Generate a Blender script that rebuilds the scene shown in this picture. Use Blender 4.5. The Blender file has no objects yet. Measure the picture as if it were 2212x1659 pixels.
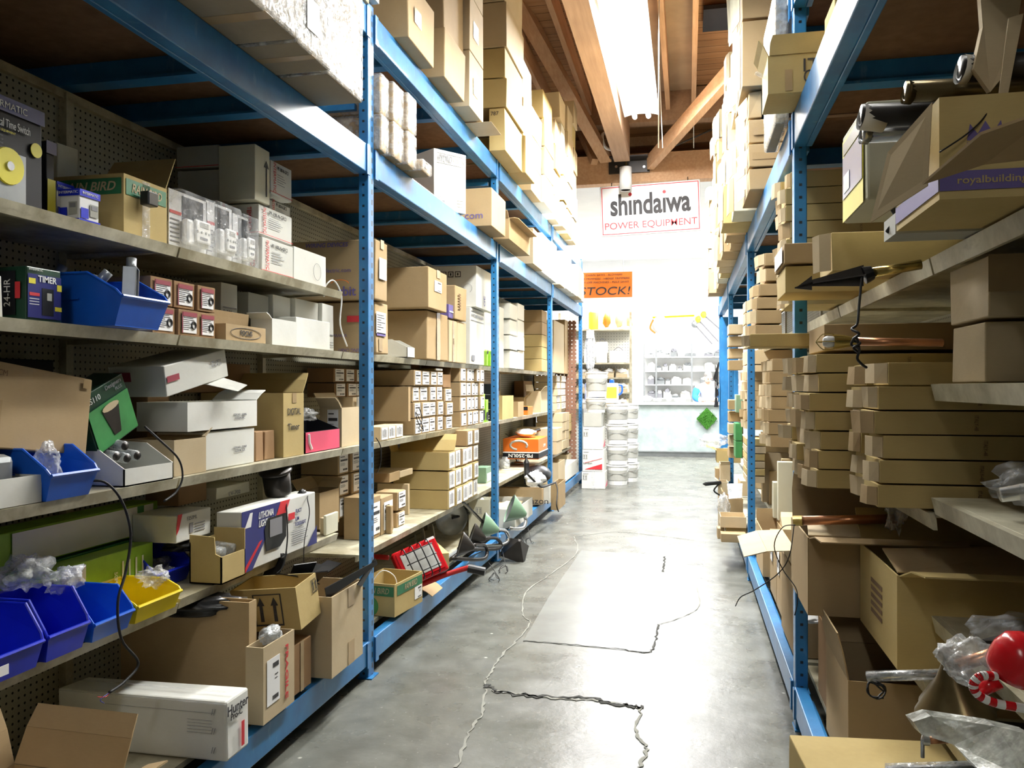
import bpy, math, random
from mathutils import Vector, Matrix, Euler, noise
SC = bpy.context.scene
COL = SC.collection
R = random.Random(7)
# ---------------------------------------------------------------- camera
FPX, YAW, PIT, ROL, CAMH = 1770.4, .2109, .0036, .0012, 1.393
CW, CH = 2212, 1659
cd = bpy.data.cameras.new('camera'); cam = bpy.data.objects.new('camera', cd); COL.objects.link(cam)
cd.sensor_fit = 'HORIZONTAL'; cd.sensor_width = 36; cd.lens = FPX/CW*36; cd.clip_start = .02; cd.clip_end = 100
fw = Vector((-math.sin(YAW)*math.cos(PIT), math.cos(YAW)*math.cos(PIT), math.sin(PIT)))
rt = Vector((math.cos(YAW), math.sin(YAW), 0)); up = rt.cross(fw)
r2 = rt*math.cos(ROL) - up*math.sin(ROL)*-1*-1; u2 = up*math.cos(ROL) + rt*math.sin(ROL)
cam.matrix_world = Matrix(((r2.x, u2.x, -fw.x, 0), (r2.y, u2.y, -fw.y, 0), (r2.z, u2.z, -fw.z, CAMH), (0, 0, 0, 1)))
SC.camera = cam
# ---------------------------------------------------------------- view, world, lights
SC.view_settings.view_transform = 'Standard'; SC.view_settings.look = 'None'
SC.view_settings.gamma = 1; SC.view_settings.use_curve_mapping = False
SC.view_settings.exposure = EXPO = 0.35
SC.cycles.max_bounces = 8; SC.cycles.diffuse_bounces = 5; SC.cycles.glossy_bounces = 3
SC.cycles.transmission_bounces = 6; SC.cycles.transparent_max_bounces = 12
SC.cycles.sample_clamp_indirect = 6; SC.cycles.caustics_reflective = False; SC.cycles.caustics_refractive = False
W = bpy.data.worlds.new('world'); SC.world = W; W.use_nodes = True
W.node_tree.nodes['Background'].inputs[0].default_value = (.93, 1, .86, 1)
W.node_tree.nodes['Background'].inputs[1].default_value = .16
def area(name, loc, rot, sx, sy, power, col=(1, 1, 1), spread=math.pi):
    l = bpy.data.lights.new(name, 'AREA'); l.shape = 'RECTANGLE'; l.size = sx; l.size_y = sy; l.energy = power; l.color = col; l.spread = spread
    o = bpy.data.objects.new(name, l); COL.objects.link(o); o.location = loc; o.rotation_euler = rot; return o
# light of the aisle's strip lamps, plus two added fills (fixtures modelled further down)
LAMP_Z = 3.62
area('aisle_area_light', (-.36, 5.1, LAMP_Z-.10), (0, 0, 0), .28, 3.0, 120, (1, .99, .94))

area('aisle_area_light', (-.36, -2.2, LAMP_Z-.10), (0, 0, 0), .28, 2.4, 9, (1, .98, .88))  # unseen lamp added behind the camera for ambient fill
area('roof_fill_light', (-.55, 8.6, 4.84), (0, 0, 0), .28, 2.2, 600, (1, 1, 1))  # hidden lamp added to brighten the high far cartons
# the bright shop at the end of the aisle: ceiling lamps and an added side fill
area('shop_ceiling_light', (.3, 15.3, 4.35), (0, 0, 0), 5, 3.6, 1000, (1, 1, 1))
area('shop_side_fill', (4.4, 16.2, 2.4), (0, math.radians(-78), 0), 3.4, 3.6, 380, (1, 1, 1))  # added fill to brighten the shop; no window stands here
# ---------------------------------------------------------------- pixel -> place on a known plane
def ray(u, v):
    a = (u-CW/2)/FPX; b = -(v-CH/2)/FPX
    return (fw + rt*a + up*b)
def hx(u, v, X): d = ray(u, v); t = X/d.x; return Vector((X, d.y*t, CAMH+d.z*t))
def hy(u, v, Y): d = ray(u, v); t = Y/d.y; return Vector((d.x*t, Y, CAMH+d.z*t))
def hz(u, v, Z): d = ray(u, v); t = (Z-CAMH)/d.z; return Vector((d.x*t, d.y*t, Z))
# ---------------------------------------------------------------- materials
MATS = {}
def nt(name, rough=.6, metal=0, spec=.5):
    m = bpy.data.materials.new(name); m.use_nodes = True; t = m.node_tree; b = t.nodes['Principled BSDF']
    b.inputs['Roughness'].default_value = rough; b.inputs['Metallic'].default_value = metal
    b.inputs['Specular IOR Level'].default_value = spec; MATS[name] = m
    return m, t, b
def N(t, kind, **k):
    n = t.nodes.new(kind)
    for a, v in k.items(): setattr(n, a, v)
    return n
def mixc(t, fac, a, b, mode='MIX'):
    m = N(t, 'ShaderNodeMix', data_type='RGBA', blend_type=mode)
    for i, x in ((0, fac), (6, a), (7, b)):
        if hasattr(x, 'links'): t.links.new(x, m.inputs[i])
        else: m.inputs[i].default_value = x if i == 0 else (*x, 1)
    return m.outputs[2]
def noise_(t, scale, detail=3, rough=.55, vec=None, sc=None):
    n = N(t, 'ShaderNodeTexNoise'); n.inputs['Scale'].default_value = scale; n.inputs['Detail'].default_value = detail; n.inputs['Roughness'].default_value = rough
    if vec is None: vec = N(t, 'ShaderNodeTexCoord').outputs['Object']
    if sc:
        mp = N(t, 'ShaderNodeMapping'); mp.inputs['Scale'].default_value = sc; t.links.new(vec, mp.inputs[0]); vec = mp.outputs[0]
    t.links.new(vec, n.inputs['Vector']); return n.outputs['Fac']
def ramp(t, fac, lo, hi, a=0., b=1.):
    n = N(t, 'ShaderNodeMapRange'); n.inputs[1].default_value = lo; n.inputs[2].default_value = hi; n.inputs[3].default_value = a; n.inputs[4].default_value = b
    t.links.new(fac, n.inputs[0]); return n.outputs[0]
def bump(t, b, h, strength=.3, dist=.01):
    n = N(t, 'ShaderNodeBump'); n.inputs['Strength'].default_value = strength; n.inputs['Distance'].default_value = dist
    t.links.new(h, n.inputs['Height']); t.links.new(n.outputs[0], b.inputs['Normal'])
def plain(name, c, rough=.55, metal=0, dirt=.12, dscale=9, spec=.4, bmp=0):
    m, t, b = nt(name, rough, metal, spec)
    f = noise_(t, dscale, 4)
    k = tuple(x*(1-dirt*2) for x in c)
    t.links.new(mixc(t, ramp(t, f, .35, .7), k, c), b.inputs['Base Color'])
    if bmp: bump(t, b, noise_(t, dscale*4, 3), bmp, .01)
    return m
def card(name, c, c2, var=.12):
    m, t, b = nt(name, .85, 0, .2)
    oi = N(t, 'ShaderNodeObjectInfo')
    f = noise_(t, 5, 4); fib = noise_(t, 60, 2, sc=(1, 1, 6))
    base = mixc(t, ramp(t, f, .3, .75), c2, c)
    base = mixc(t, ramp(t, oi.outputs['Random'], 0, 1, 0, .55), base, tuple(x*.8 for x in c2))
    base = mixc(t, ramp(t, fib, .3, .7, 0, var), base, tuple(x*.55 for x in c))
    t.links.new(base, b.inputs['Base Color']); bump(t, b, noise_(t, 14, 3), .25, .006)
    return m
card('kraft', (.47, .345, .195), (.40, .285, .15))
card('kraft_light', (.62, .51, .34), (.54, .43, .27))
card('kraft_yellow', (.57, .445, .205), (.49, .37, .155))
card('kraft_brown', (.36, .225, .12), (.30, .18, .09))
card('kraft_inside', (.40, .28, .15), (.34, .23, .12))
card('white_card', (.80, .80, .76), (.72, .72, .66), .05)
card('cream_card', (.70, .68, .55), (.62, .60, .46), .05)
card('wrapped_card', (.36, .31, .24), (.28, .24, .18))
card('grey_card', (.50, .50, .46), (.42, .42, .38), .05)
plain('paper', (.86, .86, .86), .6, 0, .03)
plain('ink', (.035, .033, .035), .6, 0, .0)
plain('ink_grey', (.22, .22, .24), .6, 0, .0)
plain('ink_brown', (.17, .10, .05), .7, 0, .0)
plain('ink_red', (.62, .03, .04), .5, 0, .03)
plain('ink_maroon', (.28, .035, .06), .5, 0, .03)
plain('ink_blue', (.05, .06, .30), .5, 0, .03)
plain('ink_purple', (.13, .10, .30), .6, 0, .05)
plain('ink_green', (.03, .18, .08), .5, 0, .05)
plain('lime_print', (.34, .62, .06), .45, 0, .15)
plain('green_print', (.06, .30, .09), .45, 0, .15)
plain('yellow_print', (.82, .72, .05), .45, 0, .04)
plain('orange_print', (.85, .20, .02), .45, 0, .04)
plain('pink_print', (.75, .08, .16), .45, 0, .04)
plain('dark_box', (.014, .015, .02), .5, 0, .1, spec=.2)
plain('navy_box', (.035, .04, .20), .3, 0, .08)
plain('green_box', (.015, .06, .035), .35, 0, .1)
plain('blue_plastic', (.01, .028, .62), .33, 0, .12, 6)
plain('blue_plastic_light', (.012, .12, .66), .3, 0, .1, 6)
plain('yellow_plastic', (.85, .66, .01), .35, 0, .1, 6)
plain('white_plastic', (.82, .82, .80), .3, 0, .03)
plain('black_plastic', (.012, .012, .013), .35, 0, .0)
plain('black_rubber', (.012, .012, .012), .6, 0, .0)
plain('red_paint', (.55, .01, .015), .2, 0, .05)
plain('green_enamel', (.20, .33, .22), .3, 0, .08)
plain('grey_metal', (.33, .35, .36), .35, .5, .1)
plain('steel', (.6, .61, .62), .25, .95, .1)
plain('dark_metal', (.05, .045, .042), .38, .6, .15)
plain('bronze', (.20, .15, .07), .3, .75, .2)
plain('brass', (.55, .40, .12), .25, .9, .1)
plain('copper', (.55, .25, .12), .3, .85, .1)
plain('glass_frost', (.55, .56, .54), .35, 0, .03)
plain('red_tail', (.5, .02, .02), .5, 0, .05)
plain('skin', (.62, .38, .28), .5, 0, .05)
plain('hair_grey', (.20, .19, .18), .7, 0, .2, 40)
plain('shirt_white', (.85, .86, .88), .8, 0, .05)
plain('shirt_blue', (.03, .20, .62), .8, 0, .1)
plain('turf_green', (.06, .26, .02), .9, 0, .35, 60, bmp=.6)
plain('tape', (.42, .30, .16), .18, 0, .06)
plain('wall_paint', (.42, .41, .37), .9, 0, .06, 2)
plain('shop_white', (.86, .87, .87), .8, 0, .03, 2)
plain('plywood', (.50, .36, .23), .8, 0, .14, 1.5)
def clear(name, c, alpha, rough=.12):
    m, t, b = nt(name, rough, 0, .8); b.inputs['Base Color'].default_value = (*c, 1)
    f = noise_(t, 22, 4)
    t.links.new(ramp(t, f, .35, .7, alpha*.35, alpha*1.5), b.inputs['Alpha'])
    bump(t, b, noise_(t, 30, 3), .8, .02); return m
clear('clear_wrap', (.85, .87, .88), .38)
clear('clear_plastic', (.85, .87, .90), .22, .06)
clear('bubble_film', (.62, .66, .67), .6, .2)
clear('milky_film', (.50, .52, .46), .75, .35)
MATS['milky_film'].node_tree.nodes['Bump'].inputs['Strength'].default_value = .25
def emit(name, c, s):
    m, t, b = nt(name); b.inputs['Base Color'].default_value = (*c, 1); b.inputs['Emission Color'].default_value = (*c, 1); b.inputs['Emission Strength'].default_value = s; return m
emit('tube_glow', (1, 1, .97), 34)
# blue rack paint with pale scuffs; punched: with the upright's holes
def rackpaint(name, holes):
    m, t, b = nt(name, .36, .0, .5)
    f = noise_(t, 7, 5, .6); s = noise_(t, 26, 4, .6, sc=(1, 1, .4))
    c = mixc(t, ramp(t, f, .35, .7), (.018, .13, .33), (.025, .20, .45))
    c = mixc(t, ramp(t, s, .60, .78, 0, .35), c, (.25, .42, .55))
    if holes:
        tc = N(t, 'ShaderNodeTexCoord'); sep = N(t, 'ShaderNodeSeparateXYZ'); t.links.new(tc.outputs['Object'], sep.inputs[0])
        def mth(op, a, bb=0.):
            n = N(t, 'ShaderNodeMath', operation=op)
            for i, x in enumerate((a, bb)):
                if hasattr(x, 'links'): t.links.new(x, n.inputs[i])
                else: n.inputs[i].default_value = x
            return n.outputs[0]
        zz = mth('ABSOLUTE', mth('SUBTRACT', mth('FRACT', mth('DIVIDE', sep.outputs[2], .0508)), .5))
        ax = mth('ABSOLUTE', sep.outputs[0]); ay = mth('ABSOLUTE', mth('SUBTRACT', sep.outputs[1], .012))
        geo = N(t, 'ShaderNodeNewGeometry'); sn = N(t, 'ShaderNodeSeparateXYZ'); t.links.new(geo.outputs['Normal'], sn.inputs[0])
        side = mth('GREATER_THAN', mth('ABSOLUTE', sn.outputs[1]), .7)
        h1 = mth('MULTIPLY', mth('MULTIPLY', mth('LESS_THAN', zz, .11), mth('LESS_THAN', ax, .0058)), side)
        z3 = mth('ABSOLUTE', mth('SUBTRACT', mth('FRACT', mth('ADD', mth('DIVIDE', sep.outputs[2], .0508), .5)), .5))
        h2 = mth('MULTIPLY', mth('MULTIPLY', mth('LESS_THAN', z3, .25), mth('LESS_THAN', ay, .007)), mth('SUBTRACT', 1., side))
        c = mixc(t, mth('MAXIMUM', h1, h2), c, (.006, .010, .016))
    t.links.new(c, b.inputs['Base Color'])
rackpaint('rack_blue', False); rackpaint('rack_blue_punched', True)
def shelfpaint():
    m, t, b = nt('shelf_cream', .38, 0, .5)
    f = noise_(t, 6, 5, .65); g = noise_(t, 30, 3, sc=(1, .3, 1))
    c = mixc(t, ramp(t, f, .38, .68), (.30, .265, .17), (.62, .59, .45))
    c = mixc(t, ramp(t, g, .62, .75, 0, .5), c, (.22, .18, .11))
    t.links.new(c, b.inputs['Base Color'])
shelfpaint()
def pegboard(name, c, hole, sp, r, wood=False, ax=(1, 2)):
    m, t, b = nt(name, .6, 0, .3)
    tc = N(t, 'ShaderNodeTexCoord'); sep = N(t, 'ShaderNodeSeparateXYZ'); t.links.new(tc.outputs['Object'], sep.inputs[0])
    L = []
    for k in ax:
        d = N(t, 'ShaderNodeMath', operation='DIVIDE'); t.links.new(sep.outputs[k], d.inputs[0]); d.inputs[1].default_value = sp
        fr = N(t, 'ShaderNodeMath', operation='FRACT'); t.links.new(d.outputs[0], fr.inputs[0])
        s = N(t, 'ShaderNodeMath', operation='SUBTRACT'); t.links.new(fr.outputs[0], s.inputs[0]); s.inputs[1].default_value = .5
        p = N(t, 'ShaderNodeMath', operation='POWER'); t.links.new(s.outputs[0], p.inputs[0]); p.inputs[1].default_value = 2; L.append(p.outputs[0])
    a = N(t, 'ShaderNodeMath', operation='ADD'); t.links.new(L[0], a.inputs[0]); t.links.new(L[1], a.inputs[1])
    lt = N(t, 'ShaderNodeMath', operation='LESS_THAN'); t.links.new(a.outputs[0], lt.inputs[0]); lt.inputs[1].default_value = r*r
    base = mixc(t, ramp(t, noise_(t, 3, 3), .3, .7), tuple(x*.8 for x in c), c)
    t.links.new(mixc(t, lt.outputs[0], base, hole), b.inputs['Base Color'])
pegboard('pegboard_cream', (.36, .35, .27), (.008, .008, .006), .0254, .17)
pegboard('pegboard_shop', (.75, .74, .68), (.3, .3, .27), .0508, .17, ax=(0, 2))
def woodm(name, c, c2, sc, rough=.7):
    m, t, b = nt(name, rough, 0, .3)
    f = noise_(t, 3.5, 5, .6, sc=sc); g = noise_(t, 1.3, 2)
    cc = mixc(t, ramp(t, f, .3, .7), c2, c); cc = mixc(t, ramp(t, g, .3, .7, 0, .35), cc, tuple(x*.6 for x in c2))
    t.links.new(cc, b.inputs['Base Color'])
woodm('beam_wood', (.66, .42, .25), (.52, .30, .16), (9, .6, 9))
woodm('glulam_wood', (.46, .30, .19), (.34, .21, .13), (9, .5, 9))
woodm('particle_board', (.23, .13, .07), (.16, .085, .04), (6, 6, 6))
woodm('brown_hardboard', (.26, .14, .09), (.20, .10, .065), (3, 3, 3))
def boards():
    m, t, b = nt('roof_boards', .8, 0, .2)
    tc = N(t, 'ShaderNodeTexCoord'); sep = N(t, 'ShaderNodeSeparateXYZ'); t.links.new(tc.outputs['Object'], sep.inputs[0])
    d = N(t, 'ShaderNodeMath', operation='DIVIDE'); t.links.new(sep.outputs[1], d.inputs[0]); d.inputs[1].default_value = .19
    fr = N(t, 'ShaderNodeMath', operation='FRACT'); t.links.new(d.outputs[0], fr.inputs[0])
    fl = N(t, 'ShaderNodeMath', operation='FLOOR'); t.links.new(d.outputs[0], fl.inputs[0])
    wn = N(t, 'ShaderNodeTexWhiteNoise', noise_dimensions='1D'); t.links.new(fl.outputs[0], wn.inputs['W'])
    lt = N(t, 'ShaderNodeMath', operation='LESS_THAN'); t.links.new(fr.outputs[0], lt.inputs[0]); lt.inputs[1].default_value = .05
    f = noise_(t, 3, 5, .6, sc=(.5, 8, 1))
    c = mixc(t, ramp(t, f, .3, .7), (.42, .22, .10), (.56, .33, .17))
    c = mixc(t, ramp(t, wn.outputs['Value'], 0, 1, 0, .45), c, (.34, .18, .09))
    c = mixc(t, lt.outputs[0], c, (.07, .035, .02)); t.links.new(c, b.inputs['Base Color'])
boards()
def concrete():
    m, t, b = nt('polished_concrete', .3, 0, .5)
    f = noise_(t, .9, 6, .62); g = noise_(t, 6, 5, .6); h = noise_(t, 45, 3)
    c = mixc(t, ramp(t, f, .3, .72), (.050, .051, .042), (.125, .127, .108))
    c = mixc(t, ramp(t, g, .35, .7, 0, .5), c, (.20, .205, .18))
    v = N(t, 'ShaderNodeTexVoronoi'); v.inputs['Scale'].default_value = 5; tc = N(t, 'ShaderNodeTexCoord'); t.links.new(tc.outputs['Object'], v.inputs['Vector'])
    sp = ramp(t, v.outputs['Distance'], .02, .055, 1, 0)
    c = mixc(t, ramp(t, h, .66, .72, 0, .45), c, (.42, .42, .38)); c = mixc(t, sp, c, (.5, .5, .44))
    t.links.new(c, b.inputs['Base Color'])
    t.links.new(ramp(t, noise_(t, 2.2, 5, .6), .3, .75, .18, .46), b.inputs['Roughness'])
    bump(t, b, noise_(t, 9, 6, .65), .12, .02)
concrete()
plain('concrete_patch', (.21, .22, .205), .27, 0, .12, 3, spec=.5, bmp=.04)
plain('floor_crack', (.045, .045, .04), .9, 0, .1)
plain('crack_chalk', (.27, .27, .235), .9, 0, .1)
def counterm():
    m, t, b = nt('counter_laminate', .4, 0, .4)
    f = noise_(t, 4, 6, .65)
    t.links.new(mixc(t, ramp(t, f, .3, .7), (.28, .34, .34), (.45, .50, .49)), b.inputs['Base Color'])
counterm()
# ---------------------------------------------------------------- meshes
class MB:
    def __init__(s): s.v = []; s.f = []; s.m = []
    def hexa(s, p, m=0):           # p: 4 bottom, 4 top (same winding, ccw from above)
        b = len(s.v); s.v += [tuple(x) for x in p]
        s.f += [(b+3, b+2, b+1, b), (b+4, b+5, b+6, b+7)] + [(b+i, b+(i+1) % 4, b+4+(i+1) % 4, b+4+i) for i in range(4)]; s.m += [m]*6; return s
    def box(s, a, c, m=0):
        x0, y0, z0 = a; x1, y1, z1 = c
        if x0 > x1: x0, x1 = x1, x0
        if y0 > y1: y0, y1 = y1, y0
        if z0 > z1: z0, z1 = z1, z0
        return s.hexa([(x0, y0, z0), (x1, y0, z0), (x1, y1, z0), (x0, y1, z0), (x0, y0, z1), (x1, y0, z1), (x1, y1, z1), (x0, y1, z1)], m)
    def beam(s, a, b, w, h, m=0):  # a straight bar from a to b
        a = Vector(a); b = Vector(b); d = (b-a).normalized(); q = Vector((0, 0, 1)) if abs(d.z) < .95 else Vector((0, 1, 0))
        x = d.cross(q).normalized()*w/2; y = x.normalized().cross(d)*h/2
        return s.hexa([a-x-y, a+x-y, b+x-y, b-x-y, a-x+y, a+x+y, b+x+y, b-x+y], m)
    def sheet(s, p, t=.004, m=0):  # a thick quad
        p = [Vector(x) for x in p]; n = (p[1]-p[0]).cross(p[2]-p[0]).normalized()*t
        return s.hexa(p+[x+n for x in p], m)
    def prism(s, pts, off, m=0):   # polygon pts swept by off
        b = len(s.v); k = len(pts); off = Vector(off); s.v += [tuple(x) for x in pts] + [tuple(Vector(x)+off) for x in pts]
        s.f += [tuple(range(b+k-1, b-1, -1)), tuple(range(b+k, b+2*k))] + [(b+i, b+(i+1) % k, b+k+(i+1) % k, b+k+i) for i in range(k)]; s.m += [m]*(k+2); return s
    def tube(s, pts, r, n=8, m=0, cap=True):
        pts = [Vector(p) for p in pts]; b = len(s.v); up_ = None
        for i, p in enumerate(pts):
            d = (pts[min(i+1, len(pts)-1)]-pts[max(i-1, 0)]).normalized()
            if up_ is None: up_ = Vector((0, 0, 1)) if abs(d.z) < .9 else Vector((1, 0, 0))
            x = d.cross(up_); x = x.normalized() if x.length > 1e-6 else Vector((1, 0, 0)); y = x.cross(d); up_ = y
            rr = r[i] if isinstance(r, (list, tuple)) else r
            for k in range(n): a = 2*math.pi*k/n; s.v.append(tuple(p+x*rr*math.cos(a)+y*rr*math.sin(a)))
        for i in range(len(pts)-1):
            for k in range(n): s.f.append((b+i*n+k, b+i*n+(k+1) % n, b+(i+1)*n+(k+1) % n, b+(i+1)*n+k)); s.m.append(m)
        if cap: s.f += [tuple(b+k for k in range(n-1, -1, -1)), tuple(b+(len(pts)-1)*n+k for k in range(n))]; s.m += [m, m]
        return s
    def lathe(s, prof, c=(0, 0, 0), ax=(0, 0, 1), n=20, m=0):   # prof: (radius, height) along ax from c
        c = Vector(c); ax = Vector(ax).normalized(); q = Vector((1, 0, 0)) if abs(ax.x) < .9 else Vector((0, 1, 0)); x = ax.cross(q).normalized(); y = ax.cross(x); b = len(s.v)
        for r, h in prof:
            for k in range(n): a = 2*math.pi*k/n; s.v.append(tuple(c+ax*h+x*r*math.cos(a)+y*r*math.sin(a)))
        for i in range(len(prof)-1):
            for k in range(n): s.f.append((b+i*n+k, b+i*n+(k+1) % n, b+(i+1)*n+(k+1) % n, b+(i+1)*n+k)); s.m.append(m)
        return s
    def blob(s, c, rad, seed=0, amp=.3, n=14, m=0, fr=2.2):
        c = Vector(c); b = len(s.v)
        for i in range(n+1):
            th = math.pi*i/n
            for k in range(2*n):
                ph = math.pi*k/n; d = Vector((math.sin(th)*math.cos(ph), math.sin(th)*math.sin(ph), math.cos(th)))
                q = 1+amp*(noise.noise(d*fr+Vector((seed*3.1, seed, 0)))+.5*noise.noise(d*fr*2.7+Vector((seed, 0, 5))))
                s.v.append((c.x+d.x*rad[0]*q, c.y+d.y*rad[1]*q, c.z+d.z*rad[2]*q))
        for i in range(n):
            for k in range(2*n): s.f.append((b+i*2*n+k, b+(i+1)*2*n+k, b+(i+1)*2*n+(k+1) % (2*n), b+i*2*n+(k+1) % (2*n))); s.m.append(m)
        return s
    def build(s, name, mats, parent=None, smooth=False, bev=0, loc=None, kind=None):
        me = bpy.data.meshes.new(name); me.from_pydata(s.v, [], s.f)
        for x in (mats if isinstance(mats, (list, tuple)) else [mats]): me.materials.append(MATS[x])
        me.polygons.foreach_set('material_index', s.m)
        if smooth: me.polygons.foreach_set('use_smooth', [True]*len(s.f))
        me.update(); o = bpy.data.objects.new(name, me); COL.objects.link(o)
        if parent: o.parent = parent
        if loc is not None: o.location = loc
        if bev:
            b = o.modifiers.new('bevel', 'BEVEL'); b.width = bev; b.segments = 2; b.limit_method = 'ANGLE'
        if kind: o['kind'] = kind
        return o
def tag(o, label, cat, group=None):
    o['label'] = label; o['category'] = cat
    if group: o['group'] = group
    return o
def empty(name, loc, label=None, cat=None, group=None, rz=0):
    o = bpy.data.objects.new(name, None); COL.objects.link(o); o.location = loc; o.rotation_euler = (0, 0, rz); o.empty_display_size = .1
    if label: tag(o, label, cat, group)
    return o
FACES = {'+X': ((.5, -.5), (0, 1), (1, 0)), '-X': ((-.5, .5), (0, -1), (-1, 0)), '-Y': ((-.5, -.5), (1, 0), (0, -1))}
def fframe(o, face):
    dx, dy, dz = o['_d']
    if face == '+Z': return Vector((-dx/2, -dy/2, dz)), Vector((1, 0, 0)), Vector((0, 1, 0)), Vector((0, 0, 1)), dx, dy
    if face == '-Z': return Vector((-dx/2, dy/2, 0)), Vector((1, 0, 0)), Vector((0, -1, 0)), Vector((0, 0, -1)), dx, dy
    (ox, oy), r, n = FACES[face]; w = dy if face[1] == 'X' else dx
    return Vector((ox*dx, oy*dy, 0)), Vector((*r, 0)), Vector((0, 0, 1)), Vector((*n, 0)), w, dz
def patch(o, face, x0, x1, y0, y1, mat, name='label', e=.0012, label=None, th=.0008, pts=None):
    """flat sticker or printed area on a face; fractions of the face"""
    O, r, u, n, w, h = fframe(o, face); O = O+n*e
    if pts is None: pts = [(x0, y0), (x1, y0), (x1, y1), (x0, y1)]
    q = [O+r*w*a+u*h*b for a, b in pts]
    mb = MB().prism(q, n*th); c = mb.build(name, mat, o)
    if label: c['label'] = label
    return c
FONT = None
def text(o, face, cx, cy, hh, s, mat='ink', name='lettering', rot=0, wid=None, e=.003, shear=0, bold=0, sx=1, spacing=1):
    """lettering on a face: centre as fractions, capital height in metres"""
    O, r, u, n, w, h = fframe(o, face)
    cu = bpy.data.curves.new(name, 'FONT'); cu.body = s; cu.size = hh/.7; cu.align_x = 'CENTER'; cu.align_y = 'CENTER'; cu.shear = shear; cu.offset = bold*hh; cu.space_character = spacing
    cu.extrude = .0004; cu.fill_mode = 'BOTH'; cu.resolution_u = 3 if hh < .08 else 8
    tmp = bpy.data.objects.new(name, cu); me = bpy.data.meshes.new_from_object(tmp); bpy.data.objects.remove(tmp); bpy.data.curves.remove(cu)
    me.materials.clear(); me.materials.append(MATS[mat]); c = bpy.data.objects.new(name, me); COL.objects.link(c); c.parent = o
    k = sx
    if wid and len(me.vertices):
        xs = [v.co.x for v in me.vertices]; k = wid/(max(xs)-min(xs))
    M = Matrix((r, u, n)).transposed().to_4x4(); M.translation = O+r*w*cx+u*h*cy+n*e
    c.matrix_local = M @ Matrix.Rotation(rot, 4, 'Z') @ Matrix.Diagonal((k, 1, 1, 1))
    return c
SHELVES = []           # (y0, y1, underside) of left shelves, filled in by SH
def clamp(lo, hi):
    """keep a carton clear of the pegboard behind it and of the steel above it"""
    lo = [min(a, b) for a, b in zip(lo, hi)] if 1 else lo; hi = list(hi)
    if lo[0] < -2.122 and hi[0] > -2.10 and hi[0] < -1.3 and hi[2] < 2.45: lo[0] = -2.122
    if lo[0] < 0:
        for (a, b, zb) in SHELVES:
            if lo[2] < zb < hi[2]+.004 and lo[1] < b and hi[1] > a and lo[0] < -1.72: hi[2] = zb-.006
        for zb in (2.414, 3.072):
            if lo[2] < zb < hi[2]+.004: hi[2] = zb-.008
    else:
        for zb in (2.362, 2.925):
            if lo[2] < zb+.134 and hi[2] > zb-.002 and lo[0] < .418 and hi[0] > .418: hi[0] = .416
            elif lo[2] < zb-.05 < zb < hi[2] and lo[0] >= .418: hi[2] = zb-.008
    return fit(lo, hi)
PLACED = [([-2.12, 11.612, .2], [-1.48, 11.64, 2.4])]
def overl(a, b): return [min(a[1][i], b[1][i])-max(a[0][i], b[0][i]) for i in range(3)]
def fit(lo, hi, reg=True, g=.0015):
    """trim a carton where it would run into one already standing there (its hidden back first)"""
    lo, hi = list(lo), list(hi)
    for _ in range(8):
        best = None
        for P in PLACED:
            v = overl((lo, hi), P)
            if min(v) <= 1e-5: continue
            c = []
            for i in range(3):
                for side in (0, 1):
                    pen = (P[1][i]-lo[i]) if side == 0 else (hi[i]-P[0][i]); size = hi[i]-lo[i]; wgt = 1.
                    if i == 0: wgt = .25 if (side == 0) == (hi[0] < 0) else 3.
                    if i == 2: wgt = 3. if side == 0 else 1.5
                    if pen < size*(.85 if (i == 0 and wgt < 1) else .45): c.append((pen*wgt, i, side, P[1][i]+g if side == 0 else P[0][i]-g))
            if c:
                m = min(c)
                if best is None or m[0] > best[0]: best = m
        if not best: break
        (lo if best[2] == 0 else hi)[best[1]] = best[3]
    if reg: PLACED.append((lo, hi))
    return lo, hi
def box(name, lo, hi, mat, label, cat='box', group=None, rz=0, bev=.003, jit=.004, tape=None, tapemat='tape', seam=True, rx=0, ry=0):
    """a closed carton between two corners (world, metres); its origin is the middle of its base"""
    if not (rx or ry or abs(rz) > .02): lo, hi = clamp(lo, hi)
    d = [abs(hi[i]-lo[i]) for i in range(3)]; d[2] -= .002; x, y, z = d[0]/2, d[1]/2, d[2]
    mb = MB(); P = []
    for zz in (0, z):
        for sx, sy in ((-1, -1), (1, -1), (1, 1), (-1, 1)): P.append((sx*x+R.uniform(-jit, 0)*sx, sy*y+R.uniform(-jit, 0)*sy, zz-(R.uniform(0, jit) if zz else 0)))
    mb.hexa(P); o = mb.build(name, mat, None, bev=bev)
    o.location = ((lo[0]+hi[0])/2, (lo[1]+hi[1])/2, min(lo[2], hi[2])+.0012); o.rotation_euler = (rx, ry, rz); o['_d'] = d
    if label: tag(o, label, cat, group)
    if tape:
        for fc in tape: patch(o, fc, .42, .58, .0, 1., tapemat, 'tape', e=.0004, th=.0004)
    return o
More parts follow.
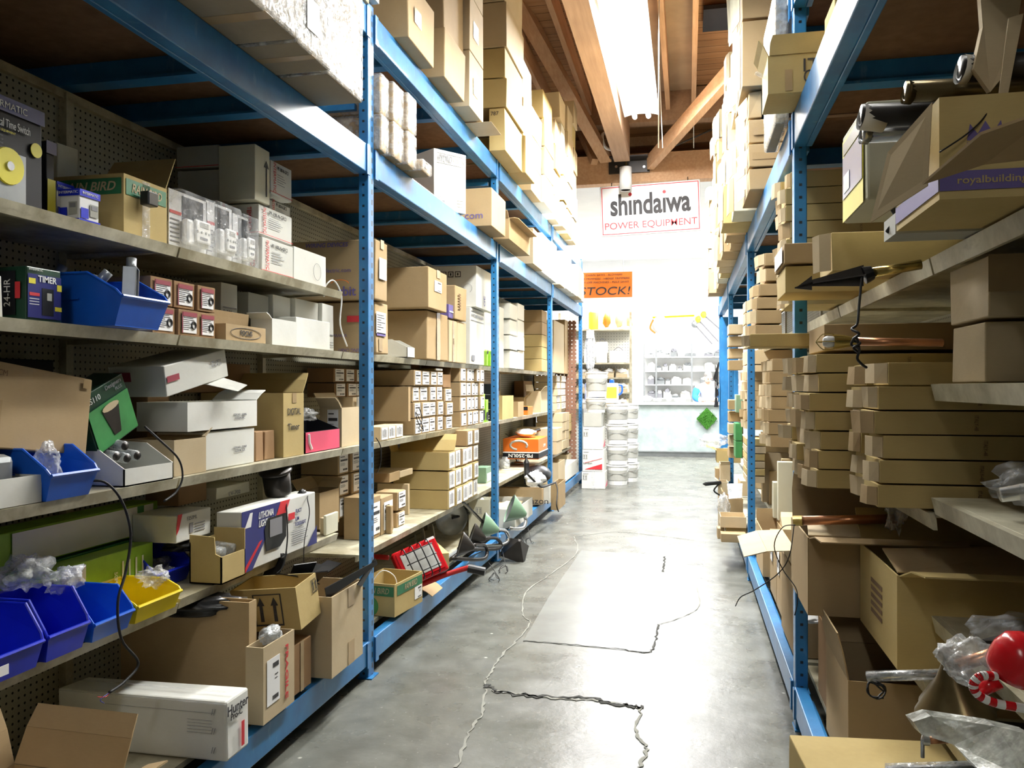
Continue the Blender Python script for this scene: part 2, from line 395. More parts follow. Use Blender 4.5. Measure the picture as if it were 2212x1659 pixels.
def openbox(name, lo, hi, mat, label, cat='box', group=None, rz=0, flaps='', wall=.005, inside='kraft_inside', ang=None, flen=.45, rx=0, ry=0, fill=None, closedbottom=True, trim=None):
    """an open carton with walls, floor and folded flaps. flaps: string of sides among e(+X) w(-X) n(+Y) s(-Y)"""
    if not (rx or ry or abs(rz) > .02): lo, hi = clamp(lo, hi)
    d = [abs(hi[i]-lo[i]) for i in range(3)]; d[2] -= .002; x, y, z = d[0]/2, d[1]/2, d[2]; w = wall; mb = MB()
    mb.box((-x, -y, 0), (x, y, w))
    mb.box((-x, -y, w), (x, -y+w, z)); mb.box((-x, y-w, w), (x, y, z)); mb.box((-x, -y+w, w), (-x+w, y-w, z)); mb.box((x-w, -y+w, w), (x, y-w, z))
    o = mb.build(name, [mat], None)
    o.location = ((lo[0]+hi[0])/2, (lo[1]+hi[1])/2, min(lo[2], hi[2])+.0012); o.rotation_euler = (rx, ry, rz); o['_d'] = d
    if label: tag(o, label, cat, group)
    ang = ang or {}
    for s in flaps:
        a = math.radians(ang.get(s, 35)); L = flen*(min(x, y)*2)   # angle above the horizontal, outwards
        ex = {'e': Vector((1, 0, 0)), 'w': Vector((-1, 0, 0)), 'n': Vector((0, 1, 0)), 's': Vector((0, -1, 0))}[s]
        hw = y if s in 'ew' else x; sd = Vector((0, 1, 0)) if s in 'ew' else Vector((1, 0, 0)); k = x if s in 'ew' else y
        b0 = ex*k+Vector((0, 0, z)); t = (ex*math.cos(a)+Vector((0, 0, 1))*math.sin(a))*L
        bow = Vector((0, 0, L*.06)); m_ = MB()
        p = [b0-sd*hw*.98, b0+sd*hw*.98, b0+t*.55+sd*hw*.97+bow, b0+t*.55-sd*hw*.97+bow]
        p2 = [p[3], p[2], b0+t+sd*hw*.93, b0+t-sd*hw*.93]
        m_.sheet(p, .004); m_.sheet(p2, .004); m_.build('flap', mat, o)
    if fill: # a crumpled filling
        MB().blob((0, 0, z*.72), (x*.8, y*.8, z*.22), R.randint(0, 99), .5).build('contents', fill, o, smooth=True)
    return o
def smooth_path(pts, k=6):
    pts = [Vector(p) for p in pts]; out = []
    for i in range(len(pts)-1):
        p0 = pts[max(i-1, 0)]; p1 = pts[i]; p2 = pts[i+1]; p3 = pts[min(i+2, len(pts)-1)]
        for j in range(k):
            t = j/k; out.append(.5*((2*p1)+(p2-p0)*t+(2*p0-5*p1+4*p2-p3)*t*t+(3*p1-p0-3*p2+p3)*t**3))
    out.append(pts[-1]); return out
def cord(name, pts, r, mat, label, cat='cord', group=None, parent=None, k=6):
    o = MB().tube(smooth_path(pts, k), r, 6).build(name, mat, parent, smooth=True)
    if label: tag(o, label, cat, group)
    return o
def coil(pts, turns, rad, seed, wob=.35):
    """points of a tangled coil round the mid of pts (centre), as a list"""
    rr = random.Random(seed); c = Vector(pts); out = []
    for i in range(turns*8):
        a = 2*math.pi*i/8; q = 1+rr.uniform(-wob, wob)
        out.append(c+Vector((rad[0]*math.cos(a)*q, rad[1]*rr.uniform(-1, 1), rad[2]*math.sin(a)*q)))
    return out
# ---- boxes by where their visible corner stands (left rack faces +X, right rack faces -X)
def L3(uc, ur, vt, z0, X, dep):
    p = hx(uc, vt, X); q = hx(ur, vt, X); return (X-dep, p.y, z0), (X, q.y, p.z)
def R3(uc, ul, vt, z0, X, ur=None, dep=None):
    p = hx(uc, vt, X); q = hx(ul, vt, X); D = dep if dep else hy(ur, vt, p.y).x-X; return (X, p.y, z0), (X+D, q.y, p.z)
ORD = ['lowest', 'second', 'third', 'fourth', 'fifth', 'sixth', 'seventh', 'eighth', 'ninth', 'tenth', 'eleventh', 'twelfth', 'thirteenth']
ORN = ['first', 'second', 'third', 'fourth', 'fifth', 'sixth', 'seventh', 'eighth', 'ninth', 'tenth', 'eleventh', 'twelfth']
# ================================================================ the setting
LX, RX = -1.49, .4242                      # rack faces
LY = [3.72, 6.42, 9.12, 11.82]; RY = [3.52, 6.15, 8.95, 11.55]
B1, B2, BH = 2.414, 3.072, .135            # underside of the beams, beam height
DK1, DK2, DK0 = B1+BH, B2+BH, .18
def struct(o): o['kind'] = 'structure'; return o
struct(MB().box((-6, -4, -.1), (7, 22, 0)).build('floor', 'polished_concrete'))
# patched slab and cracks on the floor
fl = bpy.data.objects['floor']
def fp(u, v): p = hz(u, v, 0); return (p.x, p.y)
q = [fp(1255, 1190), (fp(1432, 1200)), fp(1415, 1385), fp(1400, 1410), fp(1130, 1385), fp(1185, 1290)]
MB().prism([(x, y, .0006) for x, y in q], (0, 0, .0015)).build('concrete_patch', 'concrete_patch', fl)
def crackline(pts, w, mat, seed):
    rr = random.Random(seed); P = smooth_path([(*fp(*p), 0) for p in pts], 9); mb = MB(); b = 0
    L, Rr = [], []
    for i, p in enumerate(P):
        d = (P[min(i+1, len(P)-1)]-P[max(i-1, 0)]).normalized(); s = Vector((-d.y, d.x, 0)); j = s*rr.uniform(-w, w)*1.2
        ww = w*rr.uniform(.3, 1.3); L.append(p+j+s*ww); Rr.append(p+j-s*ww)
    for i in range(len(P)-1): mb.prism([(*L[i][:2], .0022), (*Rr[i][:2], .0022), (*Rr[i+1][:2], .0022), (*L[i+1][:2], .0022)], (0, 0, .001))
    mb.build('crack', mat, fl)
crackline([(1130, 1385), (1220, 1392), (1330, 1402), (1400, 1410), (1416, 1380), (1422, 1350)], .006, 'floor_crack', 1)
crackline([(1422, 1350), (1470, 1335), (1510, 1310), (1505, 1270)], .003, 'crack_chalk', 2)
crackline([(1240, 1160), (1245, 1195), (1190, 1240), (1135, 1280), (1130, 1330), (1145, 1345), (1120, 1380)], .004, 'crack_chalk', 3)
crackline([(1120, 1380), (1080, 1420), (1060, 1450), (1046, 1480)], .006, 'crack_chalk', 4)
crackline([(1046, 1480), (1080, 1495), (1160, 1505), (1260, 1508), (1350, 1525), (1390, 1528)], .014, 'floor_crack', 5)
crackline([(1060, 1492), (1120, 1500), (1200, 1510), (1300, 1515), (1385, 1530)], .008, 'crack_chalk', 6)
crackline([(1050, 1490), (1040, 1540), (1010, 1590), (985, 1659)], .007, 'crack_chalk', 7)
crackline([(1385, 1530), (1375, 1580), (1395, 1620), (1380, 1659)], .007, 'crack_chalk', 8)
crackline([(1436, 1203), (1434, 1220), (1432, 1236)], .007, 'floor_crack', 9)
crackline([(1240, 1160), (1330, 1150), (1420, 1158), (1500, 1168)], .004, 'crack_chalk', 10)
# walls and roof
struct(MB().box((-3.6, -4, 0), (-3.5, 15.4, 5.8)).build('wall_left', 'wall_paint'))
struct(MB().box((3.6, -4, 0), (3.7, 15.4, 5.8)).build('wall_right', 'wall_paint'))
struct(MB().box((-6, -4.1, 0), (7, -4, 5.8)).build('wall_back', 'wall_paint'))
struct(MB().box((-4.3, 20.05, 0), (5.5, 20.15, 4.5)).build('wall_front', 'shop_white'))
struct(MB().box((-4.3, 15.4, 0), (-4.2, 21, 5.8)).build('wall_shop_left', 'shop_white'))
struct(MB().box((5.4, 15.4, 0), (5.5, 21, 5.8)).build('wall_shop_right', 'shop_white'))
struct(MB().box((-3.6, -4, 5.62), (3.7, 12.0, 5.7)).build('ceiling', 'roof_boards'))
# roof falls towards the shop beyond the purlin
ro = MB().hexa([(-3.6, 12.0, 5.62), (3.7, 12.0, 5.62), (3.7, 17.2, 4.6), (-3.6, 17.2, 4.6), (-3.6, 12.0, 5.7), (3.7, 12.0, 5.7), (3.7, 17.2, 4.7), (-3.6, 17.2, 4.7)]).build('ceiling_slope', 'roof_boards'); struct(ro)
struct(MB().box((-4.3, 12.43, 4.46), (5.5, 20.15, 4.52)).build('ceiling_shop', 'shop_white'))
c_ = struct(MB().box((-.75, -3, 5.56), (.10, 11.74, 5.615)).build('ceiling_plywood', 'plywood'))
for i, x in enumerate((-1.9, -1.37, -.26, .09, .55)):
    struct(MB().box((x-.03, -3.5, 5.30), (x+.03, 11.9, 5.55)).build('trim_%d' % (i+1), 'beam_wood'))
struct(MB().box((-3.5, 11.75, 5.15), (3.6, 11.95, 5.6)).build('trim_7', 'glulam_wood'))
for k in range(5):
    y = 12.5+k*.62; z = 5.62-(y-12)*.196-.14
    struct(MB().box((-3.4, y, z-.05), (3.5, y+.09, z+.1)).build('trim_%d' % (8+k), 'beam_wood'))
# ridge beam, header beam, braces and bracket
rb = MB().box((-1.02, -3.5, 4.62), (-.80, 11.8, 5.10)).build('ridge_beam', 'glulam_wood'); struct(rb)
rb.name = 'trim_14'
hd = struct(MB().box((-3.5, 12.22, 4.42), (3.6, 12.42, 4.84)).build('trim_15', 'beam_wood'))
def brace(a, b, w, h, n): return struct(MB().beam(a, b, w, h).build(n, 'beam_wood'))
brace(hy(1310, 345, 12.1), hy(1100, -30, 8.6), .17, .10, 'trim_16')
brace(hy(1405, 352, 12.12), hy(1625, 105, 8.9), .10, .20, 'trim_17')
brace(hy(1285, 350, 12.1), hy(1240, 250, 12.9), .10, .10, 'trim_18')
tag(MB().tube([hy(1402, 341, 12.05), hy(1580, 262, 12.05)], .012).build('tie_rod', 'dark_metal'), 'thin dark steel tie rod running from the bracket up to the right', 'rod')
br = MB(); a = hy(1316, 348, 12.2); b = hy(1404, 372, 12.2)
br.box((a.x, 12.17, b.z), (b.x, 12.215, a.z)); br.box((a.x+.03, 11.95, a.z-.02), (b.x-.02, 12.2, a.z+.0))
o = br.build('beam_bracket', 'dark_metal'); tag(o, 'dark steel bracket plate on the timber header beam above the sign', 'bracket')
for uu in (1332, 1392): p = hy(uu, 361, 12.17); MB().lathe([(0, -.02), (.022, -.02), (.022, 0)], p, (0, 1, 0), 6).build('bolt', 'steel', o)
p = hy(1352, 412, 11.9); q = hy(1352, 362, 11.9)
o = empty('can_light', p, 'white cylinder can light hanging under the bracket in front of the sign', 'lamp')
h_ = q.z-p.z; MB().lathe([(.07, .01), (.088, 0), (.088, h_), (.02, h_+.01), (0, h_+.01)], (0, 0, 0)).build('housing', 'white_plastic', o, smooth=True)
MB().lathe([(0, .03), (.07, .03), (.07, .01)], (0, 0, 0)).build('lens', 'black_plastic', o); MB().tube([(0, 0, h_), (0, .12, h_+.13), (0, .245, h_+.10)], .008).build('wire', 'brass', o)
# roof ventilator and hanging cords
a = hy(1520, 25, 9.6); b = hy(1600, 68, 9.6)
tag(MB().box((hz(1520, 40, 5.5).x, hz(1520, 70, 5.5).y, 5.50), (hz(1600, 40, 5.5).x, hz(1560, 18, 5.5).y, 5.545)).build('roof_vent_screen', 'dark_box'), 'black screen covering an opening in the roof boards', 'vent')
for u0, u1, y in ((1425, 1423, 8), (1418, 1432, 10.5), (1499, 1499, 11.5)):
    cord('pull_cord', [hy(u0, -40, y), hy(u1, 320, y)], .006, 'white_plastic', {1425: 'thin white cord hanging from the roof right of the strip lamp', 1418: 'white cord crossing behind the strip lamp pull cords', 1499: 'short white cord hanging above the header beam on the right'}[u0], k=2)
MB_ = MB().tube(smooth_path([hy(1325, 285, 11.9), hy(1303, 290, 11.7), hy(1308, 318, 11.7), hy(1330, 325, 11.9)], 6), .022, 8).build('flexible_conduit', 'white_plastic', smooth=True)
tag(MB_, 'grey flexible conduit looping left of the ridge beam end', 'conduit')
# strip lamps
def strip(y0, y1, label, x=-.36, zl=LAMP_Z):
    o = empty('strip_lamp', (x, (y0+y1)/2, zl), label, 'lamp', None); L = (y1-y0)/2
    MB().prism([(-.07, -L, .0), (-.14, -L, -.02), (-.13, -L, .01), (-.05, -L, .09), (.05, -L, .09), (.13, -L, .01), (.14, -L, -.02), (.07, -L, 0)], (0, 2*L, 0)).build('housing', 'white_plastic', o)
    for x in (-.055, .055): MB().tube([(x, -L+.02, -.03), (x, L-.02, -.03)], .019, 10).build('tube', 'tube_glow', o, smooth=True)
    for y in (-L*.7, L*.7): MB().tube([(0, y, .08), (0, y, 5.6-zl)], .006, 6).build('hanger', 'steel', o)
strip(1.9, 4.3, 'near fluorescent strip lamp hanging over the aisle'); strip(4.35, 6.75, 'far fluorescent strip lamp glowing in line above the aisle')
strip(-3.3, -.9, 'unseen strip lamp added behind the camera for fill light')  # unseen fixture added to go with the fill behind the camera
strip(7.5, 9.7, 'added strip lamp up by the roof boards, hidden behind the other two', -.55, 4.95)  # fixture added for its light on the upper zone, hidden by nearer strips
# ---------------------------------------------------------------- racks
def rack(side, X, Ys, Ystart, label, dep=1.05, ext=None, B1=B1, B2=B2):
    s = 1 if side == 'L' else -1          # the body goes to -s
    o = empty('pallet_rack', (X, Ys[0], 0), label, 'rack')
    ox, oy = X, Ys[0]
    def loc(x, y, z): return (-s*x, y-oy, z)      # x measured inwards
    rear = dep
    for Y in Ys:
        PLACED.append(((min(X-s*.052, X), Y-.040, 0), (max(X-s*.052, X), Y+.040, 3.24)))
        p = MB().box((-.0245, -.036, 0), (.0245, .036, 3.24)).build('upright', 'rack_blue_punched', o, bev=.004, loc=loc(.025, Y, 0))
        MB().box((-.028, -.045, 0), (.045, .045, .006)).build('foot_plate', 'rack_blue', p)
        p = MB().box((-.0245, -.036, 0), (.0245, .036, 3.24)).build('upright', 'rack_blue_punched', o, bev=.004, loc=loc(rear-.04, Y, 0))
        for z in (2.75, 3.03):
            MB().beam(loc(.08, Y, z), loc(rear-.08, Y, z), .03, .03).build('brace', 'rack_blue', o)
    ys = [Ystart]+list(Ys)
    for i in range(len(ys)-1):
        a, b = ys[i]+(.037 if i else 0), ys[i+1]-.037
        for z, h in ((DK0-.11, .11), (B1, BH), (B2, BH)):
            for xx in ((.0, .045), (rear-.045, rear)):
                m = MB(); A = loc(xx[0]+(-.004 if xx[0] == 0 else 0), a, z); C = loc(xx[1], b, z+h); m.box(A, C)
                if xx[0] == 0: m.box(loc(.045, a, z), loc(.07, b, z+h*.55))
                m.build('beam', 'rack_blue', o, bev=.004)
                if xx[0] == 0:
                    for yy in (a, b):
                        MB().box(loc(-.010, yy-.004 if yy == a else yy-.035, z-.01), loc(-.004, yy+.035 if yy == a else yy+.004, z+h-.002)).build('beam_connector', 'rack_blue', o)
        for z in (B1, B2):
            nb = 3
            for y in ([1.2, 2.53, 2.93, 3.5] if (side == 'L' and i == 0 and z == B1) else [a+(b-a)*(k+.5)/nb for k in range(nb)]):
                MB().box(loc(.05, y-.02, z-.0+.05), loc(rear-.05, y+.02, z+BH-.012)).box(loc(.05, y-.035, z+.045), loc(rear-.05, y+.035, z+.055)).build('crossbar', 'rack_blue', o)
            MB().box(loc(.046, a+.005, z+BH-.011), loc(rear-.01, b-.005, z+BH)).build('deck_board', 'particle_board', o)
    return o
lr = rack('L', LX, LY, .4, 'tall blue steel pallet rack along the left side of the aisle')
rr_ = rack('R', RX, RY, .3, 'tall blue steel pallet rack along the right side of the aisle', B1=2.362, B2=2.925)
R1, R2 = 2.362+BH, 2.925+BH
# ---------------------------------------------------------------- steel gondola shelving
def gondola(X0, xb, ys, ytop, side, label):
    """X0: front of shelves; xb: back panel"""
    s = 1 if side == 'L' else -1
    o = empty('gondola_shelving', (xb, ys[0], 0), label, 'shelving')
    for i in range(len(ys)-1):
        MB().box((-.012, ys[i]+.015-ys[0], .15), (.0, ys[i+1]-.015-ys[0], ytop)).build('back_panel', 'pegboard_cream', o)
    for y in ys:
        MB().box((0, y-.017-ys[0], .0), (s*.03, y+.017-ys[0], ytop+.02)).build('upright', 'shelf_cream', o)
    MB().box((-.02, 0, ytop), (s*.02, ys[-1]-ys[0], ytop+.03)).build('top_rail', 'shelf_cream', o)
    return o
def shelf(o, xb, oy, Xf, y0, y1, z, side, lip=.034, nm='shelf'):
    s = 1 if side == 'L' else -1
    x0, x1 = 0, (Xf-xb); w = MB()
    w.box((s*.031, y0-oy, z-.012), (x1-s*.012, y1-oy, z))
    sh = w.build(nm, 'shelf_cream', o, bev=.002)
    # front price rail, a leaning lip
    a, b = y0-oy, y1-oy; X = x1
    MB().prism([(X-s*.012, a, z-.0005), (X+s*.004, a, z-.001), (X-s*.006, a, z-lip), (X-s*.016, a, z-lip)], (0, b-a, 0)).build('price_rail', 'shelf_cream', sh)
    for yy in (a+.005, b-.010):
        MB().prism([(s*.031, yy, z-.014), (X-s*.03, yy, z-.014), (X-s*.04, yy, z-.018), (s*.031, yy, z-.03)], (0, .005, 0)).build('bracket', 'shelf_cream', sh)
    return sh
GX = -2.16; ZA, ZB, ZC, ZD, ZD2, ZE = 1.874, 1.573, 1.085, .66, .55, .20
# ================================================================ left side: shelving
GS = [1.14, 2.50, 3.86, 5.22, 6.58, 7.94, 9.30, 10.66, 12.0]
gl = gondola(-1.70, GX, [-.22]+GS[:-1]+[11.6], 2.41, 'L', 'cream steel shelving with a pegboard back inside the left rack')
def SH(y0, y1, z, X=-1.70, lip=.036):
    SHELVES.append((y0, y1, z-.013)); return shelf(gl, GX, -.22, X, y0, y1, z, 'L', lip)
for z in (ZA, ZB, ZC, ZD): SH(1.15, 2.495, z); SH(-.2, 1.14, z)
SH(2.505, 3.855, ZA); SH(2.505, 3.855, ZB); SH(2.505, 3.855, ZC); SH(2.505, 3.80, ZD+.01)
for i in range(2, 7): SH(GS[i]+.005, GS[i+1]-.005, ZB); SH(GS[i]+.005, GS[i+1]-.005, ZC); SH(GS[i]+.005, GS[i+1]-.005, ZD2, -1.62)
SH(10.665, 11.55, ZC); SH(10.665, 11.55, ZD2, -1.62)
for i in range(len(GS)-1): MB().box((.031, GS[i]+.225 if i else .0, ZE-.02), (.585, GS[i+1]+.215 if i < 7 else 11.8, ZE)).build('base_deck', 'shelf_cream', gl)
MB().box((.031, .0, ZE-.02), (.585, 1.35, ZE)).build('base_deck', 'shelf_cream', gl)
WB = 'white_card'
def LB(uc, ur, vt, z0, X, dep, mat, label, name='cardboard_box', **k):
    lo, hi = L3(uc, ur, vt, z0, X, dep); return box(name, lo, hi, mat, label, **k)
def LZ(uc, vb, ur, vt, z0, dep, mat, label, name='cardboard_box', **k):
    return LB(uc, ur, vt, z0, hz(uc, vb, z0).x, dep, mat, label, name, **k)
def plabel(o, face, x0, x1, y0, y1, style=0, bg='paper', label=None):
    """a printed sticker: a label part with its print as a sub-part"""
    L = patch(o, face, x0, x1, y0, y1, bg, 'label', label=label)
    O, r, u, n, w, h = fframe(o, face); mb = MB(); W_, H_ = x1-x0, y1-y0; rr = random.Random(style*7+3)
    def bar(a, b, c, d): mb.prism([O+n*.0024+r*w*(x0+W_*p)+u*h*(y0+H_*q) for p, q in ((a, c), (b, c), (b, d), (a, d))], n*.0006)
    if style == 0:      # headline bar, lines and a barcode
        bar(.1, .6, .84, .88); bar(.1, .92, .62, .72)
        for k in range(3): bar(.1, .5+.3*rr.random(), .5-.06*k, .515-.06*k)
        for k in range(10): bar(.42+.05*k, .42+.05*k+.03*rr.random()+.01, .10, .2)
    elif style == 1:    # vertical black bar
        bar(.46, .56, .18, .86)
        for k in range(9): bar(.12+.03*(k % 2), .36, .2+.07*k, .22+.07*k); bar(.64, .86, .2+.07*k, .215+.07*k)
    elif style == 2:    # small logo top right, code bottom right
        bar(.45, .9, .78, .88); bar(.6, .85, .6, .62); bar(.6, .8, .52, .535)
        for k in range(8): bar(.42+.06*k, .45+.06*k, .08, .17)
    elif style == 3:    # text lines
        for k in range(7): bar(.08, .4+.5*rr.random(), .84-.11*k, .87-.11*k)
    mb.build('print', 'ink', L, kind='stuff' if 0 else None); return L
def block(uc, us, X, z0, hs, dep, mat, desc, group, style=0, wide=1., skip=(), side='L', lab=(.12, .9, .08, .94), off=.006, nm='labelled_carton', lbg='paper', kk=None):
    """rows of like cartons side by side: us = column edges in the photo"""
    ys = [hx(u, 850, X).y for u in us]; z = z0; out = []
    for r_, h in enumerate(hs):
        for c in range(len(ys)-1):
            if (r_, c) in skip: continue
            jx = R.uniform(-.012, .008)*off/.006; a, b = min(ys[c], ys[c+1]), max(ys[c], ys[c+1])
            lo = (X-dep+jx, a+.004, z) if side == 'L' else (X+jx, a+.004, z); hi = (X+jx, b-.002, z+h-.002) if side == 'L' else (X+dep+jx, b-.002, z+h-.002)
            nr = len(hs); nc = len(ys)-1
            rowd = 'bottom row' if r_ == 0 else 'top row' if r_ == nr-1 else ORN[r_]+' row up'
            o = box(nm, lo, hi, mat, '%s, %s, %s along' % (desc, rowd, ORN[c]) if nc > 1 else '%s, %s' % (desc, rowd), group=group, bev=.002, jit=.002)
            if style is not None: plabel(o, '+X' if side == 'L' else '-X', *lab, style=style, bg=lbg)
            if kk: kk(o)
            out.append(o)
        z += h
    return out
def bin_(x0, x1, y0, y1, z0, h, mat, label, flo=.42, contents=None, group=None, rz=0, tilt=0):
    """hopper-front plastic bin opening towards the aisle (+X)"""
    PLACED.append(((x0, y0, z0), (x1, y1, z0+h))); Lx, wy = (x1-x0)/2, (y1-y0)/2; t = .003; mb = MB(); s = .03
    o = empty('storage_bin', ((x0+x1)/2, (y0+y1)/2, z0), label, 'bin', group, rz)
    b = lambda x, y, z: (x, y, z)
    mb.box((-Lx+.01, -wy+.012, 0), (Lx*.86, wy-.012, t))
    mb.hexa([(-Lx+.01, -wy+.01, 0), (-Lx+.01, wy-.01, 0), (-Lx+.014, wy-.01, 0), (-Lx+.014, -wy+.01, 0), (-Lx, -wy, h), (-Lx, wy, h), (-Lx+.004, wy, h), (-Lx+.004, -wy, h)])
    for q in (-1, 1):
        pr = [(-Lx+.01, q*(wy-.012), 0), (Lx*.84, q*(wy-.012), 0), (Lx, q*(wy-.003), h*flo), (Lx*.92, q*wy, h*(flo+.12)), (Lx*.45, q*wy, h), (-Lx, q*wy, h)]
        mb.prism(pr, (0, -q*t, 0))
        rim = [(Lx, q*(wy-.003), h*flo), (Lx*.92, q*wy, h*(flo+.12)), (Lx*.45, q*wy, h), (-Lx, q*wy, h)]
        mb.tube(rim, .0045, 6)
        mb.box((-Lx*.6, q*wy, h*.5), (Lx*.3, q*(wy+.002), h*.53))
    mb.hexa([(Lx*.84, -wy+.012, 0), (Lx*.84+t, -wy+.012, 0), (Lx*.84+t, wy-.012, 0), (Lx*.84, wy-.012, 0), (Lx, -wy+.003, h*flo), (Lx+t, -wy+.003, h*flo), (Lx+t, wy-.003, h*flo), (Lx, wy-.003, h*flo)])
    mb.tube([(Lx+.003, -wy+.002, h*flo), (Lx+.003, wy-.002, h*flo)], .006, 6)
    mb.tube([(-Lx, -wy, h), (-Lx, wy, h)], .006, 6)
    mb.build('bin_body', mat, o)
    if contents: MB().blob((0, 0, h*.45), (Lx*.7, wy*.75, h*.3), R.randint(0, 50), .5).build('contents', contents, o, smooth=True)
    return o
# ---------------------------------------------------------------- top shelf A (z = ZA)
lo, hi = (-1.80, 1.66, ZA), (-1.755, hx(96, 300, -1.755).y, hx(20, 210, -1.755).z)
o = box('time_switch_box', lo, hi, 'dark_box', 'large dark blister box of a mechanical time switch with a yellow dial, far left', bev=.006)
patch(o, '+X', 0, 1, .86, 1, 'navy_box', 'header'); text(o, '+X', .55, .92, .018, 'INTERMATIC', 'paper')
text(o, '+X', .56, .75, .022, 'Mechanical Time Switch', 'paper', wid=.16); text(o, '+X', .5, .68, .006, 'FOR WATER EQUIPMENT', 'yellow_print')
for k in range(5): text(o, '+X', .42, .63-.035*k, .005, 'heavy duty metal case', 'ink_grey')
s_ = patch(o, '+X', .38, .78, .03, .50, 'grey_metal', 'time_switch'); O, r, u, n, w, h = fframe(o, '+X')
MB().lathe([(0, .008), (.048, .008), (.05, 0)], O+r*w*.58+u*h*.36, n, 24).build('dial', 'yellow_print', s_); MB().lathe([(0, .012), (.012, .012), (.014, .004)], O+r*w*.58+u*h*.36, n, 16).build('hub', 'steel', s_)
MB().box((.02, w*.45-w/2, h*.1), (.024, w*.70-w/2, h*.2)).build('terminals', 'dark_metal', s_)
MB().lathe([(0, .002), (.02, .002), (.02, 0)], O+r*w*.90+u*h*.60+n*.001, n, 18).build('sticker', 'yellow_print', o)
lo, hi = L3(100, 122, 300, ZA, -1.86, .05); o = box('time_switch_box', lo, hi, 'dark_box', 'second dark time switch box standing behind the larger one'); patch(o, '+X', .1, .9, .1, .55, 'yellow_print', 'print'); patch(o, '+X', 0, 1, .85, 1, 'navy_box', 'header')
LB(125, 172, 303, ZA, -1.98, .05, 'cream_card', 'narrow cream carton standing against the pegboard beside the time switches', 'white_carton')
def timerbox(uc, ur, vt, X, z0, label, dep=.07):
    lo, hi = L3(uc, ur, vt, z0, X, dep); o = box('timer_box', lo, hi, 'paper', label, group='blue and white timer boxes'); 
    for f in ('+X', '-Y'):
        patch(o, f, 0, 1, .80, 1, 'blue_plastic', 'header'); patch(o, f, 0, 1, 0, .13, 'blue_plastic', 'footer'); patch(o, f, .06, .42, .16, .46, 'blue_plastic', 'panel')
        patch(o, f, .5, .9, .25, .62, 'grey_card', 'picture'); text(o, f, .5, .9, .008, 'INTERMATIC', 'paper')
        patch(o, f, .56, .84, .45, .58, 'ink_grey', 'display', e=.0024)
    return o
timerbox(172, 216, 405, -1.735, ZA, 'blue and white timer box right beside the open bird-logo carton')
timerbox(120, 160, 388, -1.86, ZA, 'blue and white timer box half hidden behind the one in front')
lo, hi = L3(268, 361, 372, ZA, -1.72, .28)
o = openbox('cardboard_box', lo, hi, 'kraft_yellow', 'open brown carton with a green band, one flap standing up, on the top shelf', flaps='n', ang={'n': 62}, flen=.62)
for f in ('+X', '-Y'):
    patch(o, f, .04, .97, .66, .93, 'ink_green', 'band'); text(o, f, .5, .79, .028, 'RAIN BIRD', 'kraft_light', shear=.25, wid=(.15 if f == '+X' else .2), bold=.02)
MB().box((.142, -.05, .10), (.175, -.0, .145)).build('timer', 'black_plastic', o, bev=.004); patch(o, '+X', .40, .58, .0, .98, 'clear_plastic', 'packing_tape')
# clam-shell packs of white plug-in timers
def clam(uc, ur, vt, X, label):
    lo, hi = L3(uc, ur, vt, ZA, X, .055); d = [hi[i]-lo[i] for i in range(3)]
    o = empty('timer_pack', ((lo[0]+hi[0])/2, (lo[1]+hi[1])/2, ZA), label, 'package', 'clear packs of white plug-in timers'); x, y, z = d[0]/2, d[1]/2, d[2]
    c = MB().box((-x, -y, 0), (-x+.004, y, z)).build('card_back', 'paper', o); c['_d'] = (0.004, d[1], z)
    m = MB().box((-x+.004, -y+.003, .004), (-x+.0045, -y+y*.62, z*.85)); MB().box((-x+.005, -y+.004, z*.62), (-x+.006, -y+y*.6, z*.67)).build('red_stripe', 'ink_red', c)
    for k in range(6): MB().box((-x+.005, -y+.008, z*(.52-.07*k)), (-x+.006, -y+y*.5, z*(.54-.07*k))).build('print', 'ink_grey', c)
    MB().box((-x+.005, -y*.35, z*.55), (-x+.0062, y*.75, z*.95)).build('picture', 'dark_box', c)
    t = MB().box((-x+.006, -y*.45, z*.16), (x-.02, y*.8, z*.58)).build('plug_timer', 'white_plastic', o, bev=.012)
    MB().box((x-.025, -y*.10, z*.22), (x-.012, y*.72, z*.60)).build('face', 'white_plastic', t, bev=.008)
    MB().box((x-.012, y*.1, z*.48), (x-.0105, y*.55, z*.56)).build('display', 'grey_metal', t)
    MB().box((x-.012, y*.12, z*.28), (x-.0105, y*.5, z*.32)).build('switch', 'ink_grey', t)
    for a in (-.02, .2, .42, .6): MB().lathe([(0, .003), (.005, .003), (.005, 0)], (x-.013, y*a, z*.40), (1, 0, 0), 8).build('button', 'grey_metal', t)
    MB().box((-x, -y-.001, 0), (x, y-.002, z)).build('clear_shell', 'clear_plastic', o, bev=.014)
    return o
clam(360, 386, 425, -1.80, 'clear pack of a timer standing behind the others next to the bird-logo carton')
clam(393, 474, 403, -1.735, 'largest, nearest clear pack of a white plug-in timer')
clam(472, 526, 430, -1.735, 'middle clear pack of a white plug-in timer')
clam(528, 563, 458, -1.735, 'clear pack of a plug-in timer touching the red-lettered white cartons')
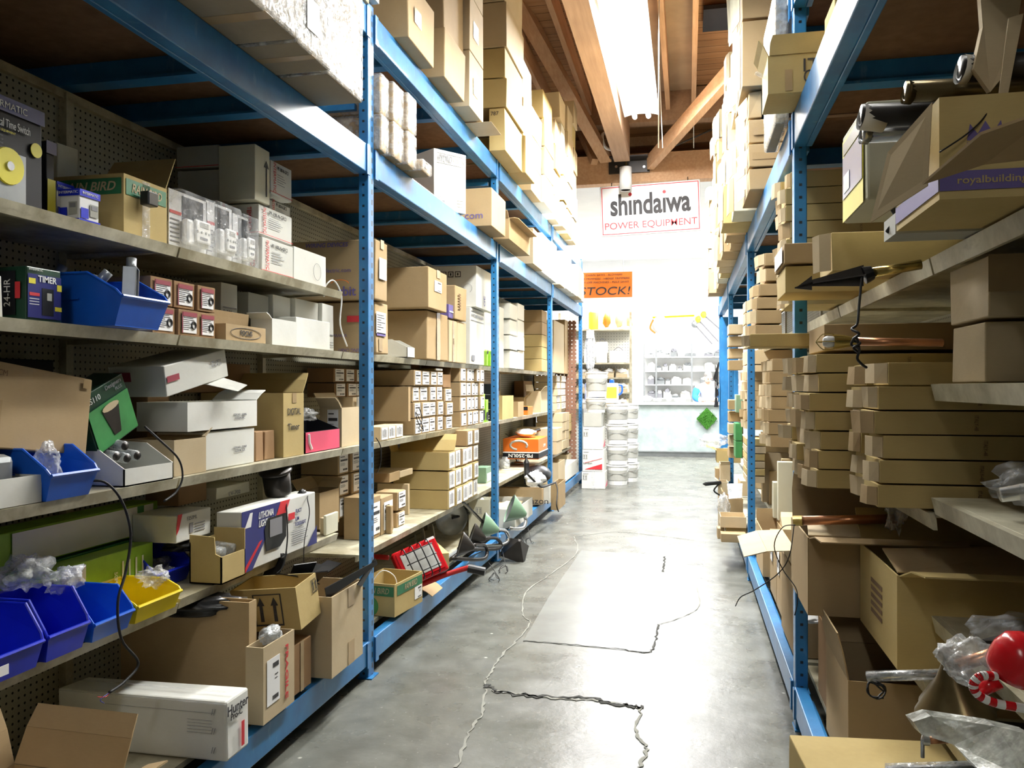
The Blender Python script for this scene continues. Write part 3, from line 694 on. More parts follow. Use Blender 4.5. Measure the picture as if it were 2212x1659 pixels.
def ppbox(uc, ur, vt, z0, X, dep, label, lines=True, z1=None):
    lo, hi = L3(uc, ur, vt, z0, X, dep)
    o = box('white_carton', lo, hi, 'white_card', label, group='white cartons with red lettering')
    text(o, '+X', .14, .5, .022, 'INTERMATIC', 'ink_red', rot=-math.pi/2, wid=min(.16, (hi[2]-lo[2])*.8)); text(o, '+X', .52, .8, .016, 'PP-108-N-GFCI', 'ink', wid=(hi[1]-lo[1])*.5)
    for k in range(5): patch(o, '+X', .28, .55+.06*(k % 3), .62-.07*k, .635-.07*k, 'ink_grey', 'print')
    patch(o, '+X', 0, 1, .06, .075, 'ink_red', 'stripe'); patch(o, '-Y', 0, 1, .06, .075, 'ink_red', 'stripe'); text(o, '-Y', .85, .5, .02, 'TEMPERED', 'ink_red', rot=-math.pi/2, wid=.1)
    return o
ppbox(567, 635, 508, ZA, -1.735, .30, 'white red-lettered carton at the bottom, next to the dial carton')
ppbox(560, 633, 437, hx(567, 508, -1.735).z+.002, -1.74, .30, 'white red-lettered carton stacked second from the shelf')
ppbox(586, 632, 336, hx(560, 437, -1.74).z+.09, -1.80, .28, 'white red-lettered carton at the very top behind the arrow carton')
ppbox(583, 628, 415, hx(560, 437, -1.74).z+.002, -1.85, .26, 'white red-lettered carton third up, mostly hidden')
o = LB(552, 584, 308, hx(560, 437, -1.74).z+.002, -1.73, .17, 'cream_card', 'tall cream carton with an umbrella arrow standing on the red-lettered ones', 'white_carton'); MB().beam((.086, .03, .03), (.086, .03, .16), .002, .006).prism([(.085, .01, .15), (.085, .05, .15), (.085, .03, .18)], (.001, 0, 0)).build('arrow_print', 'ink', o)
o = LB(473, 508, 283, hx(476, 362, -1.90).z+.003, -1.90, .2, 'grey_card', 'grey-white carton on top at the back behind the timer packs', 'white_carton'); patch(o, '-Y', 0, 1, .04, .07, 'ink_red', 'stripe'); patch(o, '+X', .1, .3, .1, .9, 'ink_red', 'print')
o = LB(476, 508, 362, ZA, -1.90, .2, 'grey_card', 'grey-white carton below its twin at the back behind the timer packs', 'white_carton'); patch(o, '+X', .1, .3, .1, .9, 'ink_red', 'print')
o = LB(636, 706, 530, ZA, -1.74, .2, 'white_card', 'white carton with a round dial drawing at the end of the top shelf', 'white_carton'); O, r, u, n, w, h = fframe(o, '+X')
MB().tube([O+r*w*(.68)+u*h*.45+(r*math.cos(a*.3927)+u*math.sin(a*.3927))*.04+n*.002 for a in range(17)], .0008, 4).build('dial_print', 'ink_grey', o); patch(o, '+X', 0, 1, .04, .055, 'ink_red', 'stripe')
# long cartons behind, above the pegboard
box('cardboard_box', (-2.52, 2.62, 2.12), (-2.22, 3.0, 2.40), 'kraft_brown', 'dark brown carton seen beyond the pegboard top at upper left', bev=.002)
# ---------------------------------------------------------------- shelf B
lo, hi = L3(-14, 8, 590, ZB, -1.74, .1); o = box('white_carton', lo, hi, 'white_card', 'white box cut off by the left picture edge beside the garden timer')
lo, hi = L3(56, 134, 570, ZB, -1.74, .16); o = box('garden_timer_box', lo, hi, 'green_box', 'dark green box of an outdoor timer at the left end of the second shelf')
patch(o, '+X', .04, .96, .06, .86, 'navy_box', 'panel'); text(o, '+X', .56, .78, .017, 'TIMER', 'paper', bold=.03); text(o, '+X', .25, .94, .006, 'INTERMATIC', 'paper')
q = patch(o, '+X', .42, .74, .12, .62, 'dark_box', 'picture', e=.002); q2 = patch(o, '+X', .55, .68, .4, .54, 'grey_card', 'dial_picture', e=.003); patch(o, '+X', .06, .24, .68, .78, 'yellow_print', 'burst', e=.002); patch(o, '+X', .78, .97, .22, .3, 'yellow_print', 'burst', e=.002); patch(o, '+X', .84, .97, .6, .72, 'yellow_print', 'burst', e=.002)
patch(o, '-Y', .1, .8, .1, .9, 'dark_box', 'panel'); patch(o, '-Y', .8, .9, .4, .7, 'ink_red', 'tab', e=.002); text(o, '-Y', .65, .5, .02, '24-HR', 'paper', rot=math.pi/2); patch(o, '+X', .08, .35, .46, .52, 'ink_red', 'print', e=.002)
for k in range(3): patch(o, '+X', .08, .34, .40-.05*k, .415-.05*k, 'paper', 'print', e=.002)
p = hx(232, 690, -1.66); q = hx(328, 690, -1.66)
bn = bin_(-2.0, -1.60, p.y-.02, q.y, ZB, .155, 'blue_plastic_light', 'bright blue storage bin full of grey conduit fittings on the second shelf', flo=.55)
def fitting(c, rz, ry, label, L=.12):
    o = empty('conduit_body', c, label, 'fitting', 'grey conduit fittings in the blue bin'); o.rotation_euler = (0, ry, rz)
    m = MB(); w, d = .022, .02
    m.box((-w, -d, 0), (-w+.004, d, L)); m.box((w-.004, -d, 0), (w, d, L)); m.box((-w, d-.004, 0), (w, d, L)); m.box((-w, -d, 0), (w, d, .004)); m.box((-w, -d, L-.004), (w, d, L)); m.build('body', 'grey_metal', o, bev=.002)
    MB().lathe([(.015, 0), (.015, .03), (.011, .03), (.011, 0)], (0, 0, L), (0, 0, 1), 14).build('hub', 'grey_metal', o, smooth=True)
    return o
fitting((-1.67, (p.y+q.y)/2+.01, ZB+.07), 2.0, .15, 'open grey conduit fitting standing upright at the front of the blue bin')
fitting((-1.80, (p.y+q.y)/2-.03, ZB+.09), .4, .7, 'grey conduit fitting poking out at the middle of the blue bin', .08)
fitting((-1.92, (p.y+q.y)/2-.05, ZB+.10), 1.1, .5, 'grey conduit fitting at the back of the blue bin', .08)
def kk(o):
    patch(o, '+X', .16, .86, .74, .9, 'ink_maroon', 'band', e=.0035); patch(o, '+X', .14, .18, .1, .9, 'ink_maroon', 'band', e=.0035); O, r, u, n, w, h = fframe(o, '+X')
    MB().tube([O+r*w*.70+u*h*.42+(r*math.cos(a*.7)+u*math.sin(a*.7))*.013+n*.004 for a in range(10)], .003, 5).build('coil_print', 'ink', o)
block(0, [329, 380, 427, 467], -1.735, ZB, [.098, .098], .28, 'kraft_brown', 'brown carton with maroon and white coil label', 'small cartons with maroon labels on the second shelf', 3, lab=(.16, .86, .12, .78), kk=kk)
lo, hi = L3(478, 514, 606, ZB, -1.86, .25); o = box('white_carton', lo, hi, 'white_card', 'white carton lettered B-500 behind the maroon-labelled cartons'); text(o, '+X', .35, .5, .02, 'B-500', 'ink')
patch(o, '+X', .1, .9, .58, .6, 'ink_grey', 'print')
for i, (a, b, v, m) in enumerate(((537, 582, 628, 'grey_card'), (583, 629, 632, 'white_card'), (630, 688, 640, 'white_card'), (689, 722, 652, 'white_card'))):
    lo, hi = L3(a, b, v, ZB, -1.87+.02*i, .24); o = box('white_carton', lo, hi, m, '%s of the plain white cartons at the back of the second shelf' % ['greyish first', 'second', 'third', 'last'][i], group='white cartons along the back of the second shelf')
    patch(o, '+X', .2, .9, .35, .37, 'ink_grey', 'print'); text(o, '+X', .4, .25, .016, '1.500', 'ink')
    for k in range(3): patch(o, '+X', .2, .9, .1+.05*k, .11+.05*k, 'ink_grey', 'print')
lo, hi = L3(488, 556, 695, ZB, -1.715, .09); lo = (-1.80, hx(488, 700, -1.715).y, ZB); hi = (-1.715, hx(574, 700, -1.715).y, hx(488, 697, -1.715).z)
o = openbox('cardboard_box', lo, hi, 'kraft', 'small brown carton with an oval logo reading FOCUS and a raised flap', flaps='w', ang={'w': 100}, flen=.7)
text(o, '+X', .48, .5, .020, 'FOCUS', 'ink', bold=.03); O, r, u, n, w, h = fframe(o, '+X'); MB().tube([O+r*w*(.48+.38*math.cos(a*.3142))+u*h*(.5+.34*math.sin(a*.3142))+n*.002 for a in range(21)], .0011, 4).build('oval', 'ink', o)
lo, hi = L3(588, 640, 686, ZB, -1.72, .10); openbox('white_carton', lo, hi, 'white_card', 'small open white carton just right of the FOCUS carton', flaps='ws', ang={'w': 20, 's': 30}, inside='white_card')
lo, hi = L3(641, 714, 682, ZB, -1.72, .14); box('white_carton', lo, hi, 'white_card', 'plain closed white carton in front of the row, near the white strap')
cord('packing_strap', [hx(700, 640, -1.80), hx(705, 615, -1.78), hx(722, 606, -1.76), hx(738, 640, -1.75), hx(735, 700, -1.75), hx(750, 748, -1.73)], .004, 'white_plastic', 'thin white plastic packing strap arching beside the blue upright', 'strap')
# tall lettered cartons at the blue upright
z2 = hx(812, 648, -1.62).z
lo, hi = L3(812, 846, 512, z2, -1.60, .48); hi = (hi[0], min(hi[1], 4.25), hi[2])
o = box('cardboard_box', lo, hi, 'kraft', 'upper large brown carton lettered WIRING DEVICES behind the first blue upright', bev=.006, jit=.012)
text(o, '-Y', .42, .90, .022, 'WIRING DEVICES', 'ink_purple', shear=.2, bold=.03); text(o, '-Y', .55, .48, .022, 'electric.com', 'ink_purple'); text(o, '-Y', .62, .13, .05, 'orbit', 'ink_purple', bold=.02)
MB().tube([(-.24+.48*.58+.05*math.cos(t*.3), -hi[1]/2+lo[1]/2-.002, .085+.02*math.sin(t*.3)) for t in range(11)], .002, 5).build('logo_arc', 'orange_print', o); patch(o, '+X', .25, .8, .35, .7, 'paper', 'label'); patch(o, '+X', .35, .6, .85, 1, 'tape', 'tape')
lo, hi = L3(812, 842, 655, ZB, -1.62, .48); hi = (hi[0], hi[1], z2-.002)
o = box('cardboard_box', lo, hi, 'kraft', 'lower large brown carton with a purple-edged label behind the first blue upright', bev=.006, jit=.01)
text(o, '-Y', .55, .35, .018, 'WWW.N', 'ink_purple', rot=math.pi); text(o, '-Y', .72, .06, .02, 'WIRING ORBIT', 'ink_purple', rot=math.pi, shear=.2, wid=.16); patch(o, '-Y', .66, .82, .6, .72, 'ink_red', 'logo')
plabel(o, '+X', .02, .7, .38, .80, 3); patch(o, '+X', .05, .68, .34, .40, 'ink_purple', 'label_band'); patch(o, '+X', .2, .45, .05, .3, 'tape', 'tape')
# ---------------------------------------------------------------- shelf C
lo, hi = L3(-20, 97, 1000, ZC, -1.70, .5); o = openbox('display_tray', (-1.95, .75, ZC), (-1.70, hx(97, 1040, -1.70).y-.012, ZC+.075), 'white_card', 'white-fronted open tray at the left end of the third shelf', 'tray')
o = box('meter_enclosure', (-1.93, .8, ZC+.02), (-1.735, hx(38, 960, -1.735).y, ZC+.135), 'grey_metal', 'grey metal enclosure in the white-fronted tray at far left', 'enclosure', bev=.02)
b = hx(178, 850, -1.80)
ob = box('cardboard_box', (-2.05, 1.05, ZC+.175), (-1.78, b.y+.0, ZC+.41), 'kraft', 'large brown carton tilted down to the right, lettered MEAS 29X29X34 CM', bev=.004, rx=-.13); text(ob, '+X', .62, .86, .016, 'MEAS 29X29X34 CM', 'ink_brown', wid=.19); patch(ob, '+X', .55, .70, .0, .55, 'tape', 'tape'); patch(ob, '+X', .96, .985, .85, .95, 'tape', 'tape')
box('black_carton', (-2.13, 1.3, ZC), (-2.06, 2.35, ZC+.40), 'dark_box', 'black carton leaning on the pegboard behind the tilted one', bev=.004)
p = hx(97, 1000, -1.68); q = hx(205, 1000, -1.68)
bin_(-1.98, -1.67, p.y+.005, q.y, ZC, .14, 'blue_plastic_light', 'blue storage bin holding a clear bag on the third shelf', flo=.5); MB().blob((-1.74, p.y+.075, ZC+.085), (.035, .03, .06), 4, .5).build('plastic_bag', 'clear_wrap', smooth=True); tag(bpy.data.objects['plastic_bag'], 'small clear bag standing in the third-shelf blue bin', 'bag')
pp = hx(245, 955, -1.80)
o = box('path_light_box', (-1.90, pp.y-.085, ZC+.135), (-1.79, pp.y+.12, ZC+.335), 'green_box', 'dark green box of a garden well light leaning over the pipe tray', rx=.42)
patch(o, '+X', .02, .98, .03, .72, 'green_print', 'grass_picture'); text(o, '+X', .2, .86, .018, 'GS110', 'paper'); text(o, '+X', .7, .92, .014, 'Designers', 'ink_grey'); text(o, '+X', .8, .82, .011, 'PLUS', 'ink_grey')
O, r, u, n, w, h = fframe(o, '+X'); MB().prism([O+n*.003+r*w*x+u*h*y for x, y in ((.3, .62), (.7, .62), (.58, .15), (.42, .15))], n*.001).build('lamp_picture', 'dark_metal', o); MB().prism([O+n*.0045+r*w*(.5+.2*math.cos(a*.524))+u*h*(.62+.06*math.sin(a*.524)) for a in range(12)], n*.001).build('glow_picture', 'kraft_light', o)
lo, hi = L3(318, 368, 842, ZC, -1.93, .18); o = box('cardboard_box', lo, hi, 'kraft_brown', 'brown carton behind the green well light box on the third shelf', tape=None); text(o, '+X', .5, .5, .03, 'O', 'ink_brown')
# tray of wrapped pipes
p = hx(268, 1000, -1.70); q = hx(374, 1000, -1.70); tr = MB(); y0, y1 = p.y-.0, q.y; x0, x1 = -2.02, -1.70
for y in (y0, y1-.004): tr.prism([(x0, y, ZC), (x1, y, ZC), (x1, y, ZC+.055), (x1-.10, y, ZC+.12), (x0, y, ZC+.13)], (0, .004, 0))
tr.box((x0, y0, ZC), (x1, y1, ZC+.004)); tr.box((x1-.004, y0, ZC), (x1, y1, ZC+.055)); tr.box((x0, y0, ZC), (x0+.004, y1, ZC+.13))
o = tr.build('display_tray', 'white_card'); tag(o, 'white cut-away tray filled with bubble-wrapped pipes', 'tray')
for i, (yy, zz, c) in enumerate(((.05, .09, 'first'), (.10, .08, 'middle'), (.15, .085, 'rear'), (.09, .12, 'topmost'))):
    m = MB().tube([(-2.0, y0+yy+.03, ZC+zz+.03), (-1.76, y0+yy-.01, ZC+zz)], .017, 12); o = m.build('wrapped_pipe', 'bubble_film', smooth=True); tag(o, '%s dark pipe in bubble film lying in the white tray' % c, 'pipe', 'wrapped pipes in the white tray'); MB().tube([(-2.0, y0+yy+.03, ZC+zz+.03), (-1.755, y0+yy-.011, ZC+zz)], .013, 12).build('pipe', 'dark_metal', o, smooth=True)
lo, hi = L3(376, 445, 950, ZC, -1.72, .26); openbox('cardboard_box', lo, hi, 'kraft_light', 'open tan carton between the pipe tray and the white cartons', 'box', flaps='n', ang={'n': 30}, flen=.4)
zt = hx(400, 935, -1.73).z
lo, hi = L3(413, 550, 935, ZC, -1.73, .2); o = box('white_carton', lo, hi, 'white_card', 'bottom white carton of the stack printed ITEM NO'); text(o, '+X', .68, .45, .009, 'ITEM NO. 159407\nCOLOR  BLK', 'ink_grey')
lo, hi = L3(405, 555, 868, zt+.003, -1.725, .22); o = openbox('white_carton', lo, hi, 'white_card', 'open white carton, second of the stack printed ITEM NO', flaps='n', ang={'n': 25}, inside='white_card'); text(o, '+X', .72, .42, .009, 'ITEM NO. 159406\nCOLOR  PEC', 'ink_grey')
o = box('white_carton', (-1.96, hx(372, 850, -1.74).y-.03, zt+.165), (-1.74, hx(495, 830, -1.74).y, zt+.275), 'white_card', 'white carton tilted up to the right on top of the ITEM NO stack', rx=.20); text(o, '+X', .80, .6, .009, 'NO. 150711\nCOLOR  TB', 'ink_grey'); patch(o, '-Y', .1, .4, .5, .8, 'ink_maroon', 'print'); patch(o, '+X', .02, .2, .45, .65, 'ink_maroon', 'print')
MB().sheet([(-.02+.11, .05, .0), (.11, .16, 0), (.20, .17, -.03), (.20, .10, -.04)], .002).build('flap', 'white_card', o)
for i, (a, b) in enumerate(((552, 570), (572, 594))):
    LB(a, b, 930, ZC, -1.74, .1, 'kraft_brown', ['tiny brown carton beside the white ITEM NO cartons', 'tiny brown carton beside the DIGITAL TIMER carton'][i], group='tiny brown cartons')
lo, hi = L3(612, 656, 848, ZC, -1.72, .40)
o = openbox('cardboard_box', lo, hi, 'kraft_yellow', 'tall open brown carton hand-lettered DIGITAL TIMER', flaps='nw', ang={'n': 50, 'w': 15}, flen=.6)
text(o, '+X', .5, .70, .030, 'DIGITAL', 'ink', wid=.125); text(o, '+X', .47, .46, .030, 'Timer', 'ink', wid=.11); patch(o, '+X', .42, .62, .84, 1, 'tape', 'tape')
box('cardboard_box', (-2.14, 3.05, ZC+.22), (-2.06, 3.6, ZC+.42), 'kraft_brown', 'brown carton against the pegboard behind the DIGITAL TIMER carton')
# sloped display carton
p = hx(657, 900, -1.72); q = hx(735, 900, -1.72); y0, y1, x0, x1 = p.y+.01, q.y-.01, -1.90, -1.72; m = MB()
for y in (y0, y1-.004): m.prism([(x0, y, ZC), (x1, y, ZC), (x1, y, ZC+.10), (x0, y, ZC+.17)], (0, .004, 0))
m.box((x0, y0, ZC), (x1, y1, ZC+.004)); m.box((x1-.004, y0, ZC), (x1, y1, ZC+.10)); m.box((x0, y0, ZC), (x0+.004, y1, ZC+.17))
o = m.build('display_carton', 'dark_box'); tag(o, 'slope-sided display carton with pink front reading GROUND SQUIRREL on its side', 'box'); MB().box((x1, y0+.003, ZC+.004), (x1+.0015, y1-.003, ZC+.098)).build('pink_front', 'pink_print', o)
MB().prism([(x0+.012, y0-.0015, ZC+.012), (x1-.012, y0-.0015, ZC+.012), (x1-.012, y0-.0015, ZC+.088), (x0+.012, y0-.0015, ZC+.152)], (0, .001, 0)).build('panel', 'paper', o)
o['_d'] = (x1-x0, y1-y0, .17); 
for s, cx, cz, hh, mt, sh in (('-R', .2, .72, .030, 'ink_red', .2), ('D TO KILL', .35, .48, .011, 'ink', .2), ('GROUND SQUIRREL', .5, .32, .009, 'ink', 0), ('SKUNK', .68, .18, .008, 'ink', 0)):
    t = text(o, '-Y', cx, cz, hh, s, mt, shear=sh, bold=.02); t.matrix_local = Matrix.Translation(((x0+x1)/2, (y0+y1)/2, ZC)) @ t.matrix_local
MB().tube([(x1+.003, y0+.03, ZC+.09), (x1+.003, y0+.035, ZC+.05), (x1+.003, y0+.06, ZC+.02)], .007, 6).build('figure_print', 'paper', o)
for s, cz in (('It Rids Them All', .8), ('Best Killing', .7), ('Known', .6)): t = text(o, '+X', .62, cz*.55, .008, s, 'paper', wid=.05); t.matrix_local = Matrix.Translation(((x0+x1)/2, (y0+y1)/2, ZC)) @ t.matrix_local
o = MB().blob((-1.82, (y0+y1)/2, ZC+.175), (.06, .06, .03), 8, .6).build('plastic_bag', 'clear_wrap', smooth=True); tag(o, 'crumpled clear bag spilling from the pink-fronted display carton', 'bag')
lo, hi = L3(738, 782, 880, ZC, -1.73, .12); o = openbox('cardboard_box', lo, hi, 'kraft_light', 'open tan carton with a white label left of the first blue upright, third shelf', flaps='ws', ang={'w': 60, 's': 40}, flen=.7); plabel(o, '-Y', .35, .85, .2, .95, 0)
LB(762, 783, 857, ZC, -1.80, .1, 'kraft_light', 'tan carton peeping over the open labelled one by the blue upright')
LB(776, 784, 856, ZC, -1.77, .02, 'white_card', 'thin white board between the upright and the tan cartons', 'board')
block(0, [723, 748, 770, 795], -1.95, ZC+.25, [.085, .085], .2, 'kraft_brown', 'labelled brown carton high at the back', 'labelled cartons high at the back left of the first upright', 0)
# ---------------------------------------------------------------- shelf D
z = ZD
o = box('ballast_box', (-2.10, .95, z+.184), (-1.985, hx(343, 1150, -1.985).y, z+.30), 'lime_print', 'long green and white box lying at the back of the fourth shelf', ); patch(o, '+X', .62, .98, .05, .95, 'paper', 'pale_end'); patch(o, '+X', .93, .95, .05, .95, 'green_print', 'stripe', e=.002); text(o, '+X', .45, .6, .03, 'LED', 'green_print')
box('green_tray', (-2.11, .95, z), (-1.985, hx(330, 1200, -1.985).y, z+.180), 'green_print', 'green carton under the long green and white box')
o = box('lamp_carton', (-1.975, .9, z+.002), (-1.875, hx(332, 1260, -1.875).y, z+.180), 'lime_print', 'green carton reading 50PK above the blue bins'); patch(o, '+X', .35, .72, .15, .85, 'dark_box', 'picture'); patch(o, '+X', .74, .80, .2, .95, 'paper', 'panel'); text(o, '+X', .77, .52, .020, '50PK', 'green_print', rot=-math.pi/2, e=.004); text(o, '+X', .88, .5, .016, '50PK', 'paper', rot=-math.pi/2, e=.004)
for k in range(4): patch(o, '+X', .90+.02*k, .905+.02*k, .2, .8, 'paper', 'print')
def LBIN(u0, u1, zt_, mat, label, X=-1.66, L=.2, flo=.42, **k): a = hx(u0, 1300, X).y; b = hx(u1, 1300, X).y; return bin_(X-L, X, a+.004, b-.004, z, zt_, mat, label, flo, **k)
o = LBIN(-75, 96, .16, 'blue_plastic', 'nearest deep blue storage bin with a green sticker, bottom left'); MB().box((.103, -.06, .02), (.1045, .0, .045)).build('label', 'paper', o); MB().box((.1045, -.06, .02), (.1055, -.035, .045)).build('sticker', 'lime_print', o)
o = LBIN(98, 194, .165, 'blue_plastic', 'second deep blue storage bin holding clear bags')
LBIN(198, 290, .125, 'blue_plastic_light', 'lighter blue storage bin between the deep blue and the yellow one')
LBIN(292, 392, .09, 'yellow_plastic', 'yellow storage bin at the end of the fourth shelf', L=.22, flo=.6)
a = hx(405, 1250, -1.80).y; z += .0135
bin_(-2.05, -1.83, a-.15, a+.07, z, .125, 'blue_plastic', 'deep blue storage bin with clear bags behind the yellow one', .45, contents='clear_wrap')
for i, (yy, zz, s, d) in enumerate(((hx(150, 1300, -1.74).y, z+.165, .055, 'lower'), (hx(60, 1250, -1.80).y, z+.205, .07, 'upper, larger'))):
    tag(MB().blob((-1.76-.05*i, yy, zz), (s*.8, s, s*.6), 20+i, .6).build('plastic_bag', 'clear_wrap', smooth=True), d+' crumpled clear bag heaped on the deep blue bins', 'bag')
tag(MB().blob((-1.74, hx(330, 1290, -1.74).y, z+.09), (.045, .05, .028), 31, .6).build('plastic_bag', 'clear_wrap', smooth=True), 'clear bag of dark parts in the yellow bin', 'bag')
# cut-away brown carton with bubble wrapped items
p = hx(478, 1200, -1.66); q = hx(545, 1200, -1.66); y0, y1, x0, x1 = p.y-.0, min(q.y, hx(521, 1106, -1.68).y-.006), -1.79, -1.66; m = MB()
for y in (y0, y1-.005): m.prism([(x0, y, z), (x1, y, z), (x1, y, z+.10 if y == y0 else z+.18), (x1-.025, y, z+.11 if y == y0 else z+.18), (x1-.03, y, z+.172 if y == y0 else z+.18), (x0, y, z+.178 if y == y0 else z+.18)], (0, .005, 0))
m.box((x0, y0, z), (x1, y1, z+.005)); m.box((x1-.005, y0, z), (x1, y1, z+.10)); m.box((x0, y0, z), (x0+.005, y1, z+.15))
tag(m.build('cardboard_box', 'kraft_yellow'), 'cut-away brown carton of bubble-wrapped tubes beside the blue bins', 'box')
for i in range(2): o = MB().tube([(x0+.03, y0+.05+.07*i, z+.11), (x1-.03, y0+.06+.07*i, z+.10)], .026, 12).build('wrapped_tube', 'bubble_film', smooth=True); tag(o, ['nearer', 'farther'][i]+' tube in bubble film in the cut-away carton', 'tube', 'bubble-wrapped tubes in the cut-away carton')
tag(MB().blob(hx(400, 1175, -1.84), (.06, .09, .022), 5, .5).build('black_bag', 'black_plastic', smooth=True), 'crumpled black bag on top of the bins beside the F250ML carton', 'bag')
z = ZD+.012
lo, hi = L3(380, 518, 1112, z+.03, -1.80, .25); hi = (hi[0], min(hi[1], hx(520, 1100, -1.68).y-.01), hi[2]); lo = (lo[0], lo[1], hi[2]-.105); o = box('white_carton', lo, hi, 'white_card', 'white carton printed F250ML with a red corner', bev=.004); text(o, '+X', .42, .78, .014, 'F250ML', 'ink_grey'); patch(o, '+X', 0, 0, 0, 0, 'ink_red', 'red_corner', pts=[(0, .55), (.04, 1), (.16, 1), (.06, .45), (0, .3)]); patch(o, '+X', .36, .46, .25, .6, 'ink_grey', 'picture'); 
for k in range(4): patch(o, '+X', .50, .80, .52-.09*k, .55-.09*k, 'ink_grey', 'print')
zz = hx(380, 1112, -1.80).z
lo, hi = L3(468, 540, 1052, zz+.004, -1.86, .15); o = box('white_carton', lo, hi, 'cream_card', 'cream carton lettered LV-702 on top of the F250ML carton'); text(o, '+X', .5, .25, .016, 'LV-702', 'ink_grey', wid=.09)
lo, hi = L3(385, 466, 1046, zz+.004, -1.90, .15); box('cardboard_box', lo, hi, 'kraft_brown', 'brown carton left of the cream LV-702 carton')
# floodlight carton
lo, hi = L3(521, 683, 1128, z, -1.68, .11); hi = (hi[0], hi[1], hx(521, 1106, -1.68).z)
o = box('floodlight_carton', lo, hi, 'white_card', 'large blue, white and red floodlight carton reading LITHONIA LIGHTING', bev=.004)
patch(o, '+X', 0, 0, 0, 0, 'navy_box', 'blue_panel', pts=[(0, 0), (.12, .0), (.32, .55), (.48, 1), (0, 1)]); patch(o, '+X', 0, 0, 0, 0, 'ink_red', 'red_slash', pts=[(.47, 1), (.60, 1), (.52, .7), (.40, .7)], e=.002); patch(o, '+X', 0, 0, 0, 0, 'ink_red', 'red_slash', pts=[(.0, .0), (.04, 0), (.24, .44), (.2, .42)], e=.002)
patch(o, '+X', 0, 0, 0, 0, 'navy_box', 'blue_panel', pts=[(.85, 0), (1, 0), (1, .35)], e=.002); 
text(o, '+X', .28, .86, .026, 'LITHONIA', 'paper', shear=.25, bold=.03, e=.004, wid=.12); text(o, '+X', .28, .72, .026, 'LIGHTING', 'paper', shear=.25, bold=.03, e=.004, wid=.12); patch(o, '+X', 0, 0, 0, 0, 'paper', 'logo', pts=[(.03, .72), (.10, .72), (.12, .95), (.09, .95)], e=.003)
f_ = patch(o, '+X', 0, 0, 0, 0, 'black_plastic', 'floodlight_picture', pts=[(.28, .22), (.46, .22), (.54, .36), (.54, .78), (.30, .78), (.26, .60)], e=.004); patch(o, '+X', .32, .48, .44, .74, 'ink_grey', 'glass_picture', e=.006)
MB().tube([(.084, -.015-.05, .03), (.084, -.015-.05, .0+.012), (.084, .02-.04, .012), (.084, .02-.04, .04)], .003, 5).build('yoke_picture', 'ink', o); patch(o, '+X', .57, .66, .62, .74, 'ink_red', 'red_label', e=.004)
for s, cx, cy, hh in (('FLICT', .72, .74, .016), ('LIM', .70, .60, .016), ('FLOODLIGHT', .75, .5, .016)): text(o, '+X', cx, cy, hh, s, 'navy_box', bold=.02, wid=(.1 if len(s) > 6 else None))
for k in range(7): patch(o, '+X', .64, .80+.03*(k % 3), .40-.04*k, .41-.04*k, 'ink_grey', 'print')
# dark cylindrical fixture on the floodlight carton
zt = hx(521, 1106, -1.68).z+.004; c = hx(606, 1080, -1.76)
o = empty('cylinder_light', (-1.77, c.y-.0, zt+.008), 'dark cylindrical light fixture with a rimmed cap leaning on the floodlight carton', 'lamp'); o.rotation_euler = (.28, 0, 0)
MB().lathe([(0, 0), (.055, 0), (.058, .01), (.060, .10), (.0, .10)], n=28).build('body', 'dark_metal', o, smooth=True); MB().lathe([(0, .125), (.045, .122), (.068, .112), (.072, .106), (.068, .098), (.055, .096)], n=28).build('cap', 'dark_metal', o, smooth=True)
a = hx(652, 1070, -1.72); o = MB().blob(a, (.02, .022, .03), 3, .2).build('lamp_stake_head', 'black_plastic', smooth=True); tag(o, 'small black knob fixture with a cord on the floodlight carton', 'lamp')
cord('cable', [a+Vector((.02, .02, 0)), hx(664, 1078, -1.655), hx(668, 1110, -1.655), hx(657, 1170, -1.645), hx(656, 1230, -1.64), hx(658, 1300, -1.63)], .0022, 'black_rubber', 'black cable dropping from the knob fixture over the floodlight carton')
cord('cable', [hx(618, 1085, -1.68), hx(620, 1130, -1.66), hx(620, 1170, -1.65), hx(612, 1220, -1.645), hx(595, 1240, -1.66)], .003, 'black_rubber', 'black cable draped down the middle of the floodlight carton')
o = LB(702, 716, 1118, ZD+.012, -1.73, .03, 'kraft_light', 'thin tan flattened carton beside the floodlight carton'); hi_ = L3(702, 730, 1112, ZD+.012, -1.70, .05)
LB(704, 731, 1113, ZD+.012, -1.712, .06, 'cream_card', 'small cream carton at the end of the fourth shelf', 'white_carton')
openbox('cardboard_box', *L3(690, 732, 1065, ZD+.012, -1.82, .12), 'kraft', 'open brown carton with raised flaps behind the small cream carton', flaps='wn', ang={'w': 55, 'n': 40}, flen=.6)
block(0, [733, 757, 783, 806], -1.86, ZD2, [.12, .12, .12, .12], .22, 'kraft', 'labelled brown carton left of the first upright', 'labelled cartons stacked behind the first upright', 0, skip=((0, 0),))
for i in range(2): o = LB([800, 823][i], [822, 850][i], 1075, ZD2, -1.70, .2, 'kraft', 'brown carton at the near end of the low shelf, %s' % ['against the upright', 'second from the upright'][i]); plabel(o, '+X', .2, .9, .1, .85, 0)
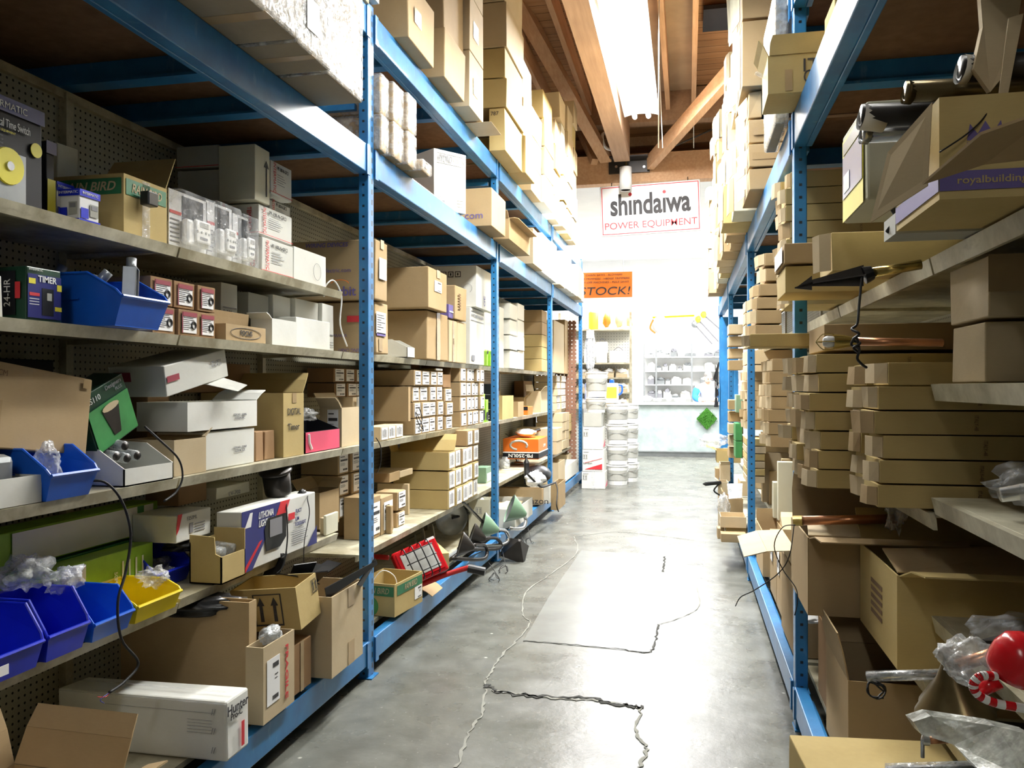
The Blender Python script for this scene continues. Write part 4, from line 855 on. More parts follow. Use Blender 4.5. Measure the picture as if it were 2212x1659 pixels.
# cables hanging over the left shelves
cord('cable', [hx(180, 1040, -1.70), hx(225, 1040, -1.66), hx(262, 1080, -1.63), hx(282, 1150, -1.62), hx(272, 1230, -1.62), hx(254, 1300, -1.61), hx(262, 1380, -1.60), hx(298, 1430, -1.60), hx(270, 1470, -1.60), hx(235, 1495, -1.60)], .0042, 'black_rubber', 'long black cable hanging from the third shelf in front of the bins')
cord('cable', [hx(312, 920, -1.68), hx(345, 950, -1.64), hx(385, 990, -1.63), hx(394, 1030, -1.62), hx(380, 1062, -1.62), hx(354, 1082, -1.62)], .0036, 'black_rubber', 'short black cable hanging beside the open tan carton')
for i, m_ in enumerate(('red_paint', 'ink_blue')): cord('wire_end', [hx(236, 1495, -1.60), hx(228-12*i, 1504+6*i, -1.60), hx(210+14*i, 1504+14*i, -1.60)], .0012, m_, ['thin red wire end of the long cable', 'thin blue wire end of the long cable'][i], 'wire')
# ---------------------------------------------------------------- bottom deck, first bay
z = ZE+.002
X = -1.425; pa = hx(488, 1512, X); yb_ = hx(545, 1402, X).y; xl = hy(120, 1540, pa.y).x
lo = (xl, pa.y, z); hi = (X, yb_, pa.z)
o = box('white_carton', lo, hi, 'white_card', 'very large battered white carton on the bottom deck reading Hunter Pro-C on its end', bev=.008, jit=.02)
patch(o, '-Y', .3, .93, .78, .785, 'ink_grey', 'line'); patch(o, '-Y', 0, 1, .93, .945, 'clear_plastic', 'packing_tape')
for q in (.2, .5, .8): text(o, '-Y', .93, q, .02, '//', 'ink_grey')
for k in range(5): patch(o, '-Y', .78, .92, .66-.05*k, .665-.05*k, 'ink_grey', 'print')
patch(o, '+Z', 0, 1, .35, .42, 'clear_plastic', 'packing_tape')
text(o, '+X', .4, .80, .030, 'Hunter', 'ink', bold=.03); text(o, '+X', .35, .68, .020, 'Pro-C', 'ink', bold=.02); patch(o, '+X', .55, .66, .1, .5, 'ink_red', 'red_stripe')
a = yb_; b = hx(566, 1500, -1.44).y
lo, hi = (-2.02, b-.02, z), (-1.47, hx(566, 1350, -1.47).y+.06, hx(566, 1312, -1.47).z)
o = openbox('cardboard_box', (-2.05, a+.16, ZE+.002), (-1.53, b+.12, ZE+.425), 'kraft', 'large open brown carton with tall sides behind the white cartons', closedbottom=True)
tag(MB().blob((-1.8, a+.2, ZE+.40), (.2, .12, .04), 6, .3).build('black_bag', 'black_plastic', smooth=True), 'black bag sagging between the very large white carton and the shelf', 'bag')
o = box('cardboard_box', (-2.1, .3, z), (-1.52, .54, ZE+.25), 'kraft', 'brown carton cut off at the bottom left corner')
lo, hi = (-1.44, hz(230, 1640, .42).y, .0), (0, 0, 0)
y1 = hx(250, 1600, -1.36).y; y0 = y1-.26
o = openbox('cardboard_box', (-1.66, y0, .30), (-1.34, y1, .45), 'kraft', 'small open brown carton in front of the very large white one', flaps='ewns', ang={'e': 25, 'w': 75, 'n': 62, 's': 20}, flen=.55, rz=-.03); patch(o, '+X', .3, .8, .3, .8, 'paper', 'label')
box('cardboard_box', (-1.66, y0-.1, z), (-1.35, y1, .298), 'kraft_brown', 'flat brown carton under the small open one at the lower left')
lo, hi = L3(588, 635, 1395, z, -1.46, .38); hi = (hi[0], hi[1], hx(570, 1398, -1.46).z)
o = openbox('cardboard_box', (lo[0], hx(568, 1500, -1.46).y, z), hi, 'kraft_light', 'tan carton with red lettering on its edge and a shipping label'); text(o, '+X', .72, .5, .02, 'FRAGILE', 'ink_red', rot=-math.pi/2, wid=.2, bold=.03); plabel(o, '+X', .1, .5, .2, .8, 2)
tag(MB().blob((o.location.x, o.location.y, hi[2]+.012), (.035, .06, .03), 11, .4).build('bubble_wrap', 'bubble_film', smooth=True), 'wad of bubble wrap in the red-lettered tan carton', 'wrap')
ya = hx(640, 1500, -1.46).y; yb = hx(683, 1500, -1.46).y
box('cardboard_box', (-1.9, ya, z), (-1.48, yb, ZE+.20), 'kraft_brown', 'taped brown carton low between the red-lettered and the tall cream cartons', tape=['+X'])
# tipped carton with arrows
o = openbox('cardboard_box', (-1.74, hx(650, 1300, -1.46).y, ZE+.25), (-1.46, hx(704, 1300, -1.46).y-.045, ZE+.42), 'kraft_yellow', 'open brown carton with a big two-arrow mark, tipped on the others', rx=.10, ry=-.10)
O, r, u, n, w, h = fframe(o, '+X')
def up_arrows(o, cx, cy, s, face='+X', mat='ink'):
    O, r, u, n, w, h = fframe(o, face); C0 = O+r*w*cx+u*h*cy+n*.002; mb = MB()
    for k in (-1, 1):
        b = C0+r*s*.24*k; mb.prism([b+r*x*s+u*y*s for x, y in ((-.06, -.38), (.06, -.38), (.05, .15), (.13, .15), (0, .42), (-.13, .15), (-.05, .15))], n*.001)
    for q in ((-.48, -.52, .48, -.47), (-.48, .5, .48, .53), (-.5, -.52, -.46, .53), (.46, -.52, .5, .53)): mb.prism([C0+r*x*s+u*y*s for x, y in ((q[0], q[1]), (q[2], q[1]), (q[2], q[3]), (q[0], q[3]))], n*.001)
    mb.build('arrow_mark', mat, o)
up_arrows(o, .55, .5, .12, '-Y'); patch(o, '-Y', .02, .26, .12, .85, 'paper', 'label'); up_arrows(o, .85, .75, .05)
yt0, yt1 = hx(716, 1400, -1.42).y, hx(783, 1400, -1.42).y; zt9 = hx(716, 1290, -1.42).z
o = openbox('cardboard_box', (-1.80, yt0, z), (-1.42, min(yt1, 3.675), zt9), 'kraft_light', 'tall cream-tan carton of black plastic sheets touching the first blue upright'); patch(o, '+X', .5, .7, .75, 1, 'tape', 'tape'); patch(o, '+X', .5, .7, 0, .3, 'tape', 'tape')
m = MB(); rr = random.Random(3); C = Vector((-1.62, (hx(716, 1400, -1.4).y+hx(783, 1400, -1.4).y)/2, hx(720, 1285, -1.42).z))
for k in range(7):
    a = rr.uniform(-.5, .5); L = rr.uniform(.16, .3); d = Vector((rr.uniform(-.3, .8), rr.uniform(-1, 1), rr.uniform(.25, .6))).normalized()
    b0 = C+Vector((rr.uniform(-.12, .06), rr.uniform(-.08, .08), .02)); s = d.cross(Vector((0, 0, 1))).normalized()*.05
    m.sheet([b0-s, b0+s, b0+d*L*.6+s, b0+d*L*.6-s], .004)
a = hx(700, 1270, -1.45); b = hx(812, 1210, -1.36); m.sheet([a, a+Vector((0, .02, -.05)), b+Vector((0, .01, -.02)), b], .004)
m2 = hx(770, 1262, -1.42); m.sheet([m2, m2+Vector((.0, .05, -.02)), b, b+Vector((0, -.02, .015))], .004)
tag(m.build('black_plastic_sheet', 'black_plastic'), 'bunch of stiff black plastic sheets sticking out of the tall cartons', 'sheet')
# ================================================================ left side: decks above
z = DK1
# shrink-wrapped cartons overhanging the aisle on the first deck
Xw = -1.27; ys = [.62, 1.0, 1.38, 1.76, 2.14, 2.52, 2.80]
def wrapped(lo, hi, label, group=None, mat='wrapped_card', nm='wrapped_carton'):
    o = box(nm, lo, hi, mat, label, group=group, bev=.006, jit=.012)
    d = o['_d']; m = MB(); m.box((-d[0]/2-.004, -d[1]/2-.003, -.002+.003), (d[0]/2+.004, d[1]/2+.003, d[2]+.004)); w_ = m.build('shrink_wrap', 'clear_wrap', o, bev=.01)
    return o
for i in range(6):
    for k in range(2):
        o = wrapped((Xw-.55, ys[i]+.004, z+.258*k), (Xw+R.uniform(-.01, .01), ys[i+1]-.004, z+.258*(k+1)-.006), 'shrink-wrapped carton overhanging the aisle, %s layer, %s from the far end' % (['lower', 'upper'][k], ORN[5-i]), 'shrink-wrapped cartons overhanging from the left deck')
        patch(o, '+X', .25, .6, .3, .75, 'paper', 'label', e=.006)
        if k == 0: patch(o, '-Z', 0, 1, .44, .58, 'tape', 'tape', e=.0001, th=.0006)
wrapped((-1.9, 2.81, z), (-1.295, 3.14, z+.50), 'shrink-wrapped carton at the far end of the overhanging row, set back slightly', 'shrink-wrapped cartons overhanging from the left deck')
# second deck above the first bay
for i in range(4): LB([330, 520, 640, 700][i]+20, [510, 640, 740, 800][i], -620, DK2, -1.47, .5, 'kraft_light', 'pale carton on the highest left deck above the wrapped row, %s from the first upright' % ORN[3-i], group='pale cartons high above the wrapped row')
o = LB(806, 822, -160, DK2, -1.45, .4, 'white_card', 'white carton on the highest left deck just past the first upright', 'white_carton')
# high cartons of the second bay
def hi_(u0, vb, u1, vt, mat, label, dep=.5, z0=None, X=None, tapeN=True, **k):
    z0 = DK2 if z0 is None else z0; X = hz(u0, vb, z0).x if X is None else X
    lo, hi = L3(u0, u1, vt, z0, X, dep); o = box('shipping_carton', lo, hi, mat, label, bev=.006, jit=.01, **k); return o
o = hi_(884, 79, 940, -60, 'kraft', 'big brown carton on the highest left deck, first past the white one'); za = hx(884, -60, -1.3).z
patch(o, '+X', .2, .45, .35, .6, 'tape', 'tape'); 
o = hi_(963, 165, 1007, 55, 'kraft', 'lower big brown carton overhanging most from the highest left deck', dep=.6); xb_ = o.location.x+o['_d'][0]/2; zt_ = o.location.z+o['_d'][2]
hi_(960, 0, 1003, -80, 'kraft', 'big brown carton stacked on the one overhanging most', z0=zt_+.002, X=xb_-.03)
yy0 = hx(1010, 200, -1.36).y; yy1 = hx(1052, 200, -1.36).y
for k in range(3): o = box('shipping_carton', (-1.9, yy0+.05, DK2+.37*k), (-1.37, yy1-.05, DK2+.37*(k+1)-.003), 'kraft_light', 'pale carton in the high column before the numbered ones, %s' % ['bottom', 'middle', 'top'][k], group='pale high column beside the big brown cartons'); patch(o, '+X', .25, .6, .3, .6, 'yellow_print', 'label')
# numbered column: yellow and light kraft cartons
X = hz(1092, 352, DK2).x; xs = -1.34
lo_, hi0 = L3(1062, 1084, 262, DK2, -1.30, .22); o = box('cardboard_box', lo_, hi0, 'kraft_light', 'small pale carton at the front corner under the numbered column', bev=.004)
yA = hx(1092, 300, -1.36).y; yB = hx(1130, 300, -1.36).y; tops = [230, 165, 100, -0, -90]; zb = DK2
for k, (vt, nm_) in enumerate(zip(tops, ('787', '', '706', '707', '89'))):
    z1 = hx(1092, vt, -1.36).z
    if nm_ == '' : pass
    o = box('shipping_carton', (-1.36-.42, yA, zb), (-1.36+.012*(k % 2), yB, z1-.003), 'kraft_yellow' if k < 3 else 'kraft_light', 'carton in the tall numbered column on the highest left deck, %s' % ['bottom', 'second up', 'third up', 'fourth up', 'topmost'][k], bev=.004, jit=.008, group='tall numbered column of cartons')
    if nm_: text(o, '-Y', .35, .86, .03, nm_, 'ink')
    zb = z1
# far columns of the highest deck
cols = [(1132, 1152, 122), (1153, 1175, 225), (1178, 1198, 190), (1199, 1211, 255), (1213, 1226, 195), (1227, 1238, 225), (1239, 1247, 215)]
zc = [DK2, DK2+.30, DK2+.58, DK2+.85, DK2+1.12, DK2+1.4, DK2+1.7, DK2+2.0]
for i, (a, b, vt) in enumerate(cols):
    X = -1.38+[.03, .0, .02, -.02, .02, 0, 0][i]; y0 = hx(a, 400, X).y; y1 = min(hx(b, 400, X).y, 11.7+.3*(i-5)); zt_ = hx(a, vt, X).z; n = max(2, round((zt_-DK2)/.3))
    for k in range(n):
        o = box('shipping_carton', (X-.5, y0+.01, DK2+(zt_-DK2)*k/n), (X+R.uniform(-.02, .02), y1-.01, DK2+(zt_-DK2)*(k+1)/n-.003), ['kraft_yellow', 'kraft_light', 'white_card', 'kraft_light', 'kraft_light'][(i+k) % 5], 'carton in the %s tall column from the header beam, %s from the deck' % (ORN[len(cols)-1-i], ORN[k]), group='high columns of cartons along the far left deck', bev=.005, jit=.01)
# ---- first deck, second bay
z = DK1+.001
yv = [hx(u, 300, -1.455).y for u in (812, 841, 865, 880)]; zz = [z, hx(812, 232, -1.455).z, hx(812, 142, -1.455).z]
for i in range(3):
    for k in range(2):
        if i == 2 and k == 0: pass
        o = wrapped((-1.86, yv[i]+.006, zz[k]), (-1.455+.02*i, (yv[i+1] if i < 2 else yv[3]+.04)-.006, zz[k+1]-.006), 'narrow wrapped carton in the cluster past the first upright, %s row, %s' % (['lower', 'upper'][k], ['nearest', 'middle', 'farthest'][i]), 'narrow wrapped cartons past the first upright', 'kraft')
o = wrapped(*L3(899, 933, 330, z, -1.38, .35), 'shiny wrapped carton lying between the narrow ones and HYDRO RAIN', None, 'kraft')
patch(o, '+X', .15, .5, .3, .7, 'ink_grey', 'print', e=.006)
c2 = hz(1008, 463, z); th_ = .62; wv = Vector((math.sin(th_), math.cos(th_), 0)); w_ = .1
while ((c2-wv*w_)-Vector((0, 0, CAMH))).dot(rt)/((c2-wv*w_)-Vector((0, 0, CAMH))).dot(fw)*FPX+CW/2 > 939: w_ += .01
h_ = hy(1008, 335, c2.y).z-z; dp_ = .26; nv = Vector((math.cos(th_), -math.sin(th_), 0)); cc = c2-wv*w_/2-nv*dp_/2
o = box('white_carton', (cc.x-dp_/2, cc.y-w_/2, z), (cc.x+dp_/2, cc.y+w_/2, z+h_), 'white_card', 'tall white carton reading HYDRO RAIN standing askew on the first left deck', bev=.003, rz=-th_); lo, hi = (0, 0, 0), (0, w_, 0)
text(o, '+X', .33, .85, .045, 'HYDRO', 'ink_grey', bold=.04, wid=(hi[1]-lo[1])*.44); text(o, '+X', .76, .85, .04, 'RAIN', 'grey_card', wid=(hi[1]-lo[1])*.34)
for y0 in (.77, .93): patch(o, '+X', .08, .92, y0, y0+.007, 'ink_grey', 'line')
patch(o, '+X', .06, .32, .06, .16, 'ink_grey', 'barcode'); 
for k in range(3): patch(o, '+X', .06, .3, .19+.02*k, .195+.02*k, 'ink_grey', 'print'); patch(o, '+X', .7, .9, .1+.05*k, .11+.05*k, 'grey_card', 'print')
o = LB(1063, 1093, 404, z, -1.37, .5, 'kraft', 'brown carton lettered .com overhanging beyond HYDRO RAIN', bev=.004); text(o, '-Y', .45, .28, .05, 'Amazon.com', 'ink_purple', wid=.42)
lo, hi = L3(1100, 1145, 470, z, -1.36, .45); openbox('cardboard_box', lo, hi, 'kraft', 'open brown carton with flaps out over the aisle, high at the second upright', flaps='ens', ang={'e': 0, 'n': 10, 's': 45}, flen=.55)
g = 'white cartons along the far first deck'; uu = [1150, 1172, 1194, 1206, 1218, 1230, 1240, 1250, 1257]
for i in range(len(uu)-1):
    y0, y1 = hx(uu[i], 600, -1.42).y, hx(uu[i+1], 600, -1.42).y
    if y1 > 11.72: y1 = 11.7
    if y0 > 11.6: continue
    hh = [.34, .40, .42, .38, .45, .36, .42, .4][i]
    for k in range(1):
        o = box('white_carton', (-1.95, y0+.012, z), (-1.40+R.uniform(-.03, .03), y1-.012, z+hh), 'white_card' if i % 3 else 'kraft_light', 'pale carton on the far first deck, %s beyond the open-flap carton' % ORN[i], group=g, bev=.004)
# ---------------------------------------------------------------- shelf B, second bay on
z = ZB
o = LB(924, 969, 668, z, -1.64, .46, 'kraft', 'lower of the two large brown cartons past the first upright, second shelf', bev=.006, jit=.01, tape=['+X']); text(o, '-Y', .25, .5, .025, 'WINLAND', 'ink_brown'); z1 = hx(924, 670, -1.64).z
o = LB(926, 966, 574, z1+.002, -1.60, .46, 'kraft', 'upper of the two large brown cartons past the first upright, with barcode label', bev=.005, tape=None); plabel(o, '+X', .30, .68, .45, .72, 2); patch(o, '+X', .42, .6, .8, 1, 'tape', 'tape')
lo, hi = L3(880, 896, 722, z, -1.68, .22); m = MB(); y0, y1 = lo[1], hi[1]; h = .085
for y in (y0, y1-.004): m.prism([(-1.90, y, z+.002), (-1.68, y, z+.002), (-1.68, y, z+.065), (-1.78, y, z+h+.03), (-1.90, y, z+h+.03)], (0, .004, 0))
m.box((-1.684, y0, z+.002), (-1.68, y1, z+.065)); m.box((-1.9, y0, z+.002), (-1.68, y1, z+.006)); tag(m.build('display_tray', 'white_card'), 'small white cut-away tray beside the lower large brown carton', 'tray')
o = LB(971, 988, 690, z, -1.66, .3, 'kraft_light', 'narrow tan taped carton right of the lower large one', tape=['+X']); text(o, '+X', .5, .5, .02, '#24', 'ink_brown', rot=1.57)
LB(989, 1008, 692, z, -1.66, .3, 'kraft_light', 'narrow tan carton with faint printing below the tall bulging one', jit=.012)
z1 = hx(989, 692, -1.66).z+.002
o = LB(986, 1009, 612, z1, -1.64, .35, 'kraft', 'tall bulging tan carton with printed grid, second shelf', jit=.014, bev=.006)
for k in range(6): patch(o, '+X', .2, .4, .3+.08*k, .34+.08*k, 'ink_brown', 'print')
o = LB(970, 984, 655, z1, -1.66, .1, 'ink_purple', 'dark blue and white folded pack wedged between the tan cartons', 'pack', ); patch(o, '+X', .1, .9, .4, .5, 'paper', 'stripe')
o = LB(1016, 1046, 662, z, -1.66, .3, 'white_card', 'white carton reading HYDRO-RAIN on the second shelf', 'white_carton'); text(o, '+X', .5, .86, .025, 'HYDRO-RAIN', 'ink_grey', bold=.03, wid=o['_d'][1]*.85); patch(o, '+X', .05, .95, .93, .94, 'ink_grey', 'line'); patch(o, '+X', .05, .95, .77, .78, 'ink_grey', 'line'); patch(o, '+X', .1, .3, .06, .16, 'ink_grey', 'barcode')
z2 = hx(1016, 662, -1.66).z+.002
o = LB(1030, 1062, 572, z2, -1.62, .42, 'white_card', 'white carton with handling symbols and a bulb drawing on top of HYDRO-RAIN', 'white_carton')
for k in range(3): patch(o, '-Y', .30+.14*k, .41+.14*k, .72, .86, 'ink', 'handling_symbol'); patch(o, '-Y', .315+.14*k, .395+.14*k, .74, .84, 'white_card', 'symbol_inside', e=.0024); patch(o, '-Y', .34+.14*k, .37+.14*k, .76, .82, 'ink', 'symbol', e=.0036)
O, r, u, n, w, h = fframe(o, '-Y'); MB().tube([O+r*w*.83+u*h*.45+(r*math.cos(a*.35)+u*math.sin(a*.35))*.035+n*.002 for a in range(-3, 13)], .0011, 4).build('bulb_print', 'ink_grey', o); text(o, '+X', .5, .2, .05, 'GE', 'ink_blue', rot=1.57)
o = LB(1047, 1062, 672, z, -1.70, .3, 'white_card', 'pale green-tinted white carton right of HYDRO-RAIN', 'white_carton'); patch(o, '+X', 0, 1, .0, .3, 'lime_print', 'green_band')
LB(1080, 1089, 662, z, -1.72, .3, 'white_card', 'white carton just past the second upright on the second shelf', 'white_carton')
for i in range(4): 
    o = box('green_pack', (-1.714, 6.75+.13*i, z), (-1.66, 6.79+.13*i, z+.13), 'lime_print', 'thin lime green pack standing past the second upright, %s' % ORN[i], group='thin lime green packs'); patch(o, '+X', 0, 1, .8, 1, 'dark_box', 'dark_top')
z3 = z
for k, (v0, m_) in enumerate(((755, 0), (722, 0), (688, 0), (652, 0))):
    z4 = hx(1102, v0, -1.68).z
    if z4 <= z3: continue
    for q, (a, b) in enumerate(((1102, 1118), (1119, 1133))):
        LB(a, b, v0+1.5, z3+.001, -1.68+.01*(k % 2), .38, 'white_card', 'white carton in the double stack between second and third uprights, layer %s, %s' % (['one', 'two', 'three', 'four'][k], ['near', 'far'][q]), 'white_carton', group='white double stack on the second shelf')
    z3 = z4
z3 = z
def LBH(uc, ur, z0, h, X, dep, mat, label, **k): a = hx(uc, 800, X).y; b = hx(ur, 800, X).y; return box('cardboard_box', (X-dep, a, z0), (X, b, z0+h), mat, label, **k)
for k in range(5):
    h = .145; o = LBH(1171, 1182, z3+.001, h, -1.66, .4, 'kraft' if k > 2 else 'kraft_yellow', 'brown carton in the single column before the third upright, %s' % ['lowest', 'second up', 'third up', 'fourth up', 'topmost'][k], group='brown column before the third upright'); z3 += h
for i, (a, b) in enumerate(((1197, 1219), (1221, 1229))):
    LB(a, b, 690, z+.001, -1.66, .35, 'kraft_light' if i == 0 else 'kraft', ['tall wide tan carton just past the third upright', 'tall narrow brown carton beside the perforated board'][i]+', second shelf')
# perforated brown board closing the far end of the shelving (real holes)
m = MB(); bx0, bx1, bz0, bz1, s = -2.10, -1.50, .25, 2.36, .055; nx = int((bx1-bx0)/s); nz = int((bz1-bz0)/s); t = .006; y = 11.62
for i in range(nx):
    x0 = bx0+i*s; m.box((x0, y, bz0), (x0+s*.72, y+t, bz0+nz*s))
    for k in range(nz): m.box((x0+s*.72, y, bz0+k*s), (x0+s, y+t, bz0+k*s+s*.72))
tag(m.build('perforated_board', 'brown_hardboard'), 'brown perforated board closing the far end of the left shelving', 'board')
# ---------------------------------------------------------------- shelf C, second bay on
z = ZC; gC = 'labelled cartons on the third shelf past the first upright'
block(0, [819, 837, 856, 874], -1.705, z, [.085], .12, 'kraft_light', 'small tan carton in the front row past the first upright', gC, 1)
o = openbox('cardboard_box', *L3(891, 892.5, 832, z, -1.70, .34), 'kraft', None) if 0 else None
LBX = lambda uc, ur, vt, X, dep, mat, label, **k: LB(uc, ur, vt, z, X, dep, mat, label, **k)
ya = hx(892, 850, -1.70).y
o = openbox('cardboard_box', (-2.05, ya-.045, z+.092), (-1.715, ya-.004, z+.31), 'kraft', 'tall brown carton lying open behind the front row past the first upright')
h4 = [.108, .104, .104, .104]
block(0, [892, 908, 927, 942, 956], -1.71, z, h4, .30, 'kraft', 'tan carton with white end label', gC, 0, skip=((0, 0), (1, 0)) if 0 else ())
o = LB(940, 956, 795, z+sum(h4)+.002, -1.71, .30, 'kraft_yellow', 'long brown carton on the very top of the labelled block past the upright'); plabel(o, '+X', .05, .95, .05, .95, 2)
block(0, [963, 979], -1.70, z, [.10, .10, .10], .28, 'kraft', 'tan labelled carton in the single column mid-shelf', gC+' (single column)', 0)
openbox('cardboard_box', (-1.96, hx(963, 850, -1.7).y, z+.305), (-1.72, hx(979, 850, -1.7).y, z+.40), 'kraft_brown', 'open brown carton with a raised rear lid on the single column', flaps='wn', ang={'w': 85, 'n': 60}, flen=.8)
block(0, [994, 1008, 1019, 1027, 1035, 1045], -1.70, z, [.118, .116, .114, .112], .30, 'kraft', 'tan carton with white end in the large far block', gC+' (far block)', 2)
block(0, [994, 1007, 1017, 1026], -1.71, z+.463, [.11], .30, 'kraft', 'tan carton with white end on top of the far block', gC+' (on the far block)', 2)
block(0, [845, 862, 878, 893], -2.0, z+.24, [.10, .10], .12, 'kraft', 'brown labelled carton at the very back of the third shelf', 'back row of labelled cartons', 0)
o = LB(1062, 1071, 828, z, -1.72, .26, 'dark_box', 'black carton with white orbit lettering beside the second upright', 'black_carton'); text(o, '-Y', .7, .12, .04, 'orbit', 'paper', bold=.03)
for k in range(3): patch(o, '-Y', .7, .95, .3+.2*k, .305+.2*k, 'paper', 'line')
for i in range(3): o = box('green_pack', (-1.80, 6.68+.12*i, z), (-1.71, 6.76+.12*i, z+.30-.05*i), 'lime_print', 'green and dark pack standing past the second upright on the third shelf, %s' % ORN[i], group='green and dark packs on the third shelf'); patch(o, '+X', .1, .9, .1, .45, 'dark_box', 'dark_panel')
def OB(uc, ur, vt, z0, X, dep, mat, label, **k): lo, hi = L3(uc, ur, vt, z0, X, dep); return openbox('cardboard_box', lo, hi, mat, label, **k)
OB(1085, 1109, 855, z, -1.70, .3, 'kraft_yellow', 'tall open tan carton just past the second upright, third shelf', flaps='w', ang={'w': 85})
OB(1119, 1131, 868, z, -1.70, .25, 'kraft', 'tan carton with tall open sides left of the orange ones', flaps='w', ang={'w': 85})
o = LB(1140, 1151, 878, z, -1.70, .2, 'orange_print', 'orange carton with a dark picture on the third shelf', 'orange_carton'); patch(o, '-Y', 0, 1, .55, 1, 'dark_box', 'picture'); text(o, '-Y', .5, .3, .03, 'STIHL', 'paper', wid=.1)
OB(1133, 1148, 858, z, -1.90, .2, 'kraft', 'tan carton with folded top behind the orange one', flaps='e', ang={'e': 40})
OB(1168, 1183, 845, z, -1.72, .35, 'kraft_light', 'tan carton with papers and torn flaps before the third upright', flaps='ew', ang={'e': 50, 'w': 80}, fill='paper')
LB(1128, 1150, 822, z, -2.0, .14, 'kraft_brown', 'dark brown carton high at the back before the third upright')
block(0, [1203, 1211, 1224], -1.70, z, [.095, .094, .093, .092, .09], .3, 'kraft_light', 'pale labelled carton past the third upright', 'pale labelled cartons past the third upright', 3)
block(0, [1227, 1232, 1238, 1242], -1.70, z, [.094, .093, .092, .091, .09], .3, 'kraft_light', 'pale labelled carton beside the perforated board', 'pale labelled cartons beside the perforated board', 3, side='L')
# ---------------------------------------------------------------- low shelf, second bay on
z = ZD2
gD = 'labelled cartons on the low shelf'
block(0, [969, 984, 998, 1011, 1023, 1034], -1.60, z, [.135, .13], .40, 'kraft_yellow', 'brown carton with barred white label on the low shelf', gD, 1)
block(0, [984, 997, 1010, 1022, 1034], -1.61, z+.268, [.13, .12], .38, 'kraft', 'brown barred-label carton higher on the low shelf', gD+', upper rows', 1, skip=((1, 0), (1, 1)))
a = hx(969, 900, -1.6).y; OBo = openbox('cardboard_box', (-2.02, a, z+.27), (-1.60, hx(983, 900, -1.6).y, z+.395), 'kraft_yellow', 'open brown carton with its lid raised on the low shelf block', flaps='wn', ang={'w': 70, 'n': 50}, flen=.9); plabel(OBo, '+X', .1, .9, .1, .95, 1)
for i, (uc, ur, vt, z0, X, dep, L) in enumerate(((845, 850, 1092, z, -1.66, .24, 0), (858, 874, 1108, z, -1.70, .12, 1), (858, 876, 1062, z+.101, -1.70, .14, 0))):
    o = LB(uc, ur, vt, z0, X, dep, 'kraft', ['brown carton behind the first two on the low shelf', 'small tan carton with a white torn label, low shelf', 'small labelled tan carton on the white-labelled one, low shelf'][i])
    if i: plabel(o, '+X', .15, .95, .1, .95, 0)
for i, (uc, ur, vt, z0) in enumerate(((842, 864, 1022, z+.19), (862, 892, 1018, z+.20))): LB(uc, ur, vt, z0+.06, -1.80, .22, ['kraft', 'kraft_light'][i], ['plain tan carton on the low pile past the first upright', 'second plain tan carton on the low pile past the upright'][i])
LB(882, 886, 1045, z, -1.80, .22, 'kraft_light', 'thin tan carton supporting the low pile')
block(0, [900, 925, 950], -1.95, z, [.13, .13, .13], .16, 'kraft_brown', 'dark brown carton at the back of the low shelf', 'dark brown cartons at the back of the low shelf', None)
cord('cable', [hx(905, 880, -1.68), hx(912, 905, -1.66), hx(905, 925, -1.66), hx(915, 930, -1.66), hx(903, 912, -1.66), hx(898, 890, -1.66), hx(912, 918, -1.66), hx(914, 931, -1.66)], .003, 'black_rubber', 'bundled black cable hanging against the labelled cartons')
cord('cable', [hx(812, 945, -1.68), hx(822, 965, -1.66), hx(822, 1000, -1.66), hx(815, 1020, -1.70)], .003, 'black_rubber', 'black cable dropping just past the first upright')
cord('cable', [hz(905+14*math.cos(a), 1084+4*math.sin(a), z+.006) for a in (0, 1, 2, 3, 4, 5, 6)], .003, 'black_rubber', 'loop of black cable lying on the empty part of the low shelf')
o = LB(1050, 1062, 1010, z, -1.72, .25, 'green_enamel', 'green-grey carton with a lamp picture beside the second upright', 'lamp_carton'); patch(o, '+X', .1, .9, .1, .6, 'paper', 'picture')
for i, (u0, v0) in enumerate(((1078, 1003), (1090, 1008))):
    c = hz(u0, v0+4, z); o = empty('glass_jar', (c.x-.0, c.y, z+.001), '%s glass jar lamp shade on the low shelf past the second upright' % ['nearer', 'farther'][i], 'jar', 'glass jar shades'); MB().lathe([(.0, .002), (.05, .002), (.055, .03), (.05, .09), (.03, .10), (.03, .12), (0, .12)], n=18).build('glass', 'bubble_film', o, smooth=True)
c = hz(1118, 1002, z); o = empty('mini_desk_lamp', (c.x, c.y, z+.001), 'slim chrome desk lamp standing on the low shelf', 'lamp'); MB().lathe([(0, .0), (.07, .0), (.07, .02), (0, .03)], n=20).build('base', 'steel', o, smooth=True); MB().tube([(0, 0, .02), (-.02, 0, .3)], .018, 10).build('stem', 'steel', o); MB().tube(smooth_path([(0, -.02, .03), (-.10, -.06, .16), (-.08, -.1, .3), (-.12, -.08, .33)]), .003, 6).build('wire', 'black_rubber', o)
